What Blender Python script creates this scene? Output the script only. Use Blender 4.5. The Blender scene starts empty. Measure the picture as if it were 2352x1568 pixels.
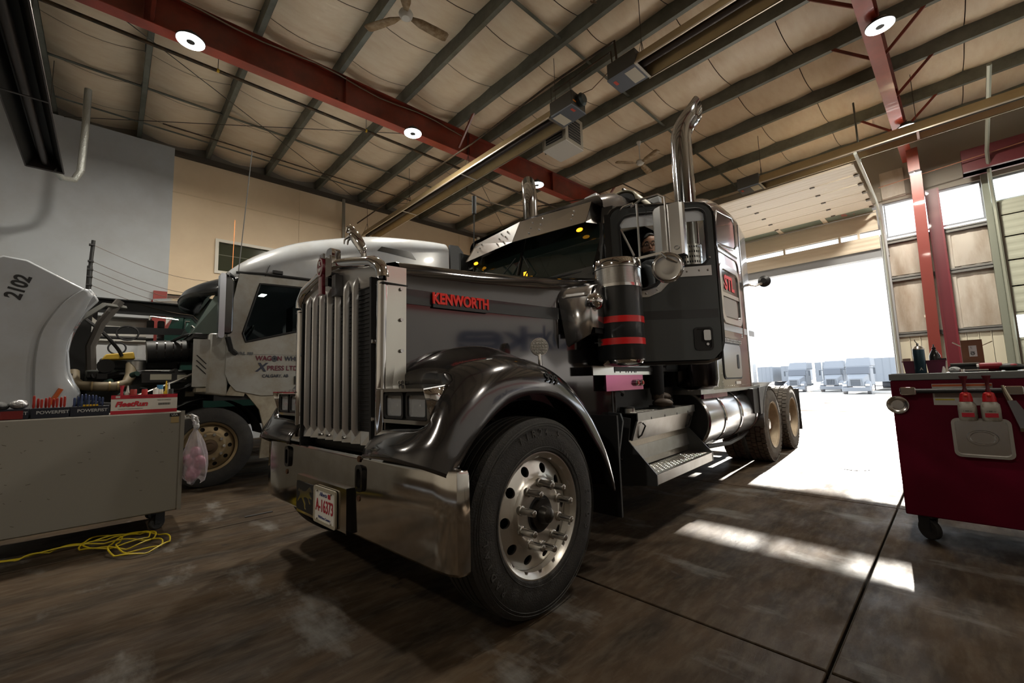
import bpy, bmesh, math, random
import numpy as np
from mathutils import Vector, Matrix
random.seed(7)
PI = math.pi
SC = bpy.context.scene
COL = SC.collection
# ---------------------------------------------------------------- camera
cd = bpy.data.cameras.new('camera'); CAM = bpy.data.objects.new('camera', cd); COL.objects.link(CAM)
SC.camera = CAM
cd.sensor_fit = 'HORIZONTAL'; cd.sensor_width = 36.0; cd.lens = 36*967.03/2352
cd.clip_start = 0.05; cd.clip_end = 400
Rm = Matrix(((0.68844, 0.09466, 0.71908), (0.72460, -0.04719, -0.68756), (-0.03114, 0.99439, -0.10108)))
_x = Rm.col[0].normalized(); _z = (Rm.col[2]-_x*_x.dot(Rm.col[2])).normalized(); _y = _z.cross(_x)
mw = Matrix.Identity(4)
for i in range(3):
    mw[i][0] = _x[i]; mw[i][1] = _y[i]; mw[i][2] = _z[i]
mw[2][3] = 1.25
CAM.matrix_world = mw
# ---------------------------------------------------------------- world, sun, lights, exposure
SC.view_settings.view_transform = 'Standard'; SC.view_settings.look = 'None'
SC.view_settings.exposure = 0.82; SC.view_settings.gamma = 1.0; SC.view_settings.use_curve_mapping = False
W = bpy.data.worlds.new('overcast_sky'); SC.world = W; W.use_nodes = True
_b = W.node_tree.nodes['Background']; _b.inputs[0].default_value = (0.84, 0.92, 1.0, 1); _b.inputs[1].default_value = 2.1
_s = bpy.data.lights.new('sun', 'SUN'); _s.energy = 27.0; _s.angle = math.radians(0.6); _s.color = (1, 0.95, 0.86)
SUN = bpy.data.objects.new('sun', _s); COL.objects.link(SUN)
SUN.location = (-2, 40, 18)
SUN.rotation_euler = Vector((0.077, -1.0, -0.43)).to_track_quat('-Z', 'Y').to_euler()
def portal(loc, sx, sy):
    l = bpy.data.lights.new('door_portal', 'AREA'); l.shape = 'RECTANGLE'; l.size = sx; l.size_y = sy
    l.cycles.is_portal = True
    o = bpy.data.objects.new('door_portal', l); COL.objects.link(o); o.location = loc
    o.rotation_euler = (math.radians(-90), 0, 0)
portal((-3.6, 16.1, 2.3), 5.0, 4.6)
portal((0.9, 16.12, 5.6), 4.0, 1.2)
def lamp(loc, power, col=(1, 0.93, 0.80), size=0.36):
    l = bpy.data.lights.new('high_bay_and_fill_light', 'AREA'); l.shape = 'DISK'; l.size = size; l.energy = power; l.color = col
    o = bpy.data.objects.new('high_bay_and_fill_light', l); COL.objects.link(o); o.location = loc
LAMPS = [(-7.93, .68), (-7.81, 4.62), (-7.70, 8.54), (-.32, 8.82), (-.25, 13.1)]
for x, y in LAMPS: lamp((x, y, 6.80), 150)
for x, y in [(-.5, 4.6), (6.5, 4.0), (-8.0, -5.0), (-.5, -5.0)]: lamp((x, y, 6.6), 70)  # last two are fill lights added behind the camera to brighten the chrome
SC.cycles.max_bounces = 8; SC.cycles.diffuse_bounces = 4; SC.cycles.glossy_bounces = 4
SC.cycles.transmission_bounces = 6; SC.cycles.caustics_reflective = False; SC.cycles.caustics_refractive = False
SC.cycles.sample_clamp_indirect = 6.0
# ---------------------------------------------------------------- materials
def S3(c):
    return tuple(((v/255)/12.92 if v/255 <= .04045 else ((v/255+.055)/1.055)**2.4) for v in c)
def M(name, col, rough=.5, metal=0., coat=0., col2=None, nscale=6., nmix=(.4, .65), bump=0., bscale=40., emit=0., trans=0., alpha=1., rvar=0., spec=None, stretch=None, ior=None):
    if metal > .5: rvar = 0; nmix = (.30, 1.0)
    m = bpy.data.materials.new(name); m.use_nodes = True
    nt = m.node_tree; b = nt.nodes['Principled BSDF']; L = nt.links
    c = S3(col) if max(col) > 1.001 else tuple(col)
    b.inputs['Base Color'].default_value = (*c, 1); b.inputs['Roughness'].default_value = rough
    b.inputs['Metallic'].default_value = metal; b.inputs['Coat Weight'].default_value = coat
    b.inputs['Coat Roughness'].default_value = .04
    if spec is not None: b.inputs['Specular IOR Level'].default_value = spec
    if ior: b.inputs['IOR'].default_value = ior
    b.inputs['Transmission Weight'].default_value = trans; b.inputs['Alpha'].default_value = alpha
    if emit:
        b.inputs['Emission Color'].default_value = (*c, 1); b.inputs['Emission Strength'].default_value = emit
    if col2 or bump or rvar:
        tc = nt.nodes.new('ShaderNodeTexCoord'); mp = nt.nodes.new('ShaderNodeMapping')
        L.new(tc.outputs['Object'], mp.inputs[0])
        if stretch: mp.inputs['Scale'].default_value = stretch
    if col2 or rvar:
        n = nt.nodes.new('ShaderNodeTexNoise'); n.inputs['Scale'].default_value = nscale; n.inputs['Detail'].default_value = 7
        n.inputs['Roughness'].default_value = .65
        L.new(mp.outputs[0], n.inputs['Vector'])
        r = nt.nodes.new('ShaderNodeMapRange'); r.inputs[1].default_value = nmix[0]; r.inputs[2].default_value = nmix[1]
        L.new(n.outputs[0], r.inputs[0])
        if col2:
            c2 = S3(col2) if max(col2) > 1.001 else tuple(col2)
            mx = nt.nodes.new('ShaderNodeMix'); mx.data_type = 'RGBA'
            mx.inputs[6].default_value = (*c, 1); mx.inputs[7].default_value = (*c2, 1)
            L.new(r.outputs[0], mx.inputs[0]); L.new(mx.outputs[2], b.inputs['Base Color'])
        if rvar:
            q = nt.nodes.new('ShaderNodeMapRange'); q.inputs[3].default_value = rough; q.inputs[4].default_value = max(0, min(1, rough+rvar))
            L.new(r.outputs[0], q.inputs[0]); L.new(q.outputs[0], b.inputs['Roughness'])
    if bump:
        n2 = nt.nodes.new('ShaderNodeTexNoise'); n2.inputs['Scale'].default_value = bscale; n2.inputs['Detail'].default_value = 4
        L.new(mp.outputs[0], n2.inputs['Vector'])
        bp = nt.nodes.new('ShaderNodeBump'); bp.inputs['Strength'].default_value = bump; bp.inputs['Distance'].default_value = .02
        L.new(n2.outputs[0], bp.inputs['Height']); L.new(bp.outputs[0], b.inputs['Normal'])
    return m
# ---------------------------------------------------------------- geometry
class G:
    def __init__(s): s.v = []; s.f = []; s.mi = []; s.m = 0
    def add(s, vs, fs):
        o = len(s.v); s.v += [tuple(p) for p in vs]; s.f += [tuple(i+o for i in f) for f in fs]; s.mi += [s.m]*len(fs); return s
    def box(s, x0, x1, y0, y1, z0, z1):
        return s.add([(x0,y0,z0),(x1,y0,z0),(x1,y1,z0),(x0,y1,z0),(x0,y0,z1),(x1,y0,z1),(x1,y1,z1),(x0,y1,z1)],
                     [(0,3,2,1),(4,5,6,7),(0,1,5,4),(1,2,6,5),(2,3,7,6),(3,0,4,7)])
    def hexa(s, p):   # 8 points, bottom 4 then top 4
        return s.add(p, [(0,3,2,1),(4,5,6,7),(0,1,5,4),(1,2,6,5),(2,3,7,6),(3,0,4,7)])
    def cyl(s, p0, p1, r0, r1=None, n=16, cap=True):
        r1 = r0 if r1 is None else r1
        p0 = Vector(p0); p1 = Vector(p1); d = (p1-p0).normalized()
        u = d.orthogonal().normalized(); w = d.cross(u)
        vs = []
        for p, r in ((p0, r0), (p1, r1)):
            vs += [p+u*math.cos(2*PI*i/n)*r+w*math.sin(2*PI*i/n)*r for i in range(n)]
        fs = [(i, (i+1) % n, n+(i+1) % n, n+i) for i in range(n)]
        if cap: fs += [tuple(range(n-1, -1, -1)), tuple(range(n, 2*n))]
        return s.add(vs, fs)
    def tube(s, pts, r, n=8, closed=False, cap=True):
        P = [Vector(p) for p in pts]; N = len(P); R = r if isinstance(r, (list, tuple)) else [r]*N
        T = []
        for i in range(N):
            a = P[(i-1) % N] if (closed or i) else P[0]; b = P[(i+1) % N] if (closed or i < N-1) else P[-1]
            T.append((b-a).normalized())
        u = T[0].orthogonal().normalized(); vs = []
        for i in range(N):
            u = (u-T[i]*u.dot(T[i])); u = u.normalized() if u.length > 1e-6 else T[i].orthogonal().normalized()
            w = T[i].cross(u)
            vs += [P[i]+(u*math.cos(2*PI*k/n)+w*math.sin(2*PI*k/n))*R[i] for k in range(n)]
        fs = []
        for i in range(N if closed else N-1):
            j = (i+1) % N
            fs += [(i*n+k, i*n+(k+1) % n, j*n+(k+1) % n, j*n+k) for k in range(n)]
        if cap and not closed: fs += [tuple(range(n-1, -1, -1)), tuple((N-1)*n+k for k in range(n))]
        return s.add(vs, fs)
    def lathe(s, prof, c=(0,0,0), ax='x', n=32, a0=0., a1=2*PI):
        full = abs(a1-a0-2*PI) < 1e-6; m = n if full else n+1; vs = []; c = Vector(c)
        for i in range(m):
            t = a0+(a1-a0)*i/n; ct, st = math.cos(t), math.sin(t)
            for h, r in prof:
                q = {'x': (h, r*ct, r*st), 'y': (r*st, h, r*ct), 'z': (r*ct, r*st, h)}[ax]
                vs.append(c+Vector(q))
        k = len(prof)
        fs = [(i*k+j, ((i+1) % m)*k+j, ((i+1) % m)*k+j+1, i*k+j+1) for i in range(n) for j in range(k-1)]
        return s.add(vs, fs)
    def grid(s, rows, closed=False):
        k = len(rows[0]); vs = [p for r in rows for p in r]; n = len(rows)
        fs = [(i*k+j, i*k+(j+1) % k, (i+1)*k+(j+1) % k, (i+1)*k+j) for i in range(n-1) for j in range(k if closed else k-1)]
        return s.add(vs, fs)
    def prism(s, poly, h0, h1, f=lambda p, h: (p[0], h, p[1])):   # poly 2d outline; f maps (point, height) to 3d
        n = len(poly); vs = [f(p, h0) for p in poly]+[f(p, h1) for p in poly]
        return s.add(vs, [tuple(range(n-1, -1, -1)), tuple(range(n, 2*n))]+[(i, (i+1) % n, n+(i+1) % n, n+i) for i in range(n)])
    def ring(s, outer, inner, h0, h1, f=lambda p, h: (p[0], h, p[1])):  # frame between two outlines of equal count
        n = len(outer); vs = [f(p, h0) for p in outer]+[f(p, h0) for p in inner]+[f(p, h1) for p in outer]+[f(p, h1) for p in inner]
        fs = []
        for i in range(n):
            j = (i+1) % n
            fs += [(i, j, n+j, n+i), (2*n+i, 3*n+i, 3*n+j, 2*n+j), (i, 2*n+i, 2*n+j, j), (n+i, n+j, 3*n+j, 3*n+i)]
        return s.add(vs, fs)
    def sphere(s, c, r, n=12, m=8, sc=(1,1,1)):
        rows = []
        for i in range(m+1):
            t = PI*i/m
            rows.append([(c[0]+r*sc[0]*math.sin(t)*math.cos(2*PI*j/n), c[1]+r*sc[1]*math.sin(t)*math.sin(2*PI*j/n), c[2]+r*sc[2]*math.cos(t)) for j in range(n)])
        return s.grid(rows, closed=True)
    def mesh(s, name, sm=35.):
        me = bpy.data.meshes.new(name); me.from_pydata(s.v, [], s.f); me.validate()
        bm = bmesh.new(); bm.from_mesh(me); bmesh.ops.remove_doubles(bm, verts=bm.verts, dist=1e-5)
        bmesh.ops.recalc_face_normals(bm, faces=bm.faces); bm.to_mesh(me); bm.free()
        if sm is not None:
            me.polygons.foreach_set('use_smooth', [True]*len(me.polygons)); me.set_sharp_from_angle(angle=math.radians(sm))
        return me
def rrect(x0, x1, y0, y1, r, n=4):
    r = min(r, (x1-x0)/2-1e-4, (y1-y0)/2-1e-4); o = []
    for cx, cy, a in ((x1-r, y1-r, 0), (x0+r, y1-r, 90), (x0+r, y0+r, 180), (x1-r, y0+r, 270)):
        o += [(cx+r*math.cos(math.radians(a+90*i/n)), cy+r*math.sin(math.radians(a+90*i/n))) for i in range(n+1)]
    return o
def ell(cx, cy, rx, ry=None, n=24):
    ry = ry or rx; return [(cx+rx*math.cos(2*PI*i/n), cy+ry*math.sin(2*PI*i/n)) for i in range(n)]
def put(name, g, mat, parent=None, label=None, cat=None, group=None, kind=None, loc=None, rot=None, sm=35., bev=0., sub=0, thick=0.):
    me = g if isinstance(g, bpy.types.Mesh) else g.mesh(name, sm)
    if mat is not None and not me.materials: me.materials.append(mat)
    o = bpy.data.objects.new(name, me); COL.objects.link(o)
    if parent is not None: o.parent = parent
    if loc: o.location = loc
    if rot: o.rotation_euler = rot
    if thick:
        md = o.modifiers.new('s', 'SOLIDIFY'); md.thickness = thick; md.offset = 0
    if bev:
        md = o.modifiers.new('b', 'BEVEL'); md.width = bev; md.segments = 2; md.limit_method = 'ANGLE'; md.angle_limit = math.radians(50)
    if sub:
        md = o.modifiers.new('u', 'SUBSURF'); md.levels = sub; md.render_levels = sub
    tag(o, label, cat, group, kind)
    return o
def tag(o, label=None, cat=None, group=None, kind=None):
    for k, v in (('label', label), ('category', cat), ('group', group), ('kind', kind)):
        if v: o[k] = v
    return o
def thing(name, label, cat, loc=(0,0,0), rz=0., group=None, kind=None, rot=None):
    o = bpy.data.objects.new(name, None); COL.objects.link(o); o.empty_display_size = .2
    o.location = loc; o.rotation_euler = rot or (0, 0, rz)
    return tag(o, label, cat, group, kind)
def dup(o, parent=None, loc=None, rot=None, label=None, group=None):
    c = o.copy(); COL.objects.link(c)
    if parent is not None: c.parent = parent
    if loc is not None: c.location = loc
    if rot is not None: c.rotation_euler = rot
    if label: c['label'] = label
    if group: c['group'] = group
    for ch in list(o.children): dup(ch, c)
    return c
def text(name, body, size, mat, parent=None, M4=None, bold=0., depth=.003, shear=0., sx=1., spacing=1., align='CENTER', label=None, **kw):
    cu = bpy.data.curves.new(name, 'FONT'); cu.body = body; cu.size = size; cu.align_x = align; cu.align_y = 'CENTER'
    cu.offset = bold; cu.extrude = depth; cu.shear = shear; cu.space_character = spacing; cu.resolution_u = 4
    t = bpy.data.objects.new(name, cu); COL.objects.link(t)
    bpy.context.view_layer.update()
    me = bpy.data.meshes.new_from_object(t.evaluated_get(bpy.context.evaluated_depsgraph_get()))
    bpy.data.objects.remove(t); bpy.data.curves.remove(cu)
    me.transform(Matrix.Diagonal((sx, 1, 1, 1)))
    if M4 is not None: me.transform(M4)
    me.materials.clear()
    return put(name, me, mat, parent, label=label, **kw)
def frame(o, x, y):   # matrix: text plane with x axis, y axis, origin o
    x = Vector(x).normalized(); y = Vector(y); y = (y-x*y.dot(x)).normalized(); z = x.cross(y)
    m = Matrix.Identity(4)
    for i in range(3): m[i][0] = x[i]; m[i][1] = y[i]; m[i][2] = z[i]; m[i][3] = o[i]
    return m
# shared materials
chrome = M('chrome', (.80,.80,.81), .06, 1.)
chrome_dirty = M('weathered_chrome', (.70,.69,.67), .10, 1., col2=(.42,.37,.30), nscale=5, nmix=(.52,.85), rvar=.25)
steel = M('brushed_stainless', (.68,.67,.66), .20, 1.)
alu = M('aluminium', (.60,.60,.59), .36, 1., col2=(.40,.38,.35), nscale=7, rvar=.2)
paint = M('charcoal_paint', (.115,.111,.113), .09, .9, .35)
paint_dk = M('slate_fender_paint', (.105,.102,.105), .16, .85, .6)
satin = M('satin_black_green', (.022,.026,.028), .38, .0, .25)
blackm = M('matte_black', (.012,.012,.013), .55)
blackg = M('gloss_black', (.010,.010,.011), .18, 0, .4)
rubber = M('tyre_rubber', (.020,.019,.018), .72, col2=(.045,.040,.034), nscale=9, nmix=(.35,.8), bump=.25, bscale=120)
rubber_dusty = M('dusty_tyre_rubber', (.055,.048,.040), .85, col2=(.10,.085,.068), nscale=8, bump=.3, bscale=90)
redp = M('gloss_red', (.92,.010,.014), .3, 0, .3)
glass_dk = M('dark_glass', (.012,.02,.018), .03, 0, .0, spec=.8)
amber = M('amber_lens_glow', (1.0,.42,.02), .2, emit=1.2)
redlens = M('red_lens', (.5,.01,.02), .15)
white_pl = M('white_plastic', (.75,.75,.73), .4)
# ================================================================ building
YW = 16.0       # door wall
XL = -13.6      # left wall
conc = M('stained_concrete', (.235,.170,.112), .55)
def conc_nodes(m):
    nt = m.node_tree; L = nt.links; b = nt.nodes['Principled BSDF']
    tc = nt.nodes.new('ShaderNodeTexCoord')
    gm = nt.nodes.new('ShaderNodeNewGeometry')
    def noise(sc, det, st=(1,1,1)):
        mp = nt.nodes.new('ShaderNodeMapping'); mp.inputs['Scale'].default_value = st
        L.new(gm.outputs['Position'], mp.inputs[0])
        n = nt.nodes.new('ShaderNodeTexNoise'); n.inputs['Scale'].default_value = sc; n.inputs['Detail'].default_value = det; n.inputs['Roughness'].default_value = .62
        L.new(mp.outputs[0], n.inputs['Vector']); return n.outputs[0]
    def rng(v, a, c, lo=0, hi=1):
        r = nt.nodes.new('ShaderNodeMapRange'); r.inputs[1].default_value = a; r.inputs[2].default_value = c
        r.inputs[3].default_value = lo; r.inputs[4].default_value = hi; L.new(v, r.inputs[0]); return r.outputs[0]
    def mix(f, c1, c2):
        x = nt.nodes.new('ShaderNodeMix'); x.data_type = 'RGBA'; L.new(f, x.inputs[0])
        for c, i in ((c1, 6), (c2, 7)):
            if isinstance(c, tuple): x.inputs[i].default_value = (*c, 1)
            else: L.new(c, x.inputs[i])
        return x.outputs[2]
    big = noise(.55, 5); med = noise(2.2, 8, (1.6,.5,1)); fine = noise(14, 6, (1.5,.35,1)); spots = noise(3.2, 9)
    c = mix(rng(big, .35, .65), (.030,.018,.010), (.072,.048,.028))
    c = mix(rng(med, .42, .62, 0, .85), c, (.018,.013,.009))
    c = mix(rng(fine, .45, .75, 0, .45), c, (.11,.09,.065))
    c = mix(rng(spots, .66, .72, 0, .85), c, (.020,.016,.013))
    s2 = noise(1.3, 9, (.7,1.5,1)); c = mix(rng(s2, .56, .70, 0, .8), c, (.17,.165,.155))
    L.new(c, b.inputs['Base Color'])
    wet = noise(1.1, 6, (1.3,.6,1)); L.new(rng(wet, .38, .60, .48, .95), b.inputs['Roughness']); b.inputs['Specular IOR Level'].default_value = .12
    bp = nt.nodes.new('ShaderNodeBump'); bp.inputs['Strength'].default_value = .35; bp.inputs['Distance'].default_value = .01
    L.new(fine, bp.inputs['Height']); L.new(bp.outputs[0], b.inputs['Normal'])
conc_nodes(conc)
floor = put('floor', G().box(-14.2, 9.2, -9.0, 16.6, -.30, -.035), M('joint_dirt', (.03,.024,.018), .9), kind='structure')
xs = [-14.0, -9.3, -4.9, -.49, 3.9, 9.0]; ys = [-8.8, -3.4, -.0, 2.26, 5.33, 10.7, 16.4]
ys = [-8.8, -3.4, 2.26, 5.33, 10.7, 16.4]
for i in range(len(xs)-1):
    for j in range(len(ys)-1):
        put('floor_slab', G().box(xs[i]+.007, xs[i+1]-.007, ys[j]+.007, ys[j+1]-.007, -.2, 0), conc, floor, bev=.006)
# apron and yard outside
snow = M('packed_snow_and_mud', (.56,.55,.53), 1.0, spec=.0, col2=(.07,.052,.038), nscale=.35, nmix=(.40,.60), stretch=(.35,1.4,1))
g = G().grid([[(x, y, z) for x in np.linspace(-110, 60, 9)] for y, z in ((16.6,-.02),(30,-.32),(45,-.67),(57,-.94),(80,-.94),(200,-.94))])
put('ground', g, snow, kind='structure')
drain = thing('floor_drain', 'round iron drain cover in the sunlit floor by the open door', 'drain', (-1.05, 7.2, .001))
put('rim', G().lathe([(0,.16),(.006,.16),(.006,.13),(0,.13)], ax='z', n=24), M('cast_iron', (.08,.06,.045), .6, .6), drain)
put('grate', G().cyl((0,0,0),(0,0,.004), .125, n=24), M('rusty_iron', (.16,.11,.07), .7, .4), drain)
# ---- ceiling
insul = M('vinyl_insulation', (.88,.74,.56), .45, col2=(.78,.60,.42), nscale=2.2, nmix=(.40,.75), bump=.5, bscale=5, stretch=(2.5,.6,1))
dk = M('seam_shadow', (.10,.07,.04), .8)
PY = [-6.8, -5.4, -4.0, -2.6, -1.2, .21, 1.62, 3.05, 4.47, 5.88, 6.9, 8.3, 10.0, 11.7, 13.5, 15.2]
ZP = 7.6
ceil = put('ceiling', G().box(-14.1, 9.2, -9.0, 16.6, 8.02, 8.12), M('roof_deck', (.25,.2,.14), .8), kind='structure')
purl = M('galvanised_purlin', (.165,.175,.150), .48, .25, col2=(.10,.105,.085), nscale=2)
for k, y in enumerate(PY):
    g = G().box(XL, 9.0, y-.012, y+.0, ZP, ZP+.30)
    g.box(XL, 9.0, y, y+.075, ZP, ZP+.006).box(XL, 9.0, y+.07, y+.075, ZP, ZP+.02)
    g.box(XL, 9.0, y-.075, y-.012, ZP+.294, ZP+.30)
    put('purlin', g, purl, ceil, sm=None)
Yl = [-9.0]+PY+[16.2]
SX = [-13.9+1.22*i for i in range(19)]
for j in range(len(Yl)-1):
    y0, y1 = Yl[j]+.0, Yl[j+1]
    d = y1-y0
    mes = []
    for v in range(3):
        g = G(); rows = []; rnd = random.Random(j*7+v)
        ph = rnd.random()*6
        for a in range(7):
            r = []
            for b in range(8):
                u = a/6; w = b/7
                sag = .13*math.sin(PI*w)+.035*math.sin(PI*u)*(.6+.4*math.sin(ph))+.014*math.sin(PI*u)*math.sin(7*u+ph+6*w)
                r.append((u*1.205, w*d, ZP+.30-sag))
            rows.append(r)
        g.grid(rows); mes.append(g.mesh('insulation_panel', 60)); mes[-1].materials.append(insul)
    for i, x in enumerate(SX[:-1]):
        put('insulation_panel', mes[(i*2+j) % 3], None, ceil, loc=(x+.008, y0, 0), sm=None)
# ---- seams are the open joints between the blankets; dark roof deck shows through
oxide = M('red_oxide_steel', (.215,.030,.014), .42, 0, .15, col2=(.12,.020,.010), nscale=1.6)
oxide_dk = M('red_oxide_flange', (.36,.045,.022), .38, 0, .2, col2=(.24,.035,.018), nscale=1.6)
def rafter(name, xa, ya, xb, yb, z0, z1, label, w=.22):
    t = thing(name, None, None, kind='structure')
    d = Vector((xb-xa, yb-ya, 0)); L = d.length; t.location = (xa, ya, 0); t.rotation_euler = (0, 0, math.atan2(d.y, d.x)-PI/2)
    put('web', G().box(-.006, .006, 0, L, z0, z1), oxide, t, sm=None)
    put('bottom_flange', G().box(-w/2, w/2, 0, L, z0-.014, z0), oxide_dk, t, sm=None)
    put('top_flange', G().box(-w/2, w/2, 0, L, z1, z1+.014), oxide, t, sm=None)
    for k in range(1, int(L/3)):
        put('stiffener', G().box(-w/2+.01, w/2-.01, k*3.1, k*3.1+.012, z0, z1), oxide, t, sm=None)
    return t
r1 = rafter('trim_1', -8.25, -3.0, -7.75, 16.0, 7.0, 7.585, '')
r2 = rafter('trim_2', -.62, -3.0, -.36, 15.6, 7.0, 7.585, '')
r3 = rafter('trim_3', 7.2, -3.0, 7.3, 15.6, 7.0, 7.585, '')
def brace(p0, p1, parent=None):
    g = G(); p0 = Vector(p0); p1 = Vector(p1)
    g.cyl(p0, p1, .034, n=4)
    return put('flange_brace', g, oxide, parent, sm=None)
tb_ = thing('trim_4', None, None, kind='structure')
for x, y, sgn in [(-8.2,.21,1),(-7.95,3.05,-1),(-7.9,5.88,-1),(-7.9,5.88,1),(-7.85,8.3,-1),(-7.8,11.7,-1),(-7.8,11.7,1),(-.45,8.3,-1),(-.45,10.0,1),(-.4,10.0,-1),(-.4,11.7,1),(-.38,13.5,-1),(-.38,13.5,1),(-.5,5.88,1),(-.5,3.05,-1)]:
    brace((x+.08*sgn, y, 7.02), (x+.72*sgn, y+.02, ZP+.06), tb_)
# sag straps between purlins (galvanised channel running with the roof slope)
for x in (-11.2, -4.55, 3.4):
    for j in range(4, len(PY)-1):
        g = G().box(x-.03, x+.03, PY[j]+.01, PY[j+1]-.015, ZP+.10, ZP+.106).box(x-.03, x-.024, PY[j]+.01, PY[j+1]-.015, ZP+.10, ZP+.15)
        put('bridging_channel', g, purl, ceil, sm=None)
for x in (-12.6,):
    for j in range(3, 9):
        put('bridging_channel', G().box(x-.03, x+.03, PY[j]+.01, PY[j+1]-.015, ZP+.02, ZP+.03), purl, ceil, sm=None)
# bracing rods
rod = M('steel_rod', (.08,.07,.055), .5, .5)
for a, b in (((-13.4,-1.2,7.55),(-8.3,5.88,7.55)), ((-8.3,-1.2,7.56),(-13.4,5.88,7.56)), ((-.3,8.6,7.5),(8.5,16,7.5)), ((-13.4,5.88,7.55),(-8.0,13.0,7.55)), ((-8.0,5.88,7.56),(-13.4,13,7.56))):
    put('brace_rod', G().cyl(a, b, .008, n=6), rod, ceil)
# ---- left wall
wall_m = M('tan_liner_wall', (.78,.62,.43), .55, col2=(.72,.56,.38), nscale=.7, bump=.15, bscale=1.3)
wall_w = M('white_liner_wall', (.42,.45,.48), .5, col2=(.36,.37,.38), nscale=.6, bump=.1, bscale=1.3)
soot = M('sooty_patch', (.20,.12,.06), .7)
wl = put('wall_left', G().box(XL-.25, XL-.001, -9, 16.6, 0, 8.1), M('wall_core', (.2,.18,.15), .8), kind='structure')
put('liner_panel', G().box(XL, XL+.33, -9, .93, 3.1, 7.55), wall_w, wl, label='white upper liner sheet')
for k in range(5):
    y0, y1 = .95+3.06*k, .95+3.06*(k+1)-.006
    if k == 0:   # panel with the window opening
        put('liner_panel', G().box(XL, XL+.05, y0, 1.93, 3.8, 6.50).box(XL, XL+.05, 1.93, 3.34, 5.42, 6.50).box(XL, XL+.05, 1.93, 3.34, 3.8, 4.52).box(XL, XL+.05, 3.34, y1, 3.8, 6.50), wall_m, wl)
    else:
        put('liner_panel', G().box(XL, XL+.05, y0, y1, 3.8, 6.50), wall_m, wl)
    put('liner_panel', G().box(XL, XL+.045, y0, y1, 6.505, 7.6), wall_m, wl)
put('lap_strip', G().box(XL, XL+.07, .95, 16, 6.49, 6.515), M('lap_trim', (.7,.55,.36), .5), wl)
put('eave_angle', G().box(XL+.0, XL+.16, -9, 16, ZP-.13, ZP-.01), M('eave_steel', (.05,.04,.03), .6), wl)
put('girt', G().box(XL+.0, XL+.14, .9, 16, 3.66, 3.74), M('brown_girt', (.10,.05,.03), .6), wl)
corr = M('corrugated_steel', (.60,.62,.64), .4, .3)
g = G(); rows = []
n = 180
for z in (0, 2.5):
    rows.append([(XL+.05+(.03 if (k//3) % 2 else 0), -4+16.0*k/n, z) for k in range(n+1)])
g.grid(rows); put('corrugated_sheet', g, corr, wl, sm=None, label='white corrugated sheeting')
put('lower_liner', G().box(XL, XL+.045, -9, 16, 2.5, 3.66), M('pale_liner', (.60,.59,.55), .5), wl)
put('pipe', G().cyl((XL+.2,-4,2.62),(XL+.2,12,2.62), .04, n=8), blackm, wl)
g = G().cyl((XL+.2, 5.32, 0), (XL+.2, 5.32, 7.5), .05, n=10)
put('conduit', g, M('grey_conduit', (.30,.28,.24), .5, .4), wl)
put('downpipe', G().cyl((XL+.35, 10.9, 3), (XL+.35, 10.9, 7.4), .07, n=10), white_pl, wl)
put('column', G().box(XL+.05, XL+.42, .66, .92, 0, 3.78), M('red_column', (.24,.02,.015), .45), wl, label='red steel column stub')
# window in left wall
wn = thing('window_1', None, None, kind='structure')
F = M('white_window_frame', (.72,.68,.60), .4)
put('window_frame', G().ring([(1.90,4.49),(3.37,4.49),(3.37,5.45),(1.90,5.45)], [(1.98,4.57),(3.29,4.57),(3.29,5.37),(1.98,5.37)], XL-.02, XL+.09, lambda p,h:(h,p[0],p[1])), F, wn, sm=None)
put('window_pane', G().box(XL+.0, XL+.012, 1.98, 3.29, 4.57, 5.37), M('green_glass', (.05,.055,.035), .08), wn)
put('blind_rail', G().box(XL+.014, XL+.02, 1.98, 3.29, 5.02, 5.04), M('blind', (.12,.12,.08), .5), wn)
# ---- door wall
grey = M('grey_trim_steel', (.30,.31,.33), .5, .2)
dull = M('dirty_insulation', (.62,.57,.50), .55, col2=(.36,.27,.19), nscale=1.0, nmix=(.45,.75), bump=.5, bscale=3, stretch=(2,1,.5))
wd = thing('wall_back', None, None, kind='structure')
dw = M('wall_sheet', (.30,.29,.26), .6)
DX0, DX1 = -5.9, -1.09     # opening of door 1
put('wall_sheet', G().box(-14, DX0, YW, YW+.25, 0, 8.1).box(DX0, -1.0, YW, YW+.25, 6.12, 8.1).box(-1.0, 9.2, YW, YW+.25, 6.12, 8.1), M('wall_sheet', (.33,.30,.25), .6, bump=.4, bscale=4), wd, sm=None)
put('wall_sheet', G().box(DX0, DX1, YW+.02, YW+.06, 4.74, 5.20).box(DX0, DX1, YW+.02, YW+.06, 5.38, 6.12).box(-1.09,-1.02, YW, YW+.25, 0, 6.12), grey, wd, sm=None)
put('header_beam', G().box(DX0, DX1+.1, YW-.10, YW+.2, 4.57, 4.76), grey, wd, sm=None)
put('wall_sheet', G().box(-1.02, .92, YW+.10, YW+.25, 0, 5.05), M('siding_core', (.4,.38,.34), .6), wd, sm=None)
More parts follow.
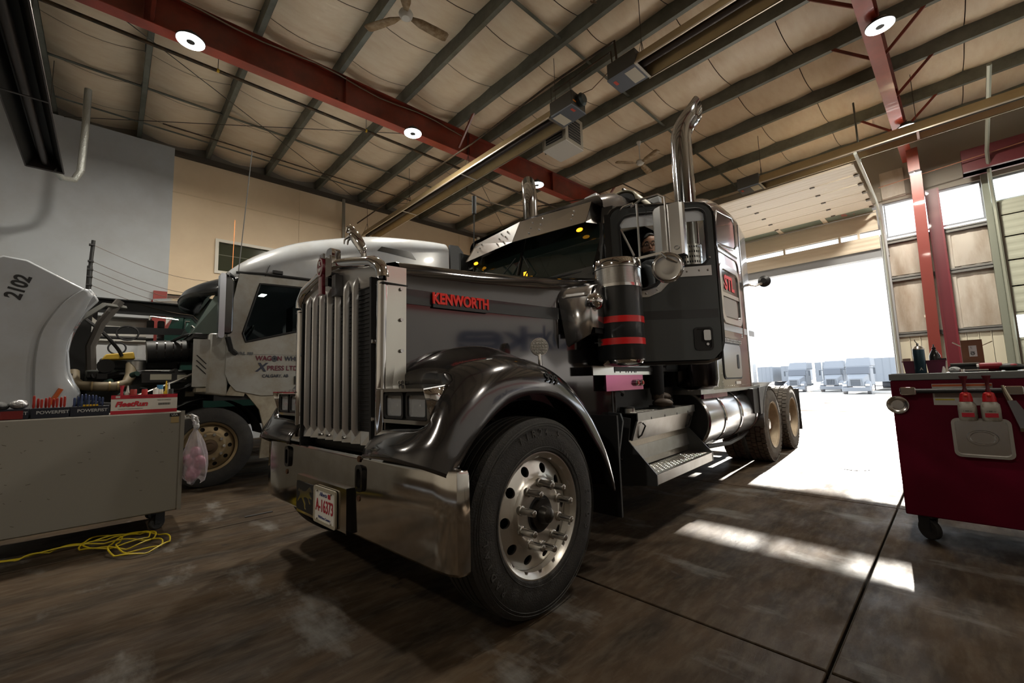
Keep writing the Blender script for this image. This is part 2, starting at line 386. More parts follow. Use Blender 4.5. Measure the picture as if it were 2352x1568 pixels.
# pier: insulation bays, girts, liner
for x0, x1 in ((-1.0,-.38), (.24,.90)):
    for z0, z1 in ((3.98,4.90), (2.36,3.82)):
        rows = []
        for a in range(9):
            rows.append([(x0+(x1-x0)*a/8, YW+.08-.05*math.sin(PI*a/8)*math.sin(PI*b/6)-.012*math.sin(a*2.1+b), z0+(z1-z0)*b/6) for b in range(7)])
        put('insulation_panel', G().grid(rows), dull, wd, sm=60)
rows = []
put('insulation_panel', G().box(-.38,.24, YW+.04, YW+.09, 2.3, 4.95), dull, wd)
for z in (2.28, 3.86, 4.96):
    put('girt', G().box(-1.02, .92, YW-.05, YW+.10, z, z+.02).box(-1.02, .92, YW-.05, YW-.04, z-.06, z+.06), M('girt_steel_%d' % int(z), (.20,.20,.19), .5, .3), wd, sm=None)
liner = M('cream_liner_sheet', (.74,.70,.56), .45)
for k in range(9):
    x = -1.0+.215*k
    put('liner_sheet', G().box(x, x+.205, YW+.03, YW+.06, 0, 2.25).box(x+.19, x+.205, YW+.0, YW+.03, 0, 2.25), liner, wd, sm=None)
put('door_jamb', G().box(-1.14, -1.0, YW-.14, YW+.1, 0, 5.2), M('jamb_grey', (.42,.43,.45), .45, .2), wd, sm=None)
put('door_jamb', G().box(.90, 1.02, YW-.14, YW+.1, 0, 6.2), M('jamb_grey2', (.25,.27,.22), .45, .2), wd, sm=None)
put('rough_batt', G().box(-1.0,-.5,YW-.06,YW,6.2,7.0), dull, wd, sub=0)
# clerestory windows
pane_m = M('frosted_bright_pane', (.93,.96,1.0), .3, trans=.0, alpha=.35)
wsx = [(-1.0,.0),(.02,.90),(1.04,2.2),(2.24,3.4),(3.44,4.6)]
for i, (x0, x1) in enumerate(wsx):
    zz0 = 5.10 if x1 < 1 else 5.46
    w = thing('window_%d' % (i+2), None, None, kind='structure')
    put('window_frame', G().ring([(x0,zz0),(x1,zz0),(x1,6.12),(x0,6.12)], [(x0+.03,zz0+.04),(x1-.03,zz0+.04),(x1-.03,6.06),(x0+.03,6.06)], YW+.06, YW+.12, lambda p,h:(p[0],h,p[1])), M('window_frame_grey', (.3,.33,.37), .5), w, sm=None)
# raised overhead door 1 (sections run in under the roof on the track)
cream = M('cream_door_panel', (.80,.70,.56), .45)
creamg = M('green_grey_door_panel', (.50,.52,.42), .5)
d1 = thing('door_1', None, None, kind='structure')
g_hinge = M('hinge_steel', (.10,.08,.06), .5, .6)
def ribbed(x0, x1, p0, p1, mat, parent, ribs=4, name='door_section', th=.045, lbl=None):
    # panel between line p0(y,z) and p1(y,z), with shallow ribs running along x
    p0 = Vector((0,)+p0); p1 = Vector((0,)+p1); d = p1-p0; nrm = Vector((0, -d.z, d.y)).normalized()
    if nrm.z > 0 or (abs(nrm.z) < .1 and nrm.y > 0): nrm = -nrm
    g = G()
    a = p0+d*.012; b = p0+d*.988
    pr = []
    N = ribs*4
    for k in range(N+1):
        h = .006 if (k % 4) in (1, 2) else 0
        q = a.lerp(b, k/N)+nrm*(th/2+h); pr.append(q)
    pr2 = [a-nrm*th/2, b-nrm*th/2]
    pol = pr+[pr2[1], pr2[0]]
    n = len(pol); vs = [(x0, q.y, q.z) for q in pol]+[(x1, q.y, q.z) for q in pol]
    g.add(vs, [tuple(range(n-1,-1,-1)), tuple(range(n, 2*n))]+[(i,(i+1)%n,n+(i+1)%n,n+i) for i in range(n)])
    return put(name, g, mat, parent, sm=None, label=lbl)
X0, X1 = DX0+.05, -1.15
ribbed(X0, X1, (YW-.16,4.80), (YW-.17,5.20), cream, d1, 3)
ribbed(X0, X1, (YW-.17,5.36), (YW-.22,5.86), cream, d1, 3)
for hx in (-4.9,-3.5,-2.05,-1.6): put('gap_hinge', G().box(hx-.03,hx+.03,YW-.2,YW-.14,5.18,5.38), cream, d1, sm=None)
# glazed section
ya, yb = YW-.20, YW-.84; zc = 5.90
put('window_section_frame', G().box(X0,X1,ya-.03,ya,zc-.02,zc+.02).box(X0,X1,yb,yb+.07,zc-.02,zc+.02), cream, d1, sm=None)
glz = M('door_glazing', (.22,.28,.23), .15)
nw = 4; wv = (X1-X0)/nw
for k in range(nw):
    put('door_window', G().box(X0+k*wv+.06, X0+(k+1)*wv-.06, yb+.07, ya-.03, zc, zc+.01), glz, d1, sm=None)
    put('mullion', G().box(X0+k*wv-.06, X0+k*wv+.06, yb+.07, ya-.03, zc-.02, zc+.02), cream, d1, sm=None)
yy = yb-.01
for k in range(5):
    ribbed(X0, X1, (yy, 5.90+.012*k), (yy-.64, 5.912+.012*k), cream, d1, 4)
    for hx in (-4.9, -3.5, -2.05):
        put('hinge', G().box(hx-.05, hx+.05, yy-.03, yy+.03, 5.855+.012*k, 5.875+.012*k), g_hinge, d1, sm=None)
    put('end_hinge', G().box(X1-.08, X1+.02, yy-.06, yy+.06, 5.84+.012*k, 5.865+.012*k), g_hinge, d1, sm=None)
    yy -= .65
text('red_mark', 'S .', .35, M('red_marker', (.5,.06,.05), .6), d1, frame((-1.75, YW-.52, zc-.003), (1,0,0), (0,1,0)) @ Matrix.Rotation(0, 4, 'X') @ Matrix.Diagonal((1,-1,1,1)), depth=.001, label='faint red letter mark')
track = [(-1.07, YW-.2, 0), (-1.07, YW-.2, 5.1), (-1.07, YW-.28, 5.6), (-1.07, YW-.6, 5.88), (-1.07, YW-1.1, 5.98), (-1.07, 11.6, 6.05)]
put('door_track', G().tube(track, .035, 6), M('track_galv', (.48,.50,.45), .4, .5), d1)
put('track_strut', G().cyl((-1.07,12.4,6.05),(-1.07,12.4,7.6), .02, n=6), purl, d1)
# door 2 (closed)
d2 = thing('door_2', None, None, kind='structure')
z = 0.0; k = 0
for z0, z1, wdw in ((0,.63,0),(.65,1.28,0),(1.30,1.93,0),(1.95,2.60,1),(2.62,3.25,0),(3.27,3.90,0),(3.92,4.5,0),(4.52,5.05,0),(5.07,5.42,0)):
    if not wdw:
        ribbed(1.03, 6.0, (YW-.05, z0), (YW-.05, z1), creamg, d2, 3); put('door_skin_strip', G().box(1.0,6.0,YW-.03,YW-.01,z0-.03,z1+.03), creamg, d2, sm=None)
    else:
        g = G()
        for kk in range(6): g.box(1.03+kk*.99-.04, 1.03+kk*.99+.06, YW-.07, YW-.02, z0, z1)
        g.box(1.03, 6.0, YW-.07, YW-.02, z0, z0+.05).box(1.03, 6.0, YW-.07, YW-.02, z1-.05, z1)
        put('window_section_frame', g, creamg, d2, sm=None)
put('wall_sheet', G().box(6.0, 9.2, YW, YW+.25, 0, 8.1), dw, wd, sm=None)
track2 = [(1.06, YW-.2, 0), (1.06, YW-.2, 5.2), (1.04, YW-.35, 5.9), (1.02, YW-.9, 6.5), (1.02, 12.2, 7.2)]
put('door_track', G().tube(track2, .04, 6), M('track_green', (.38,.40,.33), .4, .4), d2)
put('hinge_strip', G().box(1.10,1.14,YW-.12,YW-.08,0,5.4), g_hinge, d2, sm=None)
# frame column (tapered) at door wall
fc = thing('trim_5', None, None, kind='structure')
put('inner_flange', G().hexa([(-.44,15.02,0),(-.22,15.02,0),(-.22,15.05,0),(-.44,15.05,0),(-.34,14.78,6.35),(-.12,14.78,6.35),(-.12,14.81,6.35),(-.34,14.81,6.35)]), M('red_column_flange', (.20,.032,.024), .4, 0, .2), fc, sm=None, label='bright red inner flange')
put('web', G().hexa([(-.34,15.05,0),(-.32,15.05,0),(-.32,15.9,0),(-.34,15.9,0),(-.26,14.81,6.4),(-.24,14.81,6.4),(-.24,15.9,6.4),(-.26,15.9,6.4)]), oxide, fc, sm=None)
put('knee', G().box(-.36,-.14,14.75,15.9,6.4,7.0), oxide, fc, sm=None)
put('wall_column', G().box(-.11,.12,15.72,15.96,0,6.1), M('maroon_column', (.13,.010,.020), .4, 0, .2), fc, sm=None, label='maroon wall column')
put('wall_column_face', G().box(-.13,-.09,15.70,15.98,0,6.1).box(.10,.14,15.70,15.98,0,6.1), M('maroon_column_flange', (.19,.016,.028), .4, 0, .2), fc, sm=None)
put('tape_strip', G().box(-.42,-.20,14.955,14.965,2.62,2.68).box(-.34,-.28,14.955,14.965,2.42,2.66), M('masking_tape', (.85,.8,.68), .7), fc, sm=None, label='pieces of pale masking tape')
# crane rail / dark header beam on the right
put('trim_6', G().box(.6, 9, 15.3, 15.6, 6.15, 6.75).box(.6, 9, 15.2, 15.7, 6.15, 6.19), M('maroon_beam', (.09,.008,.012), .45), kind='structure')
# front / right walls (behind and beside the camera)
put('wall_right', G().box(9.0, 9.25, -9, 16.6, 0, 8.1), M('right_wall_liner', (.62,.57,.50), .6), kind='structure')
wf_ = put('wall_front', G().box(-14, 9.2, -9.25, -9, 0, 8.1), M('front_wall_liner', (.72,.66,.57), .6), kind='structure')

put('reflected_band', G().box(-13.9, 9.0, -9.0, -8.94, 0, 1.15), M('brown_reflected_band', (.10,.07,.045), .6), wf_)  # unseen dark band added to deepen what the bumper mirrors
# ================================================================ semi truck (local axes: x = driver's side, y = backwards, z up; bumper face at y=0)
_yaw = math.radians(-3.1264)
_c, _sn = math.cos(_yaw), math.sin(_yaw)
def TW(a, b, z=0.):   # truck frame to world
    u = -2.755+a; v = 1.2+b
    return (u*_c+v*_sn, -u*_sn+v*_c, z)
T = thing('semi_truck', 'charcoal conventional semi truck with tall chrome grille, red hood badge and open driver door', 'truck', TW(0,0,0), -_yaw)
def tp(name, g, mat, label=None, parent=T, **k): return put(name, g, mat, parent, label, **k)
def lerp_tab(x, xs, ys):
    for i in range(len(xs)-1):
        if x <= xs[i+1] or i == len(xs)-2:
            t = (x-xs[i])/(xs[i+1]-xs[i]); t = max(0, min(1, t)); t = t*t*(3-2*t) if False else t
            return ys[i]+(ys[i+1]-ys[i])*t
def cat(P, n):   # catmull-rom through list of equal-length tuples
    out = []; N = len(P)
    P = [np.array(p, float) for p in P]
    for i in range(N-1):
        p0 = P[max(i-1, 0)]; p1 = P[i]; p2 = P[i+1]; p3 = P[min(i+2, N-1)]
        for k in range(n):
            t = k/n
            out.append(.5*((2*p1)+(-p0+p2)*t+(2*p0-5*p1+4*p2-p3)*t*t+(-p0+3*p1-3*p2+p3)*t**3))
    out.append(P[-1]); return out
# bumper
plan = [(-1.25,.09),(-1.249,.06),(-1.235,.030),(-1.19,.008),(-1.10,0),(-.6,-.004),(0,-.006),(.6,-.004),(1.10,0),(1.19,.008),(1.235,.030),(1.249,.06),(1.25,.09)]
prof = [(.05,.405),(.012,.41),(0,.425),(-.004,.64),(0,.845),(.010,.866),(.03,.874),(.085,.874),(.085,.868),(.03,.866),(.014,.85),(.008,.64),(.012,.425)]
rows = []
for i, (x, y) in enumerate(plan):
    a = Vector(plan[max(i-1,0)]); b = Vector(plan[min(i+1,len(plan)-1)]); d = (b-a).normalized(); nx, ny = -d.y, d.x
    rows.append([(x+nx*o, y+ny*o, z) for o, z in prof])
bump = tp('bumper', G().grid(rows, closed=True), chrome_dirty, 'scratched chrome bumper')
rusty = M('rusty_bolt', (.10,.045,.02), .8, .3)
for a, z in ((-.71,.765),(.42,.745)):
    hk = tp('tow_hook', G().ring(rrect(a-.042,a+.042,z-.075,z+.075,.03), rrect(a-.024,a+.024,z-.052,z+.052,.015), -.022, .0), blackg)
    put('hook_pin', G().box(a-.024,a+.024,-.006,-.0045,z-.052,z+.052), blackm, hk)
    for dz in (.105,-.115):
        tp('bolt', G().cyl((a-.02,-.012,z+dz),(a-.02,.0,z+dz), .018, n=8), rusty)
# plate carrier, emblem plate, licence plate
pc = tp('plate_carrier', G().box(-.335,.425,-.085,-.005,.455,.705), M('carrier_chrome', (.55,.50,.42), .14, 1., rvar=.2), 'box shaped plate carrier')
put('carrier_end', G().box(.425,.431,-.088,-.005,.45,.71), blackg, pc)
em = tp('emblem_plate', G().prism(rrect(-.325,-.03,.475,.665,.01), -.0905, -.086), blackm, 'black plate with galloping silver horse')
HORSE = [(.02,.62),(.06,.70),(.10,.78),(.17,.80),(.13,.72),(.22,.76),(.34,.74),(.46,.73),(.60,.76),(.70,.84),(.80,.93),(.86,.95),(.87,.99),(.90,.95),(.95,.88),(1.0,.80),(.97,.77),(.90,.80),(.87,.76),(.85,.68),(.90,.60),(.99,.58),(1.0,.52),(.93,.52),(.84,.54),(.80,.50),(.86,.40),(.92,.33),(.87,.30),(.80,.38),(.73,.50),(.60,.52),(.50,.50),(.44,.44),(.52,.34),(.58,.24),(.56,.12),(.62,.04),(.53,.05),(.50,.14),(.49,.23),(.40,.33),(.33,.42),(.28,.44),(.18,.38),(.10,.30),(.04,.22),(.0,.26),(.05,.36),(.14,.46),(.20,.56),(.18,.66),(.10,.68)]
put('horse_emblem', G().prism([(-.30+.245*x, .488+.165*y) for x, y in HORSE], -.0935, -.0905), steel, em)
for a, z in ((-.315,.655),(-.04,.655),(-.315,.485),(-.04,.485)): put('screw', G().cyl((a,-.093,z),(a,-.09,z), .004, n=8), steel, em)
lp = tp('licence_plate', G().prism(rrect(.0,.30,.465,.665,.015), -.096, -.087), M('plate_white', (.80,.78,.74), .4), 'white licence plate with red characters')
put('plate_frame', G().ring(rrect(-.012,.312,.453,.677,.02), rrect(.008,.292,.472,.655,.012), -.1, -.09), M('plate_frame', (.62,.58,.48), .35, .5), lp)
Mx = lambda a, b, z: frame((a, b, z), (1,0,0), (0,0,1))
plred = M('plate_red', (.42,.02,.04), .5); plblue = M('plate_blue', (.08,.10,.25), .5)
text('plate_number', 'A-16373', .105, plred, lp, Mx(.15,-.0975,.560), bold=.0015, sx=.70, depth=.001)
text('plate_province', 'Alberta', .036, plblue, lp, Mx(.13,-.0975,.632), shear=.35, depth=.001)
text('plate_county', 'Wild Rose Country', .022, plblue, lp, Mx(.15,-.0975,.492), depth=.001)
put('plate_sticker', G().box(.20,.235,-.0978,-.096,.618,.645), plred, lp)
for a, z in ((.05,.648),(.25,.648),(.05,.478),(.25,.478)): put('screw', G().cyl((a,-.103,z),(a,-.096,z), .006, n=8), steel, lp)
for _o in (pc, em, lp): _o.location = (-.12, .05, -.035)
# ---- grille
gr = tp('grille', G().box(-.55,.50,.050,.058,.95,1.86), M('grille_screen', (.012,.012,.013), .5, .3, col2=(.03,.03,.032), nscale=120), 'dark radiator screen')
g = G()
for k in range(34): g.box(-.55,.50,.044,.050,.97+k*.026,.974+k*.026)
g.m = 0; put('screen_wires', g, M('screen_wire', (.04,.04,.042), .5, .5), gr, sm=None, kind='stuff')
polished = M('grille_bar_aluminium', (.72,.72,.73), .34, .75)
for k in range(7):
    a = -.44+.122*k
    zt = 1.945
    g = G(); w = .021
    w = .018; prof = [(-w,.028),(-w*.9,.012),(-w*.5,.0),(0,-.004),(w*.5,.0),(w*.9,.012),(w,.028)]
    rows = [[(a+x*.1, .02+.03*1, .93) for x, y in prof]]
    for z, s, o in ((.935,.15,.03),(1.01,1,0),(1.4,1,0),(1.86,1,0),(1.90,.95,.002),(1.93,.7,.018),(1.955,.25,.036),(1.99,.02,.05)):
        rows.append([(a+x*s, y*1.0*s+.035*(1-s)+o*.3, z) for x, y in prof])
    g.grid(rows); put('grille_bar', g, polished, gr)
g = G()   # bottom kick strip with pleats
for k in range(8):
    a = -.52+.122*k
    g.add([(a,.03,.925),(a+.122,.03,.925),(a+.122,.035,1.0),(a,.035,1.0),(a+.061,.005,.925)], [(0,4,3),(4,1,2),(4,2,3)])
put('lower_pleat', g, alu, gr, sm=None)
for a in (-.18,-.06,.17): put('bolt', G().cyl((a,-.004,.955),(a,.02,.955), .009, n=8), steel, gr)
# top stainless panel with crown
def ztop(a): return 2.115-.20*abs(a)**1.15*1.0 if True else 0
g = G(); rows = []
for k in range(25):
    a = -.56+1.12*k/24
    zl = 1.865
    rows.append([(a,.040,zl),(a,.034,zl+.01),(a,.030,ztop(a)-.055)])
g.grid(rows); put('upper_panel', g, M('panel_stainless', (.62,.60,.58), .28, .85), gr, label='plain stainless upper panel')
def tubecap(name, sgn):
    pts = []
    for k in range(9): pts.append((sgn*(.04+.47*k/8), .02, ztop(.04+.47*k/8)-.030))
    ang = [(.575,2.0-.045),(.600,1.965-.04),(.607,1.88)]
    pts += [(sgn*x, .025, z) for x, z in ang]
    g = G().tube([Vector(p) for p in pts], [.038]*len(pts), 14)
    return put(name, g, chrome, gr)
tubecap('crown_bar', 1); tubecap('crown_bar', -1)
for s in (1, -1):
    # side column of the shell: front bead, flange and side strip with bolts
    g = G().tube([(s*.575,.03,.915),(s*.60,.03,1.86)] if s > 0 else [(s*.60,.03,.915),(s*.605,.03,1.86)], .034, 12)
    put('shell_bead', g, chrome, gr)
    x1 = .50 if s > 0 else .565
    put('inner_flange', G().box(min(s*x1,s*.56), max(s*x1,s*.56), .03, .06, .92, 1.90), steel, gr)
    g = G().hexa([(s*.600,.035,.915),(s*.612,.035,.915),(s*.632,.155,.915),(s*.620,.155,.915),(s*.622,.035,1.95),(s*.634,.035,1.95),(s*.648,.155,1.95),(s*.636,.155,1.95)])
    put('shell_side_strip', g, M('shell_side_%s' % ('a' if s>0 else 'b'), (.80,.79,.74), .16, .95), gr, sm=None)
    for z in (1.10,1.28,1.46,1.64,1.82): put('bolt', G().cyl((s*.64,.12,z),(s*.655,.12,z), .011, n=8), steel, gr)
    for z in (1.08,1.52): put('side_clip', G().cyl((s*.53,.0,z),(s*.53,.05,z), .012, n=6), steel, gr)
    put('shell_joint', G().box(min(s*.57,s*.655), max(s*.57,s*.655), .0, .16, 1.842, 1.847), blackm, gr)
# hood cap rear roll
# badge on grille
bd = thing('hood_badge', None, None); bd.parent = T
put('badge_backing', G().prism(rrect(-.035,.055,2.0,2.19,.03), -.03, .03), chrome, bd)
bz, ba = 2.065, -.045
put('badge_shield', G().prism(ell(ba,bz,.046,.066), -.066, -.04), M('badge_maroon', (.20,.008,.025), .25, 0, .6), bd)
put('badge_ring', G().ring(ell(ba,bz,.041,.060), ell(ba,bz,.037,.055), -.069, -.065), white_pl, bd)
put('badge_bars', G().box(ba-.030,ba+.030,-.062,-.04,bz-.185,bz-.05), bpy.data.materials['badge_maroon'], bd)
for k in range(3): put('badge_stripe', G().box(ba-.020+.016*k,ba-.015+.016*k,-.064,-.061,bz-.18,bz-.065), white_pl, bd)
for k in range(4): put('badge_crest', G().box(ba-.030+.017*k,ba-.022+.017*k,-.058,-.045,bz+.055,bz+.092), chrome, bd)
text('badge_letters', 'K', .048, white_pl, bd, Mx(ba,-.067,bz+.022), bold=.001)
text('badge_letters', 'W', .048, white_pl, bd, Mx(ba,-.067,bz-.022), bold=.001)
put('badge_spine', G().box(ba+.03,ba+.05,-.05,.03,bz-.13,bz+.06), chrome, bd)
put('latch_block', G().box(.035,.09,-.02,.03,1.86,2.0), M('latch_grey', (.18,.18,.19), .3, .8), bd)
# hood ornament: leaping horse
orn = thing('hood_ornament', None, None); orn.parent = T; tag(orn, 'chrome leaping horse ornament')
C3 = lambda pts: [Vector(p) for p in pts]
hx, hy, hz = .16, .10, 2.15
_hr = 1.35
g = G()
g.tube(C3([(hx+.07,hy,hz-.03),(hx+.055,hy,hz+.02),(hx+.03,hy-.01,hz+.06),(hx-.005,hy-.02,hz+.11),(hx-.03,hy-.03,hz+.145)]), [0.0174,0.0319,0.0377,0.0406,0.0290], 10)
g.tube(C3([(hx-.01,hy-.02,hz+.115),(hx-.035,hy-.03,hz+.165),(hx-.055,hy-.035,hz+.185)]), [0.0377,0.0261,0.0203], 8)
g.tube(C3([(hx-.05,hy-.035,hz+.19),(hx-.068,hy-.04,hz+.17),(hx-.075,hy-.045,hz+.145)]), [0.0203,0.0188,0.0116], 8)
g.tube(C3([(hx-.06,hy-.03,hz+.198),(hx-.063,hy-.03,hz+.212)]), [0.0058,0.0014], 5)
for dy in (-.012, .012):
    g.tube(C3([(hx-.02,hy-.03+dy,hz+.12),(hx-.065,hy-.04+dy,hz+.105),(hx-.085,hy-.045+dy,hz+.10),(hx-.085,hy-.045+dy,hz+.065)]), [0.0159,0.0101,0.0072,0.0072], 6)
    g.tube(C3([(hx+.05,hy+dy,hz+.03),(hx+.055,hy+dy,hz-.0),(hx+.075,hy+dy,hz-.03)]), [0.0232,0.0145,0.0116], 6)
g.tube(C3([(hx+.06,hy,hz+.03),(hx+.095,hy,hz+.015),(hx+.10,hy,hz-.02)]), [0.0101,0.0174,0.0058], 6)
put('horse_figure', g, chrome, orn, sub=1)
put('ornament_base', G().cyl((hx+.075,hy,hz-.09),(hx+.075,hy,hz-.025), .018, n=10), chrome, orn)
# ---- hood
HB = [.12,.7,1.3,1.6,1.8,1.97]; HW = [.628,.685,.765,.835,.90,.945]; HZ = [2.005,2.035,2.085,2.115,2.135,2.15]
def hw(b): return lerp_tab(b, HB, HW)
def hzc(b): return lerp_tab(b, HB, HZ)
def hsec(b):
    w = hw(b); z = hzc(b); r = .075+.03*(b/2)
    s = [(w,.98),(w+.004,1.3),(w+.002,1.6),(w,z-r*1.3)]
    for k in range(1,7):
        t = PI/2*k/6; s.append((w-r+r*math.cos(t), z-r*1.3+r*1.3*math.sin(t)))
    for f, dz in ((.55,.035),(.28,.075),(0,.095)): s.append((w*f, z+dz*.9))
    return s
rows = []
for k in range(29):
    b = .13+(1.97-.13)*k/28
    s = hsec(b); rows.append([(x,b,z) for x, z in s]+[(-x,b,z) for x, z in s[-2::-1]])
tp('hood', G().grid(rows), paint, 'glossy charcoal hood')
# dark stripe decal and badge
def side(b0, b1, z0, z1, off, n=14, s=1):
    rows = []
    for k in range(n+1):
        b = b0+(b1-b0)*k/n; w = hw(b)+off+.003
        rows.append([(s*w,b,z0),(s*w,b,z1)])
    return G().grid(rows)
stripe = M('dark_stripe', (.024,.026,.029), .35, .2, .6)
tp('side_stripe', side(.14,.335,1.742,1.832,.003), stripe, 'dark stripe decal'); tp('side_stripe', side(.34,1.95,1.742,1.832,.003,24), stripe)
def hoodframe(b, z, off):
    w = hw(b)+off; d = (hw(b+.2)-hw(b-.2))/.4
    return frame((w, b, z), (d, 1, 0), (0,0,1))
put('badge_plate', G().hexa([(hw(.33)+.006,.33,1.735),(hw(.33)+.02,.33,1.735),(hw(.75)+.02,.75,1.735),(hw(.75)+.006,.75,1.735),(hw(.33)+.006,.33,1.825),(hw(.33)+.02,.33,1.825),(hw(.75)+.02,.75,1.825),(hw(.75)+.006,.75,1.825)]), blackg, T, label='black badge plate')
badge_red = M('badge_red', (.95,.02,.008), .3, 0, .3, emit=0)
text('badge_lettering', 'KENWORTH', .095, badge_red, T, hoodframe(.54,1.788,.022), bold=.0035, depth=.006, sx=.80, spacing=1.0, label='raised red badge letters')
# ---- front fender (driver side) as radial sections about the wheel centre
WB, WZ = .60, .53
ST = [ # theta, [(a, r)...] from hood side outwards to lip
 (-2, [(.97,.87),(1.0,.875),(1.04,.88),(1.09,.88),(1.15,.875),(1.19,.865),(1.205,.85),(1.20,.84)]),
 (12, [(.95,.84),(.99,.85),(1.03,.86),(1.09,.86),(1.15,.85),(1.195,.82),(1.205,.775),(1.20,.765)]),
 (30, [(.90,.82),(.95,.83),(1.01,.84),(1.08,.84),(1.15,.82),(1.19,.78),(1.205,.70),(1.20,.69)]),
 (50, [(.83,.86),(.90,.87),(.98,.86),(1.07,.845),(1.14,.82),(1.19,.77),(1.208,.685),(1.20,.675)]),
 (70, [(.76,.925),(.84,.93),(.93,.90),(1.03,.87),(1.13,.84),(1.19,.78),(1.21,.68),(1.20,.67)]),
 (88, [(.70,.95),(.79,.965),(.90,.93),(1.01,.885),(1.11,.86),(1.185,.79),(1.21,.675),(1.20,.665)]),
 (103,[(.66,.95),(.76,.965),(.88,.94),(1.0,.905),(1.10,.875),(1.185,.80),(1.21,.67),(1.20,.66)]),
 (113,[(.63,.935),(.74,.945),(.86,.94),(.98,.92),(1.09,.885),(1.18,.80),(1.21,.66),(1.20,.65)]),
 (119,[(.58,.92),(.70,.925),(.84,.925),(.97,.915),(1.085,.88),(1.175,.79),(1.208,.655),(1.20,.645)]),
 (121,[(.56,.89),(.70,.89),(.84,.89),(.97,.89),(1.08,.875),(1.175,.79),(1.208,.655),(1.20,.645)]),
 (122,[(.56,.82),(.70,.82),(.84,.82),(.97,.82),(1.075,.865),(1.17,.785),(1.208,.652),(1.20,.642)]),
 (130,[(.56,.69),(.70,.69),(.84,.69),(.97,.69),(1.075,.84),(1.168,.77),(1.207,.65),(1.20,.64)]),
 (136,[(.55,.69),(.70,.69),(.84,.70),(.97,.70),(1.075,.815),(1.166,.755),(1.205,.645),(1.19,.635)]),
 (139,[(.55,.74),(.70,.775),(.84,.79),(.97,.80),(1.08,.80),(1.165,.755),(1.205,.645),(1.19,.635)]),
 (144,[(.54,.75),(.70,.79),(.84,.805),(.97,.81),(1.08,.80),(1.16,.75),(1.203,.645),(1.19,.635)]),
 (150,[(.54,.76),(.70,.80),(.84,.825),(.97,.825),(1.08,.80),(1.155,.74),(1.20,.645),(1.18,.635)]),
 (153,[(.54,.74),(.70,.78),(.84,.80),(.97,.80),(1.07,.775),(1.14,.72),(1.19,.64),(1.17,.63)]),
]
for s in (1, -1):
    flat = [tuple([th]+[q for p in ps for q in p]) for th, ps in ST]
    rows = []
    FA = np.array(flat); TH = np.arange(-2, 153.1, 1.5)
    FI = np.stack([TH]+[np.interp(TH, FA[:,0], FA[:,c]) for c in range(1, FA.shape[1])], 1)
    for c in range(1, FI.shape[1]):
        w_ = 4 if (c-1)//2 >= 5 else (3 if (c-1)//2 == 4 else 1)
        pad = np.pad(FI[:,c], w_, mode='edge'); FI[:,c] = np.convolve(pad, np.ones(2*w_+1)/(2*w_+1), 'valid')
    for v in FI:
        th = math.radians(v[0]); pr = [(v[1+2*i], v[2+2*i]) for i in range(8)]
        pr = [tuple(q) for q in cat(pr, 3)]
        rows.append([(s*a, WB+r*math.cos(th), WZ+r*math.sin(th)) for a, r in pr])
    tp('fender', G().grid(rows), paint_dk, 'glossy slate front fender' if s > 0 else None, thick=.008)
    tp('wheel_well', G().lathe([(s*.55,.63),(s*1.15,.63)], c=(0,WB,WZ), ax='x', n=24, a0=math.radians(-15), a1=math.radians(140)), blackm)
    tp('wheel_well_wall', G().box(min(s*.50,s*.52), max(s*.50,s*.52), .0, 1.9, .55, 1.9), blackm)
    # headlamp pod
    hl = thing('headlamp', None, None); hl.parent = T
    x0, x1, y0, z0, z1 = .60, 1.05, .03, 1.075, 1.235
    fl = lambda x0, x1: (min(s*x0,s*x1), max(s*x0,s*x1))
    a0, a1 = fl(x0, x1)
    put('lamp_housing', G().box(a0,a1,y0+.02,y0+.25,z0-.015,z1+.02), blackg, hl, bev=.015)
    put('lamp_bezel', G().ring(rrect(a0,a1,z0-.012,z1+.01,.02), rrect(a0+.02,a1-.02,z0+.008,z1-.006,.01), y0-.01, y0+.03), chrome, hl)
    for (p, q) in ((.618,.808),(.832,1.022)):
        l0, l1 = fl(p, q)
        put('lamp_rim', G().ring(rrect(l0,l1,z0+.012,z1-.01,.02), rrect(l0+.016,l1-.016,z0+.026,z1-.024,.015), y0-.004, y0+.028), blackm, hl)
        put('reflector', G().prism(rrect(l0+.014,l1-.014,z0+.02,z1-.02,.012), y0+.034, y0+.04), M('reflector', (.92,.92,.93), .30, .9, bump=.8, bscale=30), hl)
        put('lens', G().prism(rrect(l0+.014,l1-.014,z0+.02,z1-.02,.012), y0+.006, y0+.010), M('lamp_glass', (.95,.97,1.0), .04, alpha=.22), hl)
        cx = (l0+l1)/2
        put('bulb', G().sphere((cx,y0+.03,(z0+z1)/2), .022, sc=(1,.5,1)), chrome, hl)
    put('lamp_visor', G().hexa([(a0+.005,y0-.05,z1+.008),(a1+.01,y0-.05,z1+.002),(a1+.01,y0+.10,z1+.02),(a0,y0+.10,z1+.03),(a0+.005,y0-.05,z1+.014),(a1+.01,y0-.05,z1+.008),(a1+.01,y0+.10,z1+.026),(a0,y0+.10,z1+.036)]), chrome, hl, sm=None)
    c0, c1 = fl(1.0, 1.035)
    xo = s*1.055
    put('side_cheek', G().add([(xo,y0-.05,z1+.008),(xo+s*.01,y0+.12,z1+.015),(xo+s*.01,y0+.12,z0-.01),(xo,y0+.0,z0-.01),(xo,y0-.03,z1-.06)], [(0,1,2,3,4)]), chrome, hl, thick=.004)
# 999 on fender
def fend_pt(deg, a, r):
    th = math.radians(deg); return (a, WB+r*math.cos(th), WZ+r*math.sin(th))
text('fender_number', '999', .085, blackm, T, frame((1.203, .79, 1.275), (0.0,1,-.22), (-.42,.0,.9)), bold=.002, depth=.002, label='dark 999 number')
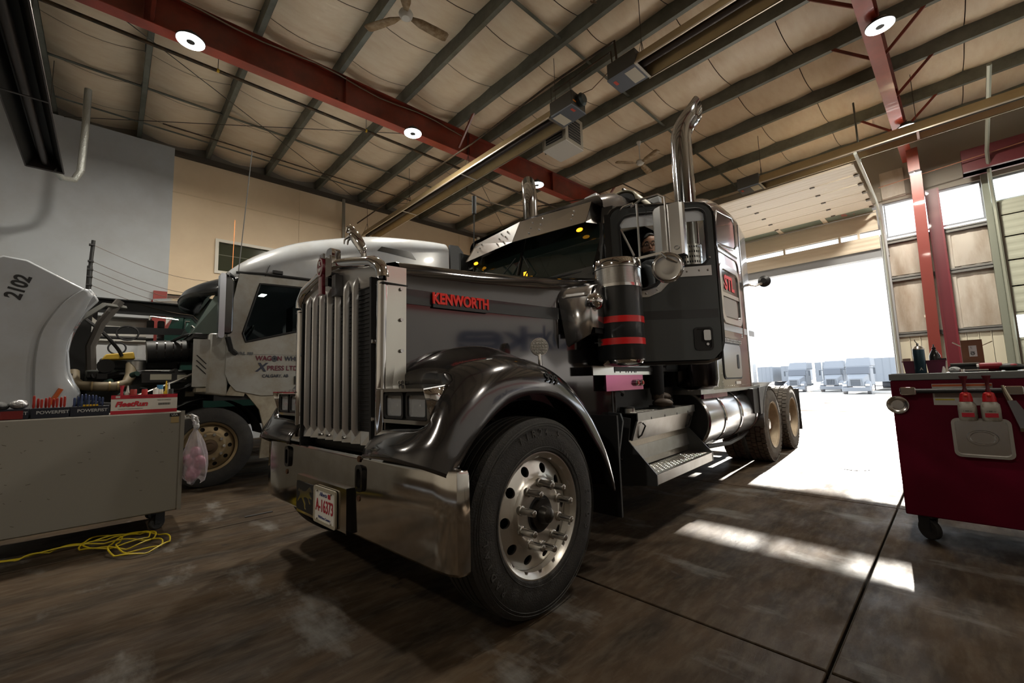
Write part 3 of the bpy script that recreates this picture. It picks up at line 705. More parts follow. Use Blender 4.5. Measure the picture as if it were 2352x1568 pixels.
# round signal light on hood side
sg = thing('signal_light', None, None); sg.parent = T
ax = Vector((.75,-.66,0)).normalized(); cpos = Vector((.93,1.02,1.50))
put('signal_body', G().cyl(cpos-ax*.03, cpos, .062, n=24), chrome, sg)
put('signal_lens', G().cyl(cpos, cpos+ax*.012, .058, n=24), M('ribbed_clear_lens', (.75,.74,.70), .15, .5, bump=1., bscale=90), sg)
for i in range(-2,3):
    for j in range(-2,3):
        if i*i+j*j <= 5:
            q = cpos+ax*.012+Vector((0,0,1))*.02*i+ax.cross(Vector((0,0,1)))*.02*j
            put('lens_dot', G().sphere(q, .0085, 6, 4), bpy.data.materials['ribbed_clear_lens'], sg)
put('signal_stem', G().cyl(cpos-Vector((0,0,.13)), cpos-Vector((0,0,.05)), .014, n=8), chrome, sg)
# ---- cowl / cab
cabm = M('cab_black_paint', (.018,.019,.020), .22, .2, .8)
g = G()
def cabsec(b, w, zt, zb, r):
    s = [(w,zb),(w,zt-r)]+[(w-r+r*math.cos(PI/2*k/5), zt-r+r*math.sin(PI/2*k/5)) for k in range(1,6)]+[(0,zt+.03)]
    return [(x,b,z) for x, z in s]+[(-x,b,z) for x, z in s[-2::-1]]
rows = [cabsec(2.02,.90,2.93,2.80,.10), cabsec(2.2,.97,3.0,2.76,.12), cabsec(2.9,.99,3.06,2.76,.12), cabsec(3.32,1.0,3.10,2.76,.12)]
tp('cab_roof', G().grid(rows), M('cab_roof_paint', (.20,.18,.17), .22, .5, 1.), 'grey cab roof')
tp('cab_side', G().box(.955,.985,2.93,3.40,1.35,2.80), satin)
tp('cab_side', G().box(-.985,-.955,1.92,3.40,1.35,2.80), satin)
tp('cab_back', G().box(-.98,.98,3.36,3.40,1.35,2.95), blackm)
tp('cab_floor', G().box(-.98,.98,1.92,3.40,1.33,1.37), blackm)
tp('door_sill', G().box(.93,.985,1.92,2.95,1.375,1.40), blackg)
tp('firewall', G().box(-.94,.94,1.93,1.99,.95,2.16), blackm)
tp('cowl_panel', G().hexa([(-.95,1.90,2.02),(.95,1.90,2.02),(.97,2.05,2.0),(-.97,2.05,2.0),(-.93,1.86,2.24),(.93,1.86,2.24),(.97,2.05,2.26),(-.97,2.05,2.26)]), cabm, None)
tp('dashboard', G().box(-.9,.9,2.08,2.34,1.9,2.22), blackm)
# seat & steering wheel inside
tp('seat', G().box(.25,.75,2.75,3.25,1.75,1.9).box(.25,.75,3.12,3.28,1.85,2.65), M('seat_fabric', (.03,.03,.035), .9), bev=.04)
tp('steering_wheel', G().tube([(.5+.21*math.cos(t),2.50-.08*math.sin(t),2.12+.19*math.sin(t)) for t in [2*PI*k/24 for k in range(24)]], .014, 6, closed=True), blackm)
# windscreen (two panes in a v) with black frame
for s in (1,-1):
    p = [(s*.015,1.835,2.235),(s*.84,1.885,2.225),(s*.90,1.93,2.30),(s*.895,2.01,2.62),(s*.83,2.03,2.70),(s*.015,1.985,2.73)]
    n = len(p)
    if s < 0: p = p[::-1]
    g = G(); g.add(p, [tuple(range(n))]); tp('windscreen', g, glass_dk, 'dark windscreen pane' if s > 0 else None, thick=.006, sm=None)
g = G().tube([(0,1.825,2.22),(0,1.975,2.74)], .016, 6); tp('windscreen_post', g, blackg)
for s in (1,-1):
    tp('pillar', G().hexa([(s*.88,1.90,2.2),(s*.98,1.97,2.2),(s*.98,2.06,2.2),(s*.9,2.0,2.2),(s*.88,2.03,2.80),(s*.97,2.06,2.80),(s*.98,2.14,2.80),(s*.9,2.1,2.80)]), cabm, sm=None)
    tp('windscreen_gasket', G().tube([(s*.03,1.83,2.225),(s*.84,1.88,2.215),(s*.905,1.925,2.29),(s*.90,2.005,2.63)], .011, 6), blackm)
    wp = tp('wiper', G().tube([(s*.10,1.80,2.235),(s*.18,1.82,2.36),(s*.05,1.885,2.52)], .007, 5), blackm)
# stainless visor
vis = thing('sun_visor', None, None); vis.parent = T; tag(vis, 'riveted stainless drop visor')
lo = {0:(0,1.79,2.655), 1:(.80,1.87,2.645), 2:(.875,2.07,2.655)}
hi = {0:(0,1.92,2.90), 1:(.78,2.02,2.885), 2:(.84,2.20,2.84)}
for s in (1,-1):
    L = [Vector((s*lo[k][0],)+lo[k][1:]) for k in range(3)]; Hh = [Vector((s*hi[k][0],)+hi[k][1:]) for k in range(3)]
    put('visor_blade', G().add([L[0],L[1],Hh[1],Hh[0]], [(0,1,2,3)]), steel, vis, thick=.004, sm=None)
    put('visor_side', G().add([L[1],L[2],Hh[2],Hh[1]], [(0,1,2,3)]), steel, vis, thick=.004, sm=None)
    put('visor_seam', G().tube([L[1].lerp(Hh[1],0), Hh[1]], .008, 5), steel, vis)
    for fa, fz in ((.22,.25),(.22,.5),(.22,.75),(.36,.3),(.36,.55),(.36,.8),(.80,.35),(.80,.55),(.80,.75)):
        q = L[0].lerp(L[1], fa).lerp(Hh[0].lerp(Hh[1], fa), fz)
        nn = (L[1]-L[0]).cross(Hh[0]-L[0]).normalized(); nn = nn if nn.y < 0 else -nn
        put('rivet', G().sphere(q+nn*.004, .009, 8, 5), chrome, vis)
    put('marker_lamp_glow', G().sphere((s*.70,1.93,2.62), .03, 10, 6, sc=(1.2,.5,.6)), amber, vis)
put('visor_seam', G().tube([Vector(lo[0]), Vector(hi[0])], .006, 5), steel, vis)
put('marker_lamp_glow', G().box(.11,.15,1.815,1.825,2.27,2.33), amber, vis)  # glowing bar stands in for a marker's amber reflection in the windscreen
# roof fittings
tp('roof_marker_lamp', G().hexa([(.50,2.30,3.04),(.68,2.28,3.04),(.68,2.42,3.04),(.50,2.42,3.04),(.515,2.33,3.11),(.665,2.31,3.11),(.665,2.40,3.11),(.515,2.40,3.11)]), M('clear_marker', (.65,.68,.72), .15, .3), 'clear roof marker lamp', bev=.01)
sc_ = thing('roof_scoop', None, None); sc_.parent = T
g = G(); rows = []
for b, sc in ((2.26,1.0),(2.30,1.05),(2.6,1.0),(2.85,.6)):
    rows.append([(.90+.15*sc*math.cos(t), b+.10, 2.93+.12*sc*max(0,math.sin(t))**.8) for t in [PI*k/10 for k in range(11)]])
g.grid(rows); put('scoop_shell', g, M('pale_scoop', (.50,.47,.36), .4), sc_, thick=.012)
put('scoop_mouth', G().prism([(.90+.135*math.cos(t), 2.93+.10*math.sin(t)) for t in [PI*k/10 for k in range(11)]], 2.37, 2.385), blackm, sc_)
tp('roof_rail', G().tube([(.93,2.35,3.06),(.96,3.25,3.10)], .012, 6), blackg)
tp('small_beacon', G().box(.86,1.0,3.0,3.08,3.11,3.18), M('beacon_grey', (.4,.42,.44), .4), bev=.01)
# antenna on the far door
an = thing('antenna', None, None); an.parent = T
put('whip', G().cyl((-.80,1.98,2.45),(-.79,2.0,3.25), .007, n=6), blackm, an)
put('load_coil', G().cyl((-.79,2.0,3.25),(-.785,2.0,3.46), .026, n=12), M('coil_grey', (.05,.055,.06), .5), an)
put('mount', G().tube([(-.95,2.0,2.6),(-.80,1.98,2.6)], .015, 6), steel, an)
# ---- sleeper
slm = M('sleeper_paint', (.30,.285,.28), .16, .85, .8, rvar=.06)
sl = thing('sleeper', None, None); sl.parent = T; tag(sl, 'polished grey sleeper box')
def slsec(b, w, zt, r, zb=1.12):
    s = [(w,zb),(w,zt-r)]+[(w-r+r*math.cos(PI/2*k/6), zt-r+r*math.sin(PI/2*k/6)) for k in range(1,7)]+[(w*.4,zt+.02),(0,zt+.03)]
    return [(x,b,z) for x, z in s]+[(-x,b,z) for x, z in s[-2::-1]]
rows = [slsec(*q) for q in cat([(3.36,1.02,3.02,.14),(3.42,1.08,3.10,.14),(3.8,1.14,3.36,.14),(4.3,1.15,3.53,.13),(4.9,1.15,3.57,.12),(5.30,1.15,3.56,.12)], 3)]
put('sleeper_shell', G().grid(rows), slm, sl)
rows = [slsec(5.31,1.145,3.55,.10), slsec(5.72,1.13,3.45,.12), slsec(5.80,1.10,3.36,.12)]
put('rear_extender', G().grid(rows), M('extender_paint', (.36,.35,.345), .24, .8, .6), sl)
put('sleeper_back', G().box(-1.1,1.1,5.76,5.80,1.12,3.38), blackm, sl)
put('sleeper_floor', G().box(-1.14,1.14,3.4,5.78,1.08,1.13), alu, sl)
yz = lambda p, h: (h, p[0], p[1])
A1 = 1.152
put('upper_panel', G().prism([(4.18,2.92),(4.38,3.34),(4.98,3.40),(5.06,3.34),(5.06,3.05),(4.98,3.0)], A1, A1+.006, yz), M('dark_panel', (.09,.085,.085), .15, .6, .8), sl, sm=None)
put('panel_trim', G().tube([(A1+.006,b,z) for b, z in ((4.16,2.90),(4.37,3.36),(4.98,3.42),(5.08,3.35),(5.08,3.04),(5.0,2.98))], .010, 6, closed=True), slm, sl)
win = put('side_window', G().prism(rrect(4.30,5.0,1.98,2.62,.10), A1, A1+.008, yz), M('sleeper_glass', (.10,.10,.10), .08, .3), sl, label='sleeper side window with red letters')
put('window_trim', G().ring(rrect(4.24,5.06,1.92,2.68,.13), rrect(4.31,4.99,1.99,2.61,.09), A1-.002, A1+.022, yz), steel, sl)
put('window_bar', G().box(A1,A1+.018,4.32,4.98,2.26,2.31), steel, sl)
put('lower_shade', G().prism(rrect(4.34,4.90,2.01,2.25,.05), A1+.008, A1+.012, yz), M('pale_shade', (.34,.31,.28), .5), sl)
text('window_lettering', 'STL', .25, M('decal_red', (.85,.03,.04), .4), sl, frame((A1+.014,4.62,2.44), (0,1,0), (0,0,1)), bold=.010, depth=.001, sx=1.0, label='red STL lettering')
put('recess_trim', G().ring(rrect(4.14,5.14,1.74,2.86,.12), rrect(4.17,5.11,1.77,2.83,.10), A1-.002, A1+.008, yz), slm, sl)
put('side_stripe', G().box(A1-.002,A1+.003,3.6,5.30,1.83,1.91).box(1.136,1.140,5.31,5.74,1.83,1.91), M('pale_stripe', (.45,.45,.46), .3, .5), sl)
ht = put('luggage_door', G().prism(rrect(4.18,4.88,1.25,1.66,.06), A1, A1+.010, yz), M('luggage_door_metal', (.42,.41,.40), .2, .9), sl)
put('luggage_door_seal', G().ring(rrect(4.16,4.90,1.23,1.68,.07), rrect(4.18,4.88,1.25,1.66,.06), A1-.001, A1+.006, yz), blackm, sl)
put('handle_cup', G().prism(rrect(4.70,4.78,1.36,1.54,.02), A1+.010, A1+.014, yz), blackm, sl)
put('number_plate_small', G().box(A1,A1+.006,4.60,4.80,1.165,1.20), white_pl, sl)
g = G()
for r0 in ((4.18,5.12,2.89,22),(4.2,4.95,1.715,14),(4.2,4.95,1.69,14)):
    for k in range(r0[3]):
        b = r0[0]+(r0[1]-r0[0])*k/(r0[3]-1); g.sphere((A1,b,r0[2]), .011, 6, 4, sc=(.6,1,1.6))
put('rivet_rows', g, chrome, sl, kind='stuff')
g = G()
for b in (4.10,5.26,5.34):
    for k in range(22): g.sphere((A1-.004,b,1.2+k*.1), .006, 5, 3)
for k in range(24): g.sphere((A1-.002,3.55+k*.075,1.15), .006, 5, 3)
put('rivet_rows', g, steel, sl, kind='stuff')
put('seam', G().box(A1-.005,A1+.004,5.295,5.315,1.12,3.42), steel, sl)
wl_ = thing('work_lamp', None, None); wl_.parent = T
put('lamp_bowl', G().lathe([(-.05,.0),(-.05,.04),(0,.085),(.03,.085),(.03,.0)], c=(1.30,5.88,2.66), ax='y', n=18), blackm, wl_)
put('lamp_arm', G().tube([(1.10,5.70,2.62),(1.2,5.80,2.60),(1.30,5.86,2.64)], .02, 6), steel, wl_)
# ---- exhaust stacks
for s in (1,-1):
    ex = thing('exhaust_stack', None, None); ex.parent = T
    px, py = s*1.12, 3.42
    pts = [(px,py,1.4),(px,py,2.2),(px,py,3.0),(px,py,3.6),(px,py,3.88)]
    for k in range(1,6):
        t = k/5*math.radians(42); pts.append((px+s*.30*(1-math.cos(t))*1.0, py+.30*(1-math.cos(t)), 3.88+.42*math.sin(t)))
    e = Vector(pts[-1]); d = (e-Vector(pts[-2])).normalized(); pts.append(tuple(e+d*.16))
    n = 28
    g = G().tube(pts, .108, n, cap=False)
    # slash cut the mouth
    last = len(pts)-1
    for k in range(n):
        v = Vector(g.v[last*n+k]); c = Vector(pts[-1]); off = (v-c); v2 = v+d*(-off.x*s*.9-off.y*.9)*.9; g.v[last*n+k] = tuple(v2)
    put('pipe', g, M('stack_chrome', (.62,.64,.67), .10, 1., rvar=.08) if s > 0 else bpy.data.materials['stack_chrome'], ex, thick=.004, label='curved turnout pipe' if s > 0 else None)
    if s > 0:
        # perforated heat shield
        g = G(); R_ = .128; nseg = 22; zs0, zs1, nr = 2.02, 2.68, 12
        for i in range(nseg):
            t0 = math.radians(-150)+math.radians(240)*i/nseg; dt = math.radians(240)/nseg
            for j in range(nr):
                h0 = zs0+(zs1-zs0)*j/nr; dh = (zs1-zs0)/nr
                cu, cv = t0+dt*.5, h0+dh*.5
                hole = True
                if not hole:
                    q = [(R_*math.cos(t), R_*math.sin(t), z) for t, z in ((t0,h0),(t0+dt,h0),(t0+dt,h0+dh),(t0,h0+dh))]
                    g.add([(px+x,py+y,z) for x, y, z in q], [(0,1,2,3)]); continue
                o = []; inn = []
                for k in range(8):
                    a = PI/4*k; cx, cy = math.cos(a), math.sin(a); m = max(abs(cx), abs(cy))
                    o.append((cu+cx/m*dt/2, cv+cy/m*dh/2)); inn.append((cu+cx*dt*.30, cv+cy*dh*.26))
                q = [(px+R_*math.cos(t), py+R_*math.sin(t), z) for t, z in o+inn]
                g.add(q, [(k,(k+1)%8,8+(k+1)%8,8+k) for k in range(8)])
        put('perforated_shield', g, steel, ex, 'perforated stainless heat shield')
        put('shield_core', G().cyl((px,py,1.95),(px,py,2.66), .112, n=20), blackm, ex)
        put('muffler', G().lathe([(1.13,0),(1.135,.14),(1.17,.20),(1.24,.215),(2.0,.215),(2.02,.15)], c=(px-.02,py,0), ax='z', n=32), M('muffler_dark', (.06,.055,.06), .18, 1.), ex)
        put('muffler_band', G().lathe([(1.60,.22),(1.64,.22)], c=(px-.02,py,0), ax='z', n=32), steel, ex)
# ---- driver door (open)
dang = math.radians(50)
dr = thing('cab_door', None, None); dr.parent = T; tag(dr, 'open dark driver door')
dr.location = (1.0, 1.90, 0); dr.rotation_euler = (0, 0, PI/2-dang)   # local x runs from hinge to handle edge, -y is the outer face
xz = lambda p, h: (p[0], h, p[1])
outer = rrect(.02,.86,1.40,2.70,.10,5)
def insetpoly(): pass
WG = [(.83,2.57),(.80,2.635),(.75,2.665),(.20,2.640),(.13,2.62),(.09,2.56),(.10,2.0),(.28,2.0),(.36,2.03),(.42,2.09),(.48,2.15),(.58,2.18),(.76,2.18),(.82,2.23)]
WG = [(min(x,.805), z) for x, z in WG]
# door skin with window opening: ring from outer outline to window outline by matched angle
def resample(poly, n, c, start=0):
    out = []
    for k in range(n):
        a = 2*PI*k/n; d = Vector((math.cos(a), math.sin(a))); best = None
        for i in range(len(poly)):
            p = Vector(poly[i])-c; q = Vector(poly[(i+1)%len(poly)])-c; e = q-p
            den = d.x*e.y-d.y*e.x
            if abs(den) < 1e-9: continue
            t = (p.x*e.y-p.y*e.x)/den; u = (p.x*d.y-p.y*d.x)/den
            if t > 0 and -1e-6 <= u <= 1+1e-6: best = t if best is None else max(best, t)
        out.append(tuple(c+d*best))
    return out
c0 = Vector((.45,2.35)); NN = 96
def snap(rs, poly):
    rs = list(rs); used = set()
    for p in poly:
        i = min((j for j in range(len(rs)) if j not in used), key=lambda j: (rs[j][0]-p[0])**2+(rs[j][1]-p[1])**2)
        if (rs[i][0]-p[0])**2+(rs[i][1]-p[1])**2 < .0025: rs[i] = p; used.add(i)
    return rs
O_ = snap(resample(outer, NN, c0), outer); I_ = resample(WG, NN, c0)
put('door_skin', G().ring(O_, I_, -.022, .022, xz), M('door_satin', (.052,.060,.064), .36, .1, .5), dr, sm=30)
fr = [(.5*(a[0]+b[0]), 0) for a, b in zip(O_, I_)]
put('door_edge_seal', G().tube([(x, .0, z) for x, z in resample(rrect(.005,.875,1.385,2.715,.11,5), 64, c0)], .021, 6, closed=True), blackg, dr)
put('window_seal', G().tube([(x, -.024, z) for x, z in I_], .011, 6, closed=True), blackm, dr)
gl = put('window_glass', G().prism(I_, -.003, .003, xz), M('door_glass', (.85,.90,.90), .02, trans=1., ior=1.04), dr, sm=None)
put('visor_band', G().prism([(.10,2.53),(.805,2.565),(.805,2.60),(.79,2.635),(.75,2.66),(.20,2.635),(.13,2.615),(.10,2.57)], -.012, -.007, xz), M('sky_tinted_chop', (.78,.83,.90), .35, .2), dr, 'pale window top chop', sm=None)  # pale blue puts the mirrored sky into the band's colour
trim = [(.0+.10,1.93),(.30,1.93),(.40,1.97),(.48,2.05),(.56,2.085),(.82,2.09),(.82,2.175),(.58,2.165),(.49,2.135),(.43,2.075),(.37,2.01),(.29,1.985),(.10,1.985)]
put('window_trim', G().prism(trim, -.030, -.022, xz), steel, dr, 'stainless window trim', sm=None)
for x, z in ((.28,1.96),(.37,1.99),(.44,2.06),(.53,2.12),(.62,2.13),(.72,2.135),(.79,2.135),(.81,2.24)): put('trim_bolt', G().sphere((x,-.032,z), .009, 8, 5), chrome, dr)
put('door_stripe', G().box(.04,.85,-.0245,-.022,1.742,1.812), stripe, dr)
put('handle_cup', G().ring(rrect(.64,.79,1.475,1.665,.03), rrect(.655,.775,1.49,1.65,.025), -.032, -.02, xz), blackm, dr)
put('handle_recess', G().prism(rrect(.655,.775,1.49,1.65,.02), -.023, -.0225, xz), blackm, dr)
put('handle', G().prism(rrect(.715,.770,1.555,1.64,.012), -.038, -.026, xz), steel, dr, 'silver paddle handle')
put('key_lock', G().cyl((.745,-.030,1.525),(.745,-.022,1.525), .011, n=12), steel, dr)
put('hinge_edge', G().box(-.03,.02,-.03,.03,1.45,2.65), cabm, dr)
# ---- mirror assembly
mi = thing('side_mirror', None, None); mi.parent = T; tag(mi, 'tall stainless side mirror on tube frame')
put('mirror_back', G().prism([(1.365,1.985),(1.375,1.96),(1.45,1.925),(1.487,1.94),(1.495,1.955),(1.50,1.94),(1.59,1.945),(1.605,1.97),(1.605,2.02),(1.365,2.02)], 2.19, 2.60, lambda p,h:(p[0],p[1],h)), M('mirror_steel', (.74,.74,.74), .2, .95), mi, sm=25)
put('mirror_cap', G().box(1.365,1.605,1.95,2.02,2.185,2.192).box(1.365,1.605,1.95,2.02,2.598,2.605), blackm, mi)
put('mirror_glass', G().box(1.375,1.595,2.02,2.024,2.2,2.59), M('mirror_glass', (.9,.9,.9), .01, 1.), mi)
put('mirror_stamp', G().ring(ell(1.555,2.245,.022,.016), ell(1.555,2.245,.016,.011), 1.937, 1.944), M('stamp', (.35,.34,.33), .4, .8), mi)
tubes = [[(1.26,1.93,2.68),(1.26,1.93,2.24)], [(1.20,1.95,2.68),(1.30,1.93,2.705),(1.44,1.93,2.70),(1.49,1.93,2.66),(1.495,1.925,2.55),(1.495,1.925,2.20)],
         [(1.02,1.98,2.655),(1.13,1.95,2.70),(1.22,1.94,2.70)], [(1.03,1.97,2.65),(1.21,1.93,2.26)], [(.88,2.02,2.60),(1.02,1.98,2.655)]]
for t in tubes: put('mirror_tube', G().tube(t, .0095, 8), steel, mi)
put('lower_bracket', G().box(1.18,1.50,1.915,1.945,2.215,2.235), steel, mi)
put('cable', G().tube([(1.27,1.95,2.66),(1.30,1.95,2.66),(1.33,1.95,2.62),(1.325,1.95,2.57)], .004, 5), blackm, mi)
put('clamp', G().box(1.00,1.05,1.95,2.0,2.63,2.675), steel, mi)
sm_ = thing('spot_mirror', None, None); sm_.parent = T
cc = Vector((1.49,1.90,2.095)); nd = Vector((.36,-.92,-.12)).normalized(); u = nd.orthogonal().normalized(); w = nd.cross(u)
def dish(R_, prof):
    g = G(); rows = []
    for h, r in prof: rows.append([cc+nd*h+(u*math.cos(2*PI*k/28)+w*math.sin(2*PI*k/28))*r for k in range(28)])
    return g.grid(rows, closed=True)
put('dish', dish(0, [(.005,.001),(.0045,.05),(.002,.088),(.004,.094),(.002,.100),(-.012,.112),(-.020,.112),(-.020,.001)]), steel, sm_, 'round convex mirror back')
put('dish_rim', dish(0, [(-.006,.113),(-.010,.117),(-.018,.117),(-.022,.113),(-.006,.113)]), chrome, sm_)
put('arm', G().tube([cc+nd*.03+Vector((-.04,0,.12)), cc+nd*.05+Vector((0,0,.07)), cc+nd*.03+Vector((.06,.03,.03))], .007, 6), steel, sm_)
# lower second convex mirror on door
# ---- air cleaner
ac = thing('air_cleaner', None, None); ac.parent = T; tag(ac, 'black air cleaner canister with red bands')
ca = (1.085,1.86)
put('canister', G().lathe([(1.41,.0),(1.41,.178),(1.43,.187),(2.0,.187)], c=ca+(0,), ax='z', n=40), M('canister_black', (.016,.018,.020), .34, 0, .3, col2=(.30,.30,.28), nscale=55, nmix=(.745,.77)), ac)
put('base_cap', G().lathe([(1.36,0),(1.365,.12),(1.385,.165),(1.41,.175),(1.42,.176)], c=ca+(0,), ax='z', n=40), chrome, ac)
# perforated intake screen built as a grid of punched cells
g = G(); R_ = .188; ns = 84; nr = 15
for i in range(ns):
    t0 = math.radians(-175)+math.radians(230)*i/ns; dt = math.radians(230)/ns
    for j in range(nr):
        h0 = 2.005+.135*j/nr; dh = .135/nr; cu, cv = t0+dt*.5, h0+dh*.5; o = []; inn = []
        for k in range(4):
            a = PI/4+PI/2*k; cx, cy = math.cos(a), math.sin(a); m = max(abs(cx), abs(cy))
            o.append((cu+cx/m*dt/2, cv+cy/m*dh/2)); inn.append((cu+cx*dt*.36, cv+cy*dh*.36))
        q = [(ca[0]+R_*math.cos(t), ca[1]+R_*math.sin(t), z) for t, z in o+inn]
        g.add(q, [(k,(k+1)%4,4+(k+1)%4,4+k) for k in range(4)])
put('intake_screen', g, steel, ac, 'perforated silver intake screen', kind='stuff')
put('screen_core', G().lathe([(2.0,.180),(2.15,.180)], c=ca+(0,), ax='z', n=40), M('screen_core', (.10,.10,.10), .6), ac)
put('screen_ring', G().lathe([(1.985,.189),(1.985,.192),(2.008,.192),(2.008,.189)], c=ca+(0,), ax='z', n=40), chrome, ac)
put('top_cap', G().lathe([(2.138,.189),(2.138,.196),(2.20,.196),(2.212,.188),(2.222,.10),(2.224,0)], c=ca+(0,), ax='z', n=40), chrome, ac)
for z in (1.555,1.725):
    put('red_band', G().lathe([(z-.025,.188),(z-.025,.192),(z+.025,.192),(z+.025,.188)], c=ca+(0,), ax='z', n=40, a0=math.radians(-112), a1=math.radians(160)), redp, ac, 'gloss red strap')
    q = Vector((ca[0]+.195*math.cos(math.radians(-114)), ca[1]+.195*math.sin(math.radians(-114)), z))
    put('band_clamp', G().box(q.x-.012,q.x+.012,q.y-.014,q.y+.012,z-.03,z+.03).cyl((q.x-.05,q.y,z),(q.x+.02,q.y,z), .006, n=6), steel, ac)
# intake duct between hood and cleaner
idm = M('duct_steel', (.58,.57,.57), .24, .9)
g = G()
outl = [(.79,1.90),(.795,1.945),(.82,1.985),(.87,2.0),(1.04,2.0),(1.04,1.66),(1.02,1.60),(.855,1.515),(.845,1.53)]
rows = []
front = [(.80,1.93,1.47),(1.05,1.93,1.55)]
def ductsec(a):
    t = (a-.80)/.25; yb = 1.43+.08*t
    s = []
    for k in range(9):
        q = PI*k/8; s.append((a, yb+.10-.10*math.cos(q*.5*1.0) if k < 1 else yb+.10-.10*math.cos(q/2), 1.90+.10*math.sin(q/2)))
    s = [(a, yb, 1.90)]+[(a, yb+.11*(1-math.cos(PI/2*k/10)), 1.90+.10*math.sin(PI/2*k/10)) for k in range(1,11)]
    return s
rows = [ductsec(.80+.25*k/4) for k in range(5)]
g.grid(rows)
g.add([(.80,1.43,1.90),(1.05,1.51,1.90),(1.05,1.51,1.66),(1.03,1.51,1.61),(.865,1.45,1.52),(.85,1.445,1.54)], [(0,5,4,3,2,1)])
g.add([(1.05,1.51,1.90),(1.05,1.51,1.66),(1.05,1.75,1.66),(1.05,1.75,2.0),(1.05,1.62,2.0)], [(0,1,2,3,4)])
tp('intake_duct', g, idm, 'brushed steel intake duct', thick=.006, sm=8.9)
tp('duct_back', G().box(.84,1.04,1.56,1.74,1.62,1.95), blackm)
dm = Vector((1.10,1.55,1.86))
tp('dome_lamp', G().lathe([(-.05,.065),(-.01,.068),(.015,.06),(.035,.04),(.045,.0)], c=dm-Vector((.02,0,0)), ax='x', n=24), chrome, 'chrome dome lamp')
tp('cowl_gasket', G().tube([(.95,1.93,2.14),(.985,1.92,2.05),(.99,1.90,1.95)], .014, 6), blackg)
# ---- underbody
fr_m = M('frame_black', (.014,.013,.013), .6)
for s in (1,-1):
    tp('frame_rail', G().box(min(s*.40,s*.48), max(s*.40,s*.48), .12, 8.4, .72, .98), fr_m)
tp('front_axle', G().box(-.85,.85,WB-.06,WB+.06,.38,.52), fr_m)
tp('engine_block', G().box(-.38,.38,.25,1.9,.60,1.9), fr_m)
tp('radiator_pan', G().box(-.5,.5,.10,.24,.55,1.9), fr_m)
tp('crossmember', G().box(-.45,.45,3.2,3.35,.7,.95).box(-.45,.45,6.6,7.1,.62,.9), fr_m)
pk = tp('pipe_cover_panel', G().box(.965,.98,1.78,2.42,1.17,1.30), M('pink_reflection_tint', (.55,.16,.32), .16, .9), 'polished magenta lower cab panel')  # magenta reflection on the polished metal is put into its colour
g = G()
put('panel_upper', G().box(.965,.977,1.60,2.90,1.30,1.373), steel, pk)
for b in (1.93,2.02,2.12,2.16,2.22,2.27,2.3):
    for dz in (0,.03): put('panel_hole', G().cyl((.977,b,1.325+dz),(.979,b,1.325+dz), .007, n=8), blackm, pk)
for b in (2.27,2.36):
    put('gladhand', G().lathe([(0,.028),(.02,.028),(.03,.02),(.03,0)], c=(.98,b,1.23), ax='x', n=16), chrome, pk)
    put('gladhand_face', G().cyl((1.01,b,1.23),(1.014,b,1.23), .017, n=12), redlens, pk)
tp('cab_skirt', G().box(.80,.88,1.80,3.3,1.02,1.17), blackm)
tp('grab_handle', G().tube([(.93,1.83,1.20),(.96,1.95,1.20),(.96,2.08,1.15),(.93,2.12,1.13)], .016, 8), blackm)
tp('battery_cover', G().prism([(.70,1.02),(1.03,.99),(1.05,.93),(.98,.55),(.70,.55)], 1.88, 1.90, lambda p,h:(p[0],h,p[1])), M('dark_plate', (.06,.065,.07), .45, .5), None)
tp('chassis_fairing', G().box(.55,.80,1.70,3.5,.50,1.02), blackm)
# toolbox step
tp('round_cap', G().cyl((.93,2.19,.975),(.93,2.19,1.01), .065, n=20), steel); tp('cap_lid', G().cyl((.93,2.19,1.01),(.93,2.19,1.022), .06, n=20), blackm)
sb = thing('toolbox_step', None, None); sb.parent = T; tag(sb, 'aluminium toolbox with diamond plate steps')
dp = M('diamond_plate', (.55,.54,.52), .32, 1., col2=(.30,.27,.23), nscale=5)
y0, y1 = 2.13, 3.42
put('box_top', G().box(.60,1.05,y0,y1,.965,.975), dp, sb)
put('box_lip', G().box(1.045,1.055,y0,y1,.905,.975), alu, sb, sm=None)
put('box_lid_face', G().hexa([(.97,y0+.01,.74),(.99,y0+.01,.74),(.99,y1-.01,.74),(.97,y1-.01,.74),(1.03,y0+.01,.905),(1.045,y0+.01,.905),(1.045,y1-.01,.905),(1.03,y1-.01,.905)]), alu, sb, sm=None)
put('box_riser', G().box(.94,.955,y0,y1,.50,.74), M('riser_alu', (.62,.59,.52), .30, 1., col2=(.36,.31,.25), nscale=6, rvar=.2), sb, sm=None)
put('riser_fold', G().hexa([(.955,y0,.60),(.975,y0,.56),(.975,y1,.56),(.955,y1,.60),(.955,y0,.68),(.960,y0,.68),(.960,y1,.68),(.955,y1,.68)]), alu, sb, sm=None)
put('tread', G().box(.955,1.20,y0-.02,y1,.478,.490), dp, sb, sm=None)
put('tread_lip', G().box(1.192,1.202,y0-.02,y1,.41,.490), alu, sb, sm=None)
for zz, x0_, x1_, nm in ((.490,.97,1.19,'tread_diamonds'),(.975,.66,1.04,'top_diamonds')):
    g = G(); cnt = 0
    nx = int((x1_-x0_)/.028); ny = int((y1-y0)/.034)
    for i in range(nx):
        for j in range(ny):
            x = x0_+.014+i*.028; y = y0+.02+j*.034; s_ = 1 if (i+j) % 2 else -1
            g.add([(x-.009,y-.004*s_,zz),(x,y-.011,zz),(x+.009,y+.004*s_,zz),(x,y+.011,zz),(x,y,zz+.004)], [(0,1,4),(1,2,4),(2,3,4),(3,0,4)])
    put(nm, g, dp, sb, kind='stuff', sm=None)
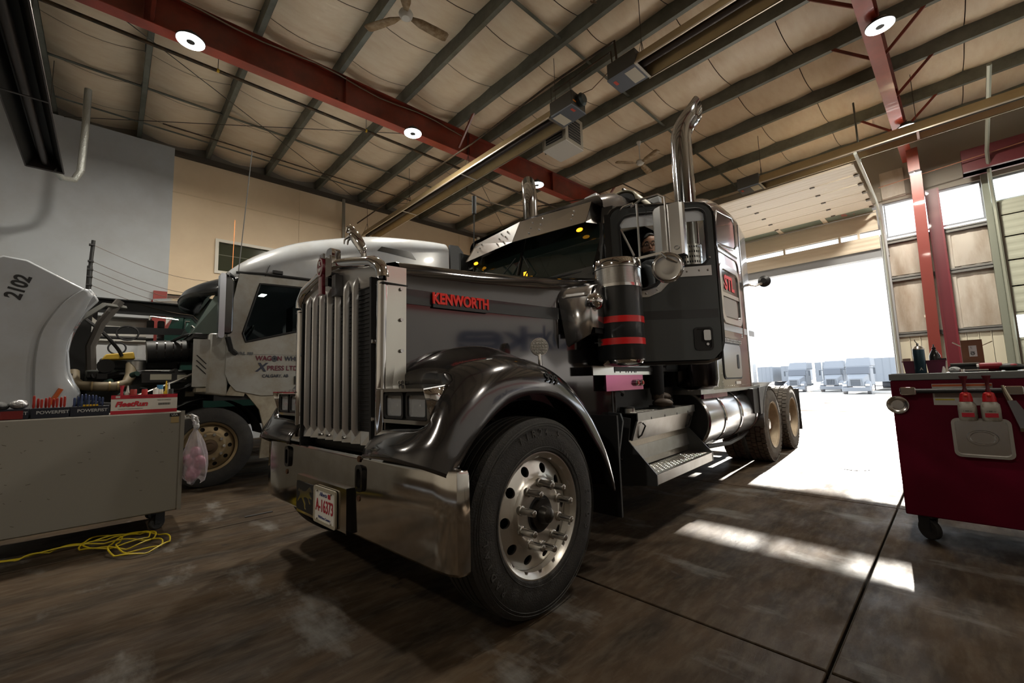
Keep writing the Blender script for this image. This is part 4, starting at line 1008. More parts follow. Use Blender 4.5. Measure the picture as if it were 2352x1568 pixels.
for b in (y0-.02, y1):
    put('side_plate', G().prism([(.80,.96),(1.0,.93),(.97,.74),(1.205,.49),(1.205,.405),(.86,.36),(.80,.5)], b-.006, b+.006, lambda p,h:(p[0],h,p[1])), M('plate_grey', (.13,.135,.14), .4, .6), sb, sm=None)
for z in (.87,.82,.70,.58): put('side_bolt', G().sphere((.90,y0-.03,z), .013, 8, 5), blackg, sb)
for b in (y0+.10, y1-.14): put('strap_handle', G().tube([(1.045,b,.885),(1.06,b+.02,.86),(1.02,b+.02,.78),(.995,b,.755)], .007, 6), blackm, sb)
for k in range(4): put('lip_slot', G().box(1.054,1.057,y0+.25+.28*k,y0+.26+.28*k,.905,.925), blackm, sb)
# fuel tank
ft = thing('fuel_tank', None, None); ft.parent = T; tag(ft, 'polished cylindrical fuel tank with bands')
tc_ = (.865,0,.80); tm = M('tank_metal', (.52,.52,.53), .20, 1., col2=(.33,.31,.30), nscale=3, rvar=.15, stretch=(1,.4,1))
put('tank_shell', G().lathe([(3.47,0),(3.47,.31),(3.49,.325),(5.52,.325),(5.56,.31),(5.56,0)], c=tc_, ax='y', n=48), tm, ft)
put('tank_end', G().cyl((tc_[0],3.465,tc_[2]),(tc_[0],3.47,tc_[2]), .30, n=40), blackm, ft)
for b in (3.98,4.62,5.30):
    put('tank_band', G().lathe([(b-.02,.328),(b-.02,.333),(b+.02,.333),(b+.02,.328)], c=tc_, ax='y', n=48), chrome, ft)
    put('band_edge', G().lathe([(b+.021,.328),(b+.021,.334),(b+.027,.334),(b+.027,.328)], c=tc_, ax='y', n=48), M('pink_tint_edge', (.35,.12,.12), .3, .5), ft)
put('filler_cap', G().cyl((.95,4.95,1.09),(1.0,4.95,1.16), .06, n=16), steel, ft)
put('tank_bracket', G().box(.5,.95,4.0,4.08,.42,.50).box(.5,.95,5.2,5.28,.42,.50), fr_m, ft)
put('lower_hose', G().tube([(1.05,3.7,.50),(1.08,4.4,.46),(1.02,5.1,.45),(.98,5.6,.48)], .025, 6), blackm, ft)
tp('purple_skirt', G().box(1.10,1.13,3.5,4.3,1.03,1.115), M('magenta_skirt', (.25,.02,.09), .25, 0, .5))
tp('side_marker', G().box(1.13,1.15,3.62,3.68,1.15,1.27), redlens)
# quarter fender + rear fender
qf = thing('quarter_fender', None, None); qf.parent = T
qm = M('fender_poly_black', (.030,.031,.032), .45, col2=(.07,.068,.065), nscale=7)
put('front_leg', G().box(.62,1.20,5.15,5.55,.76,1.09), fr_m, qf)
rows = []
for k in range(10):
    t = math.radians(178-k*10); rows.append([(x, 6.13+.62*math.cos(t), .54+.62*math.sin(t)) for x in (.62,.9,1.22)])
rows = [[(x,5.51,.74) for x in (.62,.9,1.22)]]+rows
put('fender_skin', G().grid(rows), qm, qf, thick=.012)
put('fender_side', G().prism([(5.40,.74),(5.40,1.10),(5.92,1.12),(5.80,1.06),(5.60,.92),(5.52,.74)], 1.20, 1.215, yz), qm, qf)
tp('deck_plate', G().box(-.5,.5,5.85,8.3,.99,1.02), fr_m)
tp('mud_flap', G().box(.62,1.2,8.30,8.32,.25,1.0), blackm)
tp('fifth_wheel', G().prism([(-.4,6.5),(.4,6.5),(.42,7.3),(.1,7.4),(-.1,7.4),(-.42,7.3)], 1.12, 1.18, lambda p,h:(p[0],p[1],h)), fr_m)
tp('front_mud_flap', G().box(.62,1.17,1.58,1.60,.28,1.0), blackm)
# ---- wheels
def tyre_profile(R_, w, rr):
    h = w/2
    return [(-h*.72,rr),(-h*.95,rr+.03),(-h*1.0,rr+.09),(-h*.99,(R_+rr)/2+.02),(-h*.93,R_-.055),(-h*.86,R_-.018),(-h*.80,R_-.006)]
def tyre_mesh(R_=.53, w=.28, rr=.315, grooves=4, n=72):
    h = w/2; p = tyre_profile(R_, w, rr); tread = []
    x = -h*.80; step = 1.6*h/(grooves+1)
    for k in range(grooves):
        c = x+step*(k+1)
        tread += [(c-.007,R_),(c-.005,R_-.012),(c+.005,R_-.012),(c+.007,R_)]
    prof = p+tread+[(-a, r) for a, r in p[::-1]]
    return G().lathe(prof, ax='x', n=n)
def disc_mesh(prof, holes=10, rh=.245, hr=.028, n=16, r_in=.10, r_out=.30):
    # stamped wheel disc with through hand holes between rh-.045 and rh+.045; prof(r) gives offset
    g = G(); V = .045; U_ = PI/holes
    for s in range(holes):
        a0 = 2*PI*s/holes; o = []; inn = []
        for k in range(n):
            a = 2*PI*k/n; cx, cy = math.cos(a), math.sin(a); m = max(abs(cx), abs(cy))
            o.append((a0+cx/m*U_, rh+cy/m*V)); inn.append((a0+cx*hr/rh, rh+cy*hr))
        P3 = lambda t, r, d=0: (prof(r)+d, r*math.cos(t), r*math.sin(t))
        q = [P3(t, r) for t, r in o]+[P3(t, r) for t, r in inn]+[P3(t, r, -.014) for t, r in inn]
        g.add(q, [(k,(k+1)%n,n+(k+1)%n,n+k) for k in range(n)]+[(n+k,n+(k+1)%n,2*n+(k+1)%n,2*n+k) for k in range(n)])
    for ra, rb, m in ((r_in, rh-V, 10), (rh+V, r_out, 5)):
        g.lathe([(prof(ra+(rb-ra)*k/m), ra+(rb-ra)*k/m) for k in range(m+1)], ax='x', n=80)
    return g
def arc_text(s_, R_, deg0, dstep, size, mat, parent, off, flip=1):
    for k, ch in enumerate(s_):
        if ch == ' ': continue
        t = math.radians(deg0-k*dstep)
        up = Vector((0, -math.cos(t)*-1, math.sin(t)))
        up = Vector((0, math.cos(t), math.sin(t)))*flip; rt = Vector((0, math.sin(t), -math.cos(t)))*flip
        text('tyre_lettering', ch, size, mat, parent, frame((off, R_*math.cos(t), R_*math.sin(t)), rt*-1 if False else rt, up), bold=.001, depth=.0015)
rim_m = M('polished_rim', (.74,.72,.68), .30, .9, col2=(.60,.57,.50), nscale=5)
tyre_txt = M('tyre_lettering', (.055,.052,.050), .6)
def fprof(r): return lerp_tab(r, [.0,.10,.175,.185,.20,.29,.30,.32], [.045,.045,.045,.040,.028,-.005,-.010,.0])
def front_wheel(parent, loc, s, detail=True):
    w = thing('front_wheel', None, None); w.parent = parent; w.location = loc
    w.scale = (s, 1, 1)
    put('tyre', tyre_mesh(n=96), rubber, w)
    put('rim', G().lathe([(.0,.300),(.06,.305),(.105,.318),(.118,.333),(.124,.338),(.124,.330),(.114,.316),(.10,.302)], ax='x', n=80).lathe([(-.1,.30),(.10,.302)], ax='x', n=64), rim_m, w)
    g = disc_mesh(lambda r: fprof(r)+.068)
    put('disc', g, rim_m, w, 'polished disc with round hand holes')
    put('backing', G().cyl((.02,0,0),(.025,0,0), .30, n=40), blackm, w)
    put('hub', G().lathe([(.10,.085),(.135,.082),(.14,.05),(.165,.046),(.18,.040),(.19,.02),(.192,0)], ax='x', n=32), M('hub_dark', (.05,.045,.04), .35, .9), w)
    put('hub_recess', G().ring(ell(0,0,.10,n=32), ell(0,0,.08,n=32), .105, .116, lambda p,h:(h,p[0],p[1])), blackm, w)
    nut = G().lathe([(.11,.025),(.125,.026),(.128,.020),(.132,.0195),(.205,.0185),(.212,.0165),(.2135,.014),(.2135,0)], ax='x', n=16)
    me = nut.mesh('nut_cover'); me.materials.append(M('nut_chrome', (.50,.48,.45), .25, 1.))
    for k in range(10):
        t = 2*PI*(k+.5)/10; put('nut_cover', me, None, w, loc=(0, .1675*math.cos(t), .1675*math.sin(t)))
    if detail:
        arc_text('11R24.5', .445, 112, 7.2, .055, tyre_txt, w, .1405)
        arc_text('S605', .44, 5, 9, .058, tyre_txt, w, .1405)
        arc_text('RADIAL', .44, 222, 7.5, .045, tyre_txt, w, .1405)
        arc_text('TUBELESS', .375, 60, 5, .022, tyre_txt, w, .140)
        for r in (.36,.48,.495): put('sidewall_ring', G().lathe([(.1385,r),(.142,r+.002),(.1385,r+.005)], ax='x', n=96), rubber, w)
    return w
fw = front_wheel(T, (1.07, .66, .53), 1)
tag(fw, 'front driver side wheel with nut covers')
front_wheel(T, (-1.07, .66, .53), -1, False)
dish_m = M('dusty_dish_rim', (.42,.34,.24), .55, .5, col2=(.28,.22,.15), nscale=4)
tyr = tyre_mesh(grooves=3, n=72).mesh('tyre', 35); tyr.materials.append(rubber_dusty)
lug = G()
for k in range(48):
    t = 2*PI*k/48
    for xx in (-.10,-.035,.035,.10):
        c, s_ = math.cos(t), math.sin(t); c2, s2 = math.cos(t+.10), math.sin(t+.10)
        o = .0 if xx in (-.10,.035) else .05
        c, s_ = math.cos(t+o), math.sin(t+o); c2, s2 = math.cos(t+o+.105), math.sin(t+o+.105)
        lug.hexa([(xx-.028,.525*c,.525*s_),(xx+.028,.525*c,.525*s_),(xx+.028,.525*c2,.525*s2),(xx-.028,.525*c2,.525*s2),(xx-.028,.541*c,.541*s_),(xx+.028,.541*c,.541*s_),(xx+.028,.541*c2,.541*s2),(xx-.028,.541*c2,.541*s2)])
lugm = lug.mesh('tread_blocks', None); lugm.materials.append(rubber_dusty)
rrim = G().lathe([(.13,.335),(.138,.342),(.138,.335),(.125,.318),(.0,.305),(-.06,.30),(-.075,.29),(-.078,.20),(-.06,.12),(-.06,0)], ax='x', n=64).mesh('dish_rim'); rrim.materials.append(dish_m)
rhub = G().lathe([(-.06,.11),(.05,.10),(.08,.07),(.085,0)], ax='x', n=24).mesh('drive_hub'); rhub.materials.append(steel)
rnut = G().cyl((-.07,0,0),(-.02,0,0), .02, n=8).mesh('nut_cover'); rnut.materials.append(steel)
def rear_wheel(parent, loc, s, name='rear_wheel', full=True):
    w = thing(name, None, None); w.parent = parent; w.location = loc; w.scale = (s,1,1)
    put('tyre', tyr, None, w); t_ = put('tread_blocks', lugm, None, w, kind='stuff')
    if full:
        put('dish_rim', rrim, None, w); put('drive_hub', rhub, None, w)
        for k in range(10): put('nut_cover', rnut, None, w, loc=(0,.1675*math.cos(2*PI*k/10),.1675*math.sin(2*PI*k/10)))
    return w
for b in (6.13, 7.58):
    for s in (1,-1):
        rear_wheel(T, (s*1.07,b,.535), s); rear_wheel(T, (s*.74,b,.535), s, 'inner_rear_wheel', False)
tp('rear_axle', G().cyl((-.7,6.13,.53),(.7,6.13,.53), .09, n=12).cyl((-.7,7.58,.53),(.7,7.58,.53), .09, n=12), fr_m)
# ================================================================ man standing on the step, seen through the door window
skin = M('skin_tone', (.42,.21,.13), .5, spec=.4)
cloth = M('dark_workwear', (.016,.017,.020), .9)
hairm = M('black_hair', (.012,.010,.009), .7, bump=.6, bscale=80)
leather = M('worn_brown_boot', (.060,.040,.030), .6, col2=(.10,.075,.055), nscale=14)
pm = thing('person', 'bearded man with glasses standing on the truck step behind the open door', 'person', TW(.97, 2.80, .985), -_yaw)
def skinned(name, verts, edges, radii, mat, parent, root=0, sub=1, label=None):
    me = bpy.data.meshes.new(name); me.from_pydata(verts, edges, []); me.materials.append(mat)
    o = bpy.data.objects.new(name, me); COL.objects.link(o); o.parent = parent
    md = o.modifiers.new('skin', 'SKIN'); md.use_smooth_shade = True
    for i, r in enumerate(radii):
        sv = me.skin_vertices[0].data[i]; sv.radius = (r, r) if not isinstance(r, tuple) else r; sv.use_root = (i == root)
    s = o.modifiers.new('sub', 'SUBSURF'); s.levels = sub; s.render_levels = sub
    if label: o['label'] = label
    return o
H_ = 1.62-.06
bv = [(0,0,.88),(0,0,1.05),(0,.0,1.25),(0,-.01,1.38),(0,-.01,1.46),
      (.0,-.09,.82),(.0,-.10,.46),(.0,-.07,.08),  # near leg (towards camera side: -y)
      (-.05,.10,.82),(-.10,.16,.50),(-.12,.18,.12),
      (.02,-.18,1.36),(.08,-.24,1.10),(.02,-.40,1.02),
      (-.02,.18,1.36),(-.14,.24,1.12),(-.34,.20,1.20)]
be = [(0,1),(1,2),(2,3),(3,4),(0,5),(5,6),(6,7),(0,8),(8,9),(9,10),(3,11),(11,12),(12,13),(3,14),(14,15),(15,16)]
br = [.135,.13,.15,.13,.06,.105,.088,.07,.105,.088,.07,.07,.052,.036,.07,.052,.036]
skinned('body', bv, be, br, cloth, pm)
hd = Vector((0.0,-.03,1.585))
fwd = Vector((.46,-.89,0)).normalized(); rt = Vector((0,0,1)).cross(fwd)*-1
Rf = Matrix((( rt.x, fwd.x, 0),(rt.y, fwd.y, 0),(0,0,1)))    # columns: right, forward, up
def HP(x, y, z): return hd+Rf @ Vector((x, y, z))
g = G(); rows = []
zs = [(-.125,.030,.05,.01),(-.115,.045,.065,.015),(-.09,.058,.08,.01),(-.05,.068,.088,.004),(-.01,.073,.090,0),(.03,.076,.092,-.004),(.07,.074,.090,-.008),(.10,.062,.076,-.012),(.125,.036,.045,-.014),(.132,.004,.005,-.014)]
for z, rx, ry, oy in zs:
    r = []
    for k in range(24):
        t = 2*PI*k/24; x = rx*math.cos(t); y = ry*math.sin(t)+oy
        if math.sin(t) > .85 and -.02 < z < .03: y -= .004
        if math.sin(t) > .5 and abs(z+.01) < .03 and .25 < abs(math.cos(t)) < .6: y -= .008
        r.append(HP(x, y, z))
    rows.append(r)
g.grid(rows, closed=True); put('head', g, skin, pm, sm=80)
put('neck', G().tube([HP(0,-.01,-.20),HP(0,-.005,-.09)], .052, 12), skin, pm)
g = G().add([HP(-.008,.088,.02),HP(.008,.088,.02),HP(.017,.092,-.03),HP(0,.118,-.026),HP(-.017,.092,-.03),HP(0,.094,-.038)], [(0,1,3),(1,2,3),(0,3,4),(4,3,5),(3,2,5),(0,4,5,2,1)])
put('nose', g, skin, pm)
for s in (1,-1):
    put('ear', G().sphere(HP(s*.076,-.008,-.005), .024, 8, 6, sc=(.4,.7,1.2)), skin, pm)
    put('eye', G().sphere(HP(s*.031,.0775,.012), .0105, 10, 6, sc=(1,1,.62)), M('eye_white', (.6,.58,.55), .2), pm)
    put('iris', G().sphere(HP(s*.031,.0845,.0115), .0058, 8, 6), blackg, pm)
    put('eyebrow', G().tube([HP(s*.015,.090,.034),HP(s*.033,.090,.040),HP(s*.050,.078,.033)], .0045, 5), hairm, pm)
gl_ = put('glasses', G().tube([HP(.001+x,y,z) for x, y, z in [(.031+.024*math.cos(t), .101-.006*abs(math.cos(t)), .008+.018*math.sin(t)) for t in [2*PI*k/16 for k in range(16)]]], .0028, 5, closed=True).tube([HP(-.031+.024*math.cos(t), .101-.006*abs(math.cos(t)), .008+.018*math.sin(t)) for t in [2*PI*k/16 for k in range(16)]], .0028, 5, closed=True)
    .tube([HP(-.008,.100,.012),HP(.008,.100,.012)], .003, 5).tube([HP(.054,.095,.012),HP(.076,.03,.01),HP(.078,-.02,.005)], .003, 5).tube([HP(-.054,.095,.012),HP(-.076,.03,.01),HP(-.078,-.02,.005)], .003, 5), blackg, pm)
put('mouth', G().tube([HP(-.022,.090,-.058),HP(0,.095,-.056),HP(.022,.090,-.058)], .006, 6), M('lips', (.32,.11,.09), .5), pm)
rows = []
for z, rx, ry, oy in [(-.142,.02,.03,.02),(-.13,.042,.062,.018),(-.105,.058,.080,.014),(-.08,.066,.091,.008),(-.064,.070,.092,.004)]:
    rows.append([HP(rx*1.04*math.cos(t), ry*1.03*math.sin(t)+oy, z) for t in [math.radians(-20+220*k/20) for k in range(21)]])
put('beard', G().grid(rows), hairm, pm, thick=.006)
rows = []
for z, rx, ry, oy, c in [(-.03,.076,.094,-.006,-.2),(.03,.082,.098,-.008,-.05),(.065,.082,.098,-.010,.30),(.085,.078,.094,-.010,.9),(.115,.060,.074,-.012,1.1),(.138,.034,.042,-.012,1.1),(.146,.004,.005,-.012,1.1)]:
    hi_ = PI+math.asin(min(1,max(-1,c))) if c < 1 else PI*1.5
    lo_ = -math.asin(min(1,max(-1,c))) if c < 1 else -PI*.5
    a0 = PI-(-math.asin(min(1, c))) if c < 1 else PI/2
    a1 = 2*PI+math.asin(min(1, c)) if c < 1 else PI/2+2*PI
    rows.append([HP(rx*1.03*math.cos(a0+(a1-a0)*k/24), ry*1.03*math.sin(a0+(a1-a0)*k/24)+oy, z) for k in range(25)])
put('hair', G().grid(rows), hairm, pm, thick=.010)
for (x, y, z) in ((.0,-.07,0),(-.12,.18,.05)):
    bt = put('boot', G().tube([(x,y,z+.24),(x,y,z+.12),(x+.0,y,z+.075)], [.062,.058,.055], 12), leather, pm, label='worn brown laced work boot' if z == 0 else None)
    put('boot_toe', G().sphere((x+.06,y-.04,z+.045), .075, 14, 8, sc=(1.35,.85,.6)), leather, bt)
    put('boot_sole', G().prism([(x+.045+q*1.0, y-.03+w_) for q, w_ in ell(0,0,.125,.055,20)], z+.0, z+.022, lambda p,h:(p[0],p[1],h)), blackm, bt)
def hand(c, d, up, s, name='hand'):
    c = Vector(c); d = Vector(d).normalized(); up = Vector(up); up = (up-d*up.dot(d)).normalized(); sd = d.cross(up)*s
    h = put(name, G().tube([c-d*.02, c+d*.03, c+d*.085], [.026,.034,.036], 8), skin, pm)
    for i, (o, L_) in enumerate(((-.028,.066),(-.009,.076),(.010,.070),(.028,.055))):
        b0 = c+d*.085+sd*o
        put('finger', G().tube([b0-d*.01, b0+d*L_*.45-up*.006, b0+d*L_*.8-up*.026, b0+d*L_*.75-up*.046], [.010,.009,.008,.007], 6), skin, h)
    b0 = c+d*.03-sd*.03
    put('thumb', G().tube([b0, b0-sd*.022+d*.022, b0-sd*.026+d*.048-up*.012], [.012,.010,.008], 6), skin, h)
hand((.01,-.41,1.02), (-.1,-1,-.1), (0,0,1), 1)
hand((-.36,.20,1.205), (-1,-.1,.1), (0,0,1), -1)
# ================================================================ ceiling fittings
led = M('led_ring', (1.0,.99,.96), .3, emit=14.)
lampcase = M('lamp_case', (.06,.065,.07), .4, .5)
LL = ['upper left, near end of the long red rafter', 'halfway along the long red rafter', 'far end of the long red rafter', 'largest one, upper right, on the short rafter', 'right, above the tool chest']
for (x, y), d in zip(LAMPS, LL):
    t = thing('high_bay_lamp', 'round white led high bay lamp, '+d, 'lamp', (x, y, 6.86), group='led high bay lamps')
    put('led_ring', G().ring(ell(0,0,.185,n=32), ell(0,0,.06,n=32), -.004, .004, lambda p,h:(p[0],p[1],h)), led, t, sm=None)
    put('housing', G().lathe([(.006,.0),(.006,.192),(.03,.192),(.05,.15),(.12,.10),(.12,0)], ax='z', n=32), lampcase, t)
    put('centre_sensor', G().cyl((0,0,-.012),(0,0,.006), .058, n=16), lampcase, t)
    put('hook', G().tube([(0,0,.12),(0,0,.17),(.02,0,.20)], .008, 6), rod, t)
# infra-red tube heaters
brass = M('reflector_aluminised', (.42,.32,.17), .35, .7, col2=(.30,.22,.12), nscale=3)
refl_in = M('reflector_inside', (.30,.27,.25), .35, .8, col2=(.12,.09,.07), nscale=3)
tubem = M('heater_tube', (.06,.05,.048), .45, .7)
bsteel = M('burner_face', (.15,.17,.21), .45, .2)
def heater(x0, x1, y, z, burner, label, dark=False, gap=None):
    t = thing('tube_heater', label, 'heater', (0,0,0), group='tube heaters')
    w, h = .235, .24
    sec = [(-w,0),(-w*.98,.01),(-.11,h),(.11,h),(w*.98,.01),(w,0)]
    br_ = brass if not dark else M('dark_reflector', (.006,.006,.006), .6)
    put('reflector', G().grid([[(x,y+a,z+b) for a, b in sec] for x in np.linspace(x0, x1, 12)]), br_, t, sm=None, thick=.006)
    put('reflector_lip', G().box(x0,x1,y-w-.012,y-w+.006,z-.012,z+.012).box(x0,x1,y+w-.006,y+w+.012,z-.012,z+.012), M('lip_metal', (.65,.58,.50), .3, .8) if not dark else tubem, t, sm=None)
    put('radiant_tube', G().cyl((x0,y,z+.11),(x1,y,z+.11), .055, n=14), tubem, t)
    n = int((x1-x0)/2.4)
    for k in range(n+1):
        xx = x0+.02+(x1-x0-.04)*k/max(1,n)
        put('cross_strap', G().box(xx-.02,xx+.02,y-w,y+w,z-.006,z+.004), (alu if not dark else tubem), t, sm=None)
        put('hanger_chain', G().cyl((xx,y,z+h),(xx,y,ZP), .006, n=5).cyl((xx,y-.1,z+h),(xx,y,z+h+.3), .005, n=5).cyl((xx,y+.1,z+h),(xx,y,z+h+.3), .005, n=5), rod, t)
    if burner:
        bx0, bx1 = (x1, x1+.52) if burner > 0 else (x0-.52, x0)
        b = put('burner_box', G().box(bx0,bx1,y-.21,y+.21,z+.02,z+.30), M('burner_dark', (.05,.045,.035), .5, .3), t, bev=.01)
        put('burner_cover', G().box(bx0,bx1,y-.215,y+.215,z-.005,z+.02), bsteel, b)
        lx = bx0+.03 if burner > 0 else bx1-.22
        put('rating_label', G().box(lx,lx+.19,y-.17,y+.17,z-.008,z-.005), M('label_paper', (.72,.68,.58), .6), b, label='pale rating label')
        mx = bx1-.10 if burner > 0 else bx0+.06
        put('brand_mark', G().box(mx,mx+.05,y-.13,y-.02,z-.008,z-.005), M('red_print', (.75,.12,.09), .5), b)
        if burner > 0:
            put('blower', G().lathe([(0,0),(0,.11),(.08,.12),(.12,.08),(.12,0)], c=(bx1,y+.02,z+.17), ax='x', n=18), M('blower', (.04,.05,.05), .4, .5), b)
            put('vent_mark', G().box(bx1+.0,bx1+.004,y-.17,y-.08,z+.10,z+.125), M('orange_mark', (.7,.2,.02), .5), b)
    return t
heater(-13.2, -4.85, 6.03, 6.25, 1, 'long tube heater with its burner box at the right end')
heater(-3.05, 8.8, 6.03, 6.25, -1, 'tube heater running off the top edge, burner box at its left end')
heater(-3.05, 8.8, 12.15, 6.22, -1, 'tube heater low over the raised overhead door')
hL = heater(-11.2, 2.0, -1.05, 5.45, 0, 'dark tube heater at the far left edge, seen end on', dark=True)
put('end_cap', G().prism([(-1.29,5.44),(-.81,5.44),(-.94,5.70),(-1.16,5.70)], -11.22, -11.19, yz), tubem, hL)
put('flex_duct', G().tube([(-11.2,-.95,5.50),(-11.45,-.85,5.45),(-11.6,-.70,5.52),(-11.65,-.62,5.75)], .055, 12).tube([(-11.65,-.62,5.75),(-11.65,-.60,6.6),(-11.65,-.6,7.5)], .06, 12), M('flex_alu', (.50,.52,.50), .35, .7, bump=.5, bscale=60), hL, label='bright aluminium flue')
# unit heater
uh = thing('unit_heater', 'white box unit heater with louvred front hanging beside the red rafter', 'heater', (-5.2, 6.62, 6.05), math.radians(2))
whp = M('heater_white', (.72,.70,.66), .4); hs = M('heater_side', (.34,.31,.25), .45)
put('bottom_panel', G().box(-.30,.30,-.30,.30,-.012,0), whp, uh)
put('side_panel', G().box(-.30,-.285,-.30,.30,0,.62).box(.285,.30,-.30,.30,0,.62).box(-.285,.285,.285,.30,0,.62).box(-.285,.285,-.285,-.27,0,.62), hs, uh, sm=None)
for k in range(7):
    z0 = .10+.06*k
    put('louvre', G().hexa([(-.2,-.315,z0),(.2,-.315,z0),(.2,-.285,z0+.015),(-.2,-.285,z0+.015),(-.2,-.315,z0+.006),(.2,-.315,z0+.006),(.2,-.285,z0+.03),(-.2,-.285,z0+.03)]), hs, uh, sm=None)
    put('louvre', G().hexa([(.315,-.2,z0),(.315,.2,z0),(.285,.2,z0+.015),(.285,-.2,z0+.015),(.315,-.2,z0+.006),(.315,.2,z0+.006),(.285,.2,z0+.03),(.285,-.2,z0+.03)]), hs, uh, sm=None)
put('grille_hole', G().box(-.21,.21,-.302,-.30,.08,.54).box(.30,.302,-.21,.21,.08,.54), blackm, uh, sm=None)
put('hanger_rod', G().cyl((-.25,0,.62),(-.25,0,1.55), .008, n=6), rod, uh); put('hanger_rod', G().cyl((.25,0,.62),(.25,0,1.55), .008, n=6), rod, uh)
put('gas_line', G().tube([(-.30,.1,.2),(-.55,.1,.2),(-.6,.1,.5)], .015, 6), rod, uh)
# fans
def fan(loc, angs, label, R_=.72):
    t = thing('ceiling_fan', label, 'fan', loc, group='ceiling fans')
    put('hub', G().lathe([(-.05,0),(-.045,.06),(-.01,.10),(.03,.11),(.07,.09),(.08,.0)], ax='z', n=24), M('fan_hub_white', (.62,.60,.55), .4), t)
    bm_ = M('dusty_fan_blade', (.20,.12,.05), .6, col2=(.42,.32,.20), nscale=8, nmix=(.4,.7))
    for a in angs:
        a = math.radians(a); d = Vector((math.cos(a), math.sin(a), 0)); n_ = Vector((-d.y, d.x, 0))
        g = G(); rows = []
        for r, w in ((.10,.03),(.18,.055),(.25,.075),(.5,.085),(R_-.04,.085),(R_,.06)):
            rows.append([tuple(d*r-n_*w+Vector((0,0,.012))), tuple(d*r+n_*w-Vector((0,0,.012)))])
        put('blade', g.grid(rows), bm_, t, thick=.008)
    put('downrod', G().cyl((0,0,.08),(0,0,ZP-loc[2]), .012, n=8), white_pl, t)
    put('canopy', G().lathe([(ZP-loc[2]-.10,.03),(ZP-loc[2]-.02,.06),(ZP-loc[2],.06)], ax='z', n=16), white_pl, t)
fan((-5.37,3.07,7.0), (209, 84, 330), 'ceiling fan with dusty brown blades at the top of the picture')
fan((-5.27,9.97,7.0), (235, 340, 98), 'smaller looking ceiling fan behind the exhaust stack', .68)
# pipes
pipem = M('black_iron_pipe', (.035,.028,.020), .5, .4, col2=(.10,.06,.03), nscale=9)
def pipe(pts, r, label, mat=pipem, name='gas_pipe', cat_='pipe', group='pipes under the roof'):
    t = thing(name, label, cat_, (0,0,0), group=group)
    put('run', G().tube(pts, r, 10), mat, t)
    return t
p1 = pipe([(-9.05,-1.4,7.3),(-9.03,11.5,7.3)], .032, 'long dark gas main running from upper left to the door wall')
for y in (1.2, 4.1, 7.3, 9.6):
    put('hanger', G().cyl((-9.04,y,7.3),(-9.04,y,7.6), .006, n=5), rod, p1); put('yellow_tape', G().cyl((-9.04,y-.02,7.3),(-9.04,y+.02,7.3), .036, n=10), M('yellow_mark', (.7,.45,.03), .5), p1)
p2 = pipe([(-13.2,5.70,6.72),(-8.2,5.70,6.72),(-7.6,5.70,6.72),(-7.2,5.8,6.80),(-4.9,5.80,6.90),(-3.50,5.86,6.92),(-3.42,5.86,6.92),(-3.42,5.90,6.55)], .020, 'thin gas pipe above the long tube heater, dropping to the second burner box')
p3 = pipe([(-4.85,5.95,6.85),(-3.62,5.95,6.86),(-3.55,5.95,6.86),(-3.55,5.98,6.5)], .014, 'short thin branch pipe beside the burner boxes')
p4 = pipe([(-9.0,7.1,7.3),(-9.1,7.1,6.75),(-9.15,8.0,6.7),(-8.9,9.8,6.7),(-8.6,11.6,6.7)], .022, 'bent rusty branch pipe under the gas main')
p5 = pipe([(-9.0,9.8,7.0),(-7.45,10.4,6.9),(-6.1,10.45,6.9),(-6.0,12.6,6.9)], .018, 'thin pipe stepping round the end of the red rafter')
p6 = pipe([(-12.0,.6,7.45),(-12.0,9,7.45)], .016, 'thin pipe close to the left wall eave')
cb = tag(put('cable', G().tube([(-8.0+.03*math.sin(k), -1+.45*k, 7.53-.03*math.sin(k*1.3)) for k in range(36)], .012, 5), M('grey_cable', (.20,.17,.12), .6)), 'grey cable strung along the top of the red rafter', 'cable')
tag(put('cord', G().tube([(-4.3,6.0,6.5),(-4.0,6.0,6.45),(-3.7,6.0,6.55),(-3.6,6.0,6.6)], .008, 5), M('brown_cord', (.20,.12,.06), .6)), 'thin brown cord between the two burner boxes', 'cord')
tag(put('rope_loops', G().tube([(-3.35+.05*math.sin(k*1.7), 5.2+.05*math.cos(k*2.1), 7.6-.03*k*(1 if k < 16 else 0)-(0 if k < 16 else .48-.03*(k-16))) for k in range(30)], .009, 5), M('brown_rope', (.16,.10,.05), .7)), 'brown ropes hanging in loops over the second tube heater', 'rope')
tag(put('tie_rod', G().cyl((-1.0,15.2,6.35),(9.0,15.0,6.9), .012, n=6), M('rusty_rod', (.25,.10,.05), .6)), 'thin rusty rod across the red column below the roof', 'rod')
# ================================================================ white highway truck with its hood tipped forward (world axes: faces -y)
wp_ = M('white_truck_paint', (.42,.445,.48), .22, .0, .7, col2=(.38,.39,.40), nscale=2)
wdirt = M('dirty_white_paint', (.38,.38,.36), .35, 0, .4, col2=(.26,.22,.15), nscale=2.4, nmix=(.42,.75))
wgrime = M('grimy_fairing', (.25,.21,.15), .6, col2=(.42,.38,.30), nscale=3)
WT = thing('highway_truck', 'white sleeper truck with its hood tipped open, left of the charcoal truck', 'truck', (-8.3, 0, 0))
def wq(name, g, mat, label=None, parent=WT, **k): return put(name, g, mat, parent, label, **k)
SX_ = 1.25
def rsec(y, w, zt, r, zb):
    s = [(w,zb),(w,zt-r)]+[(w-r+r*math.cos(PI/2*k/8), zt-r+r*math.sin(PI/2*k/8)) for k in range(1,9)]+[(0,zt+.03)]
    return [(x,y,z) for x, z in s]+[(-x,y,z) for x, z in s[-2::-1]]
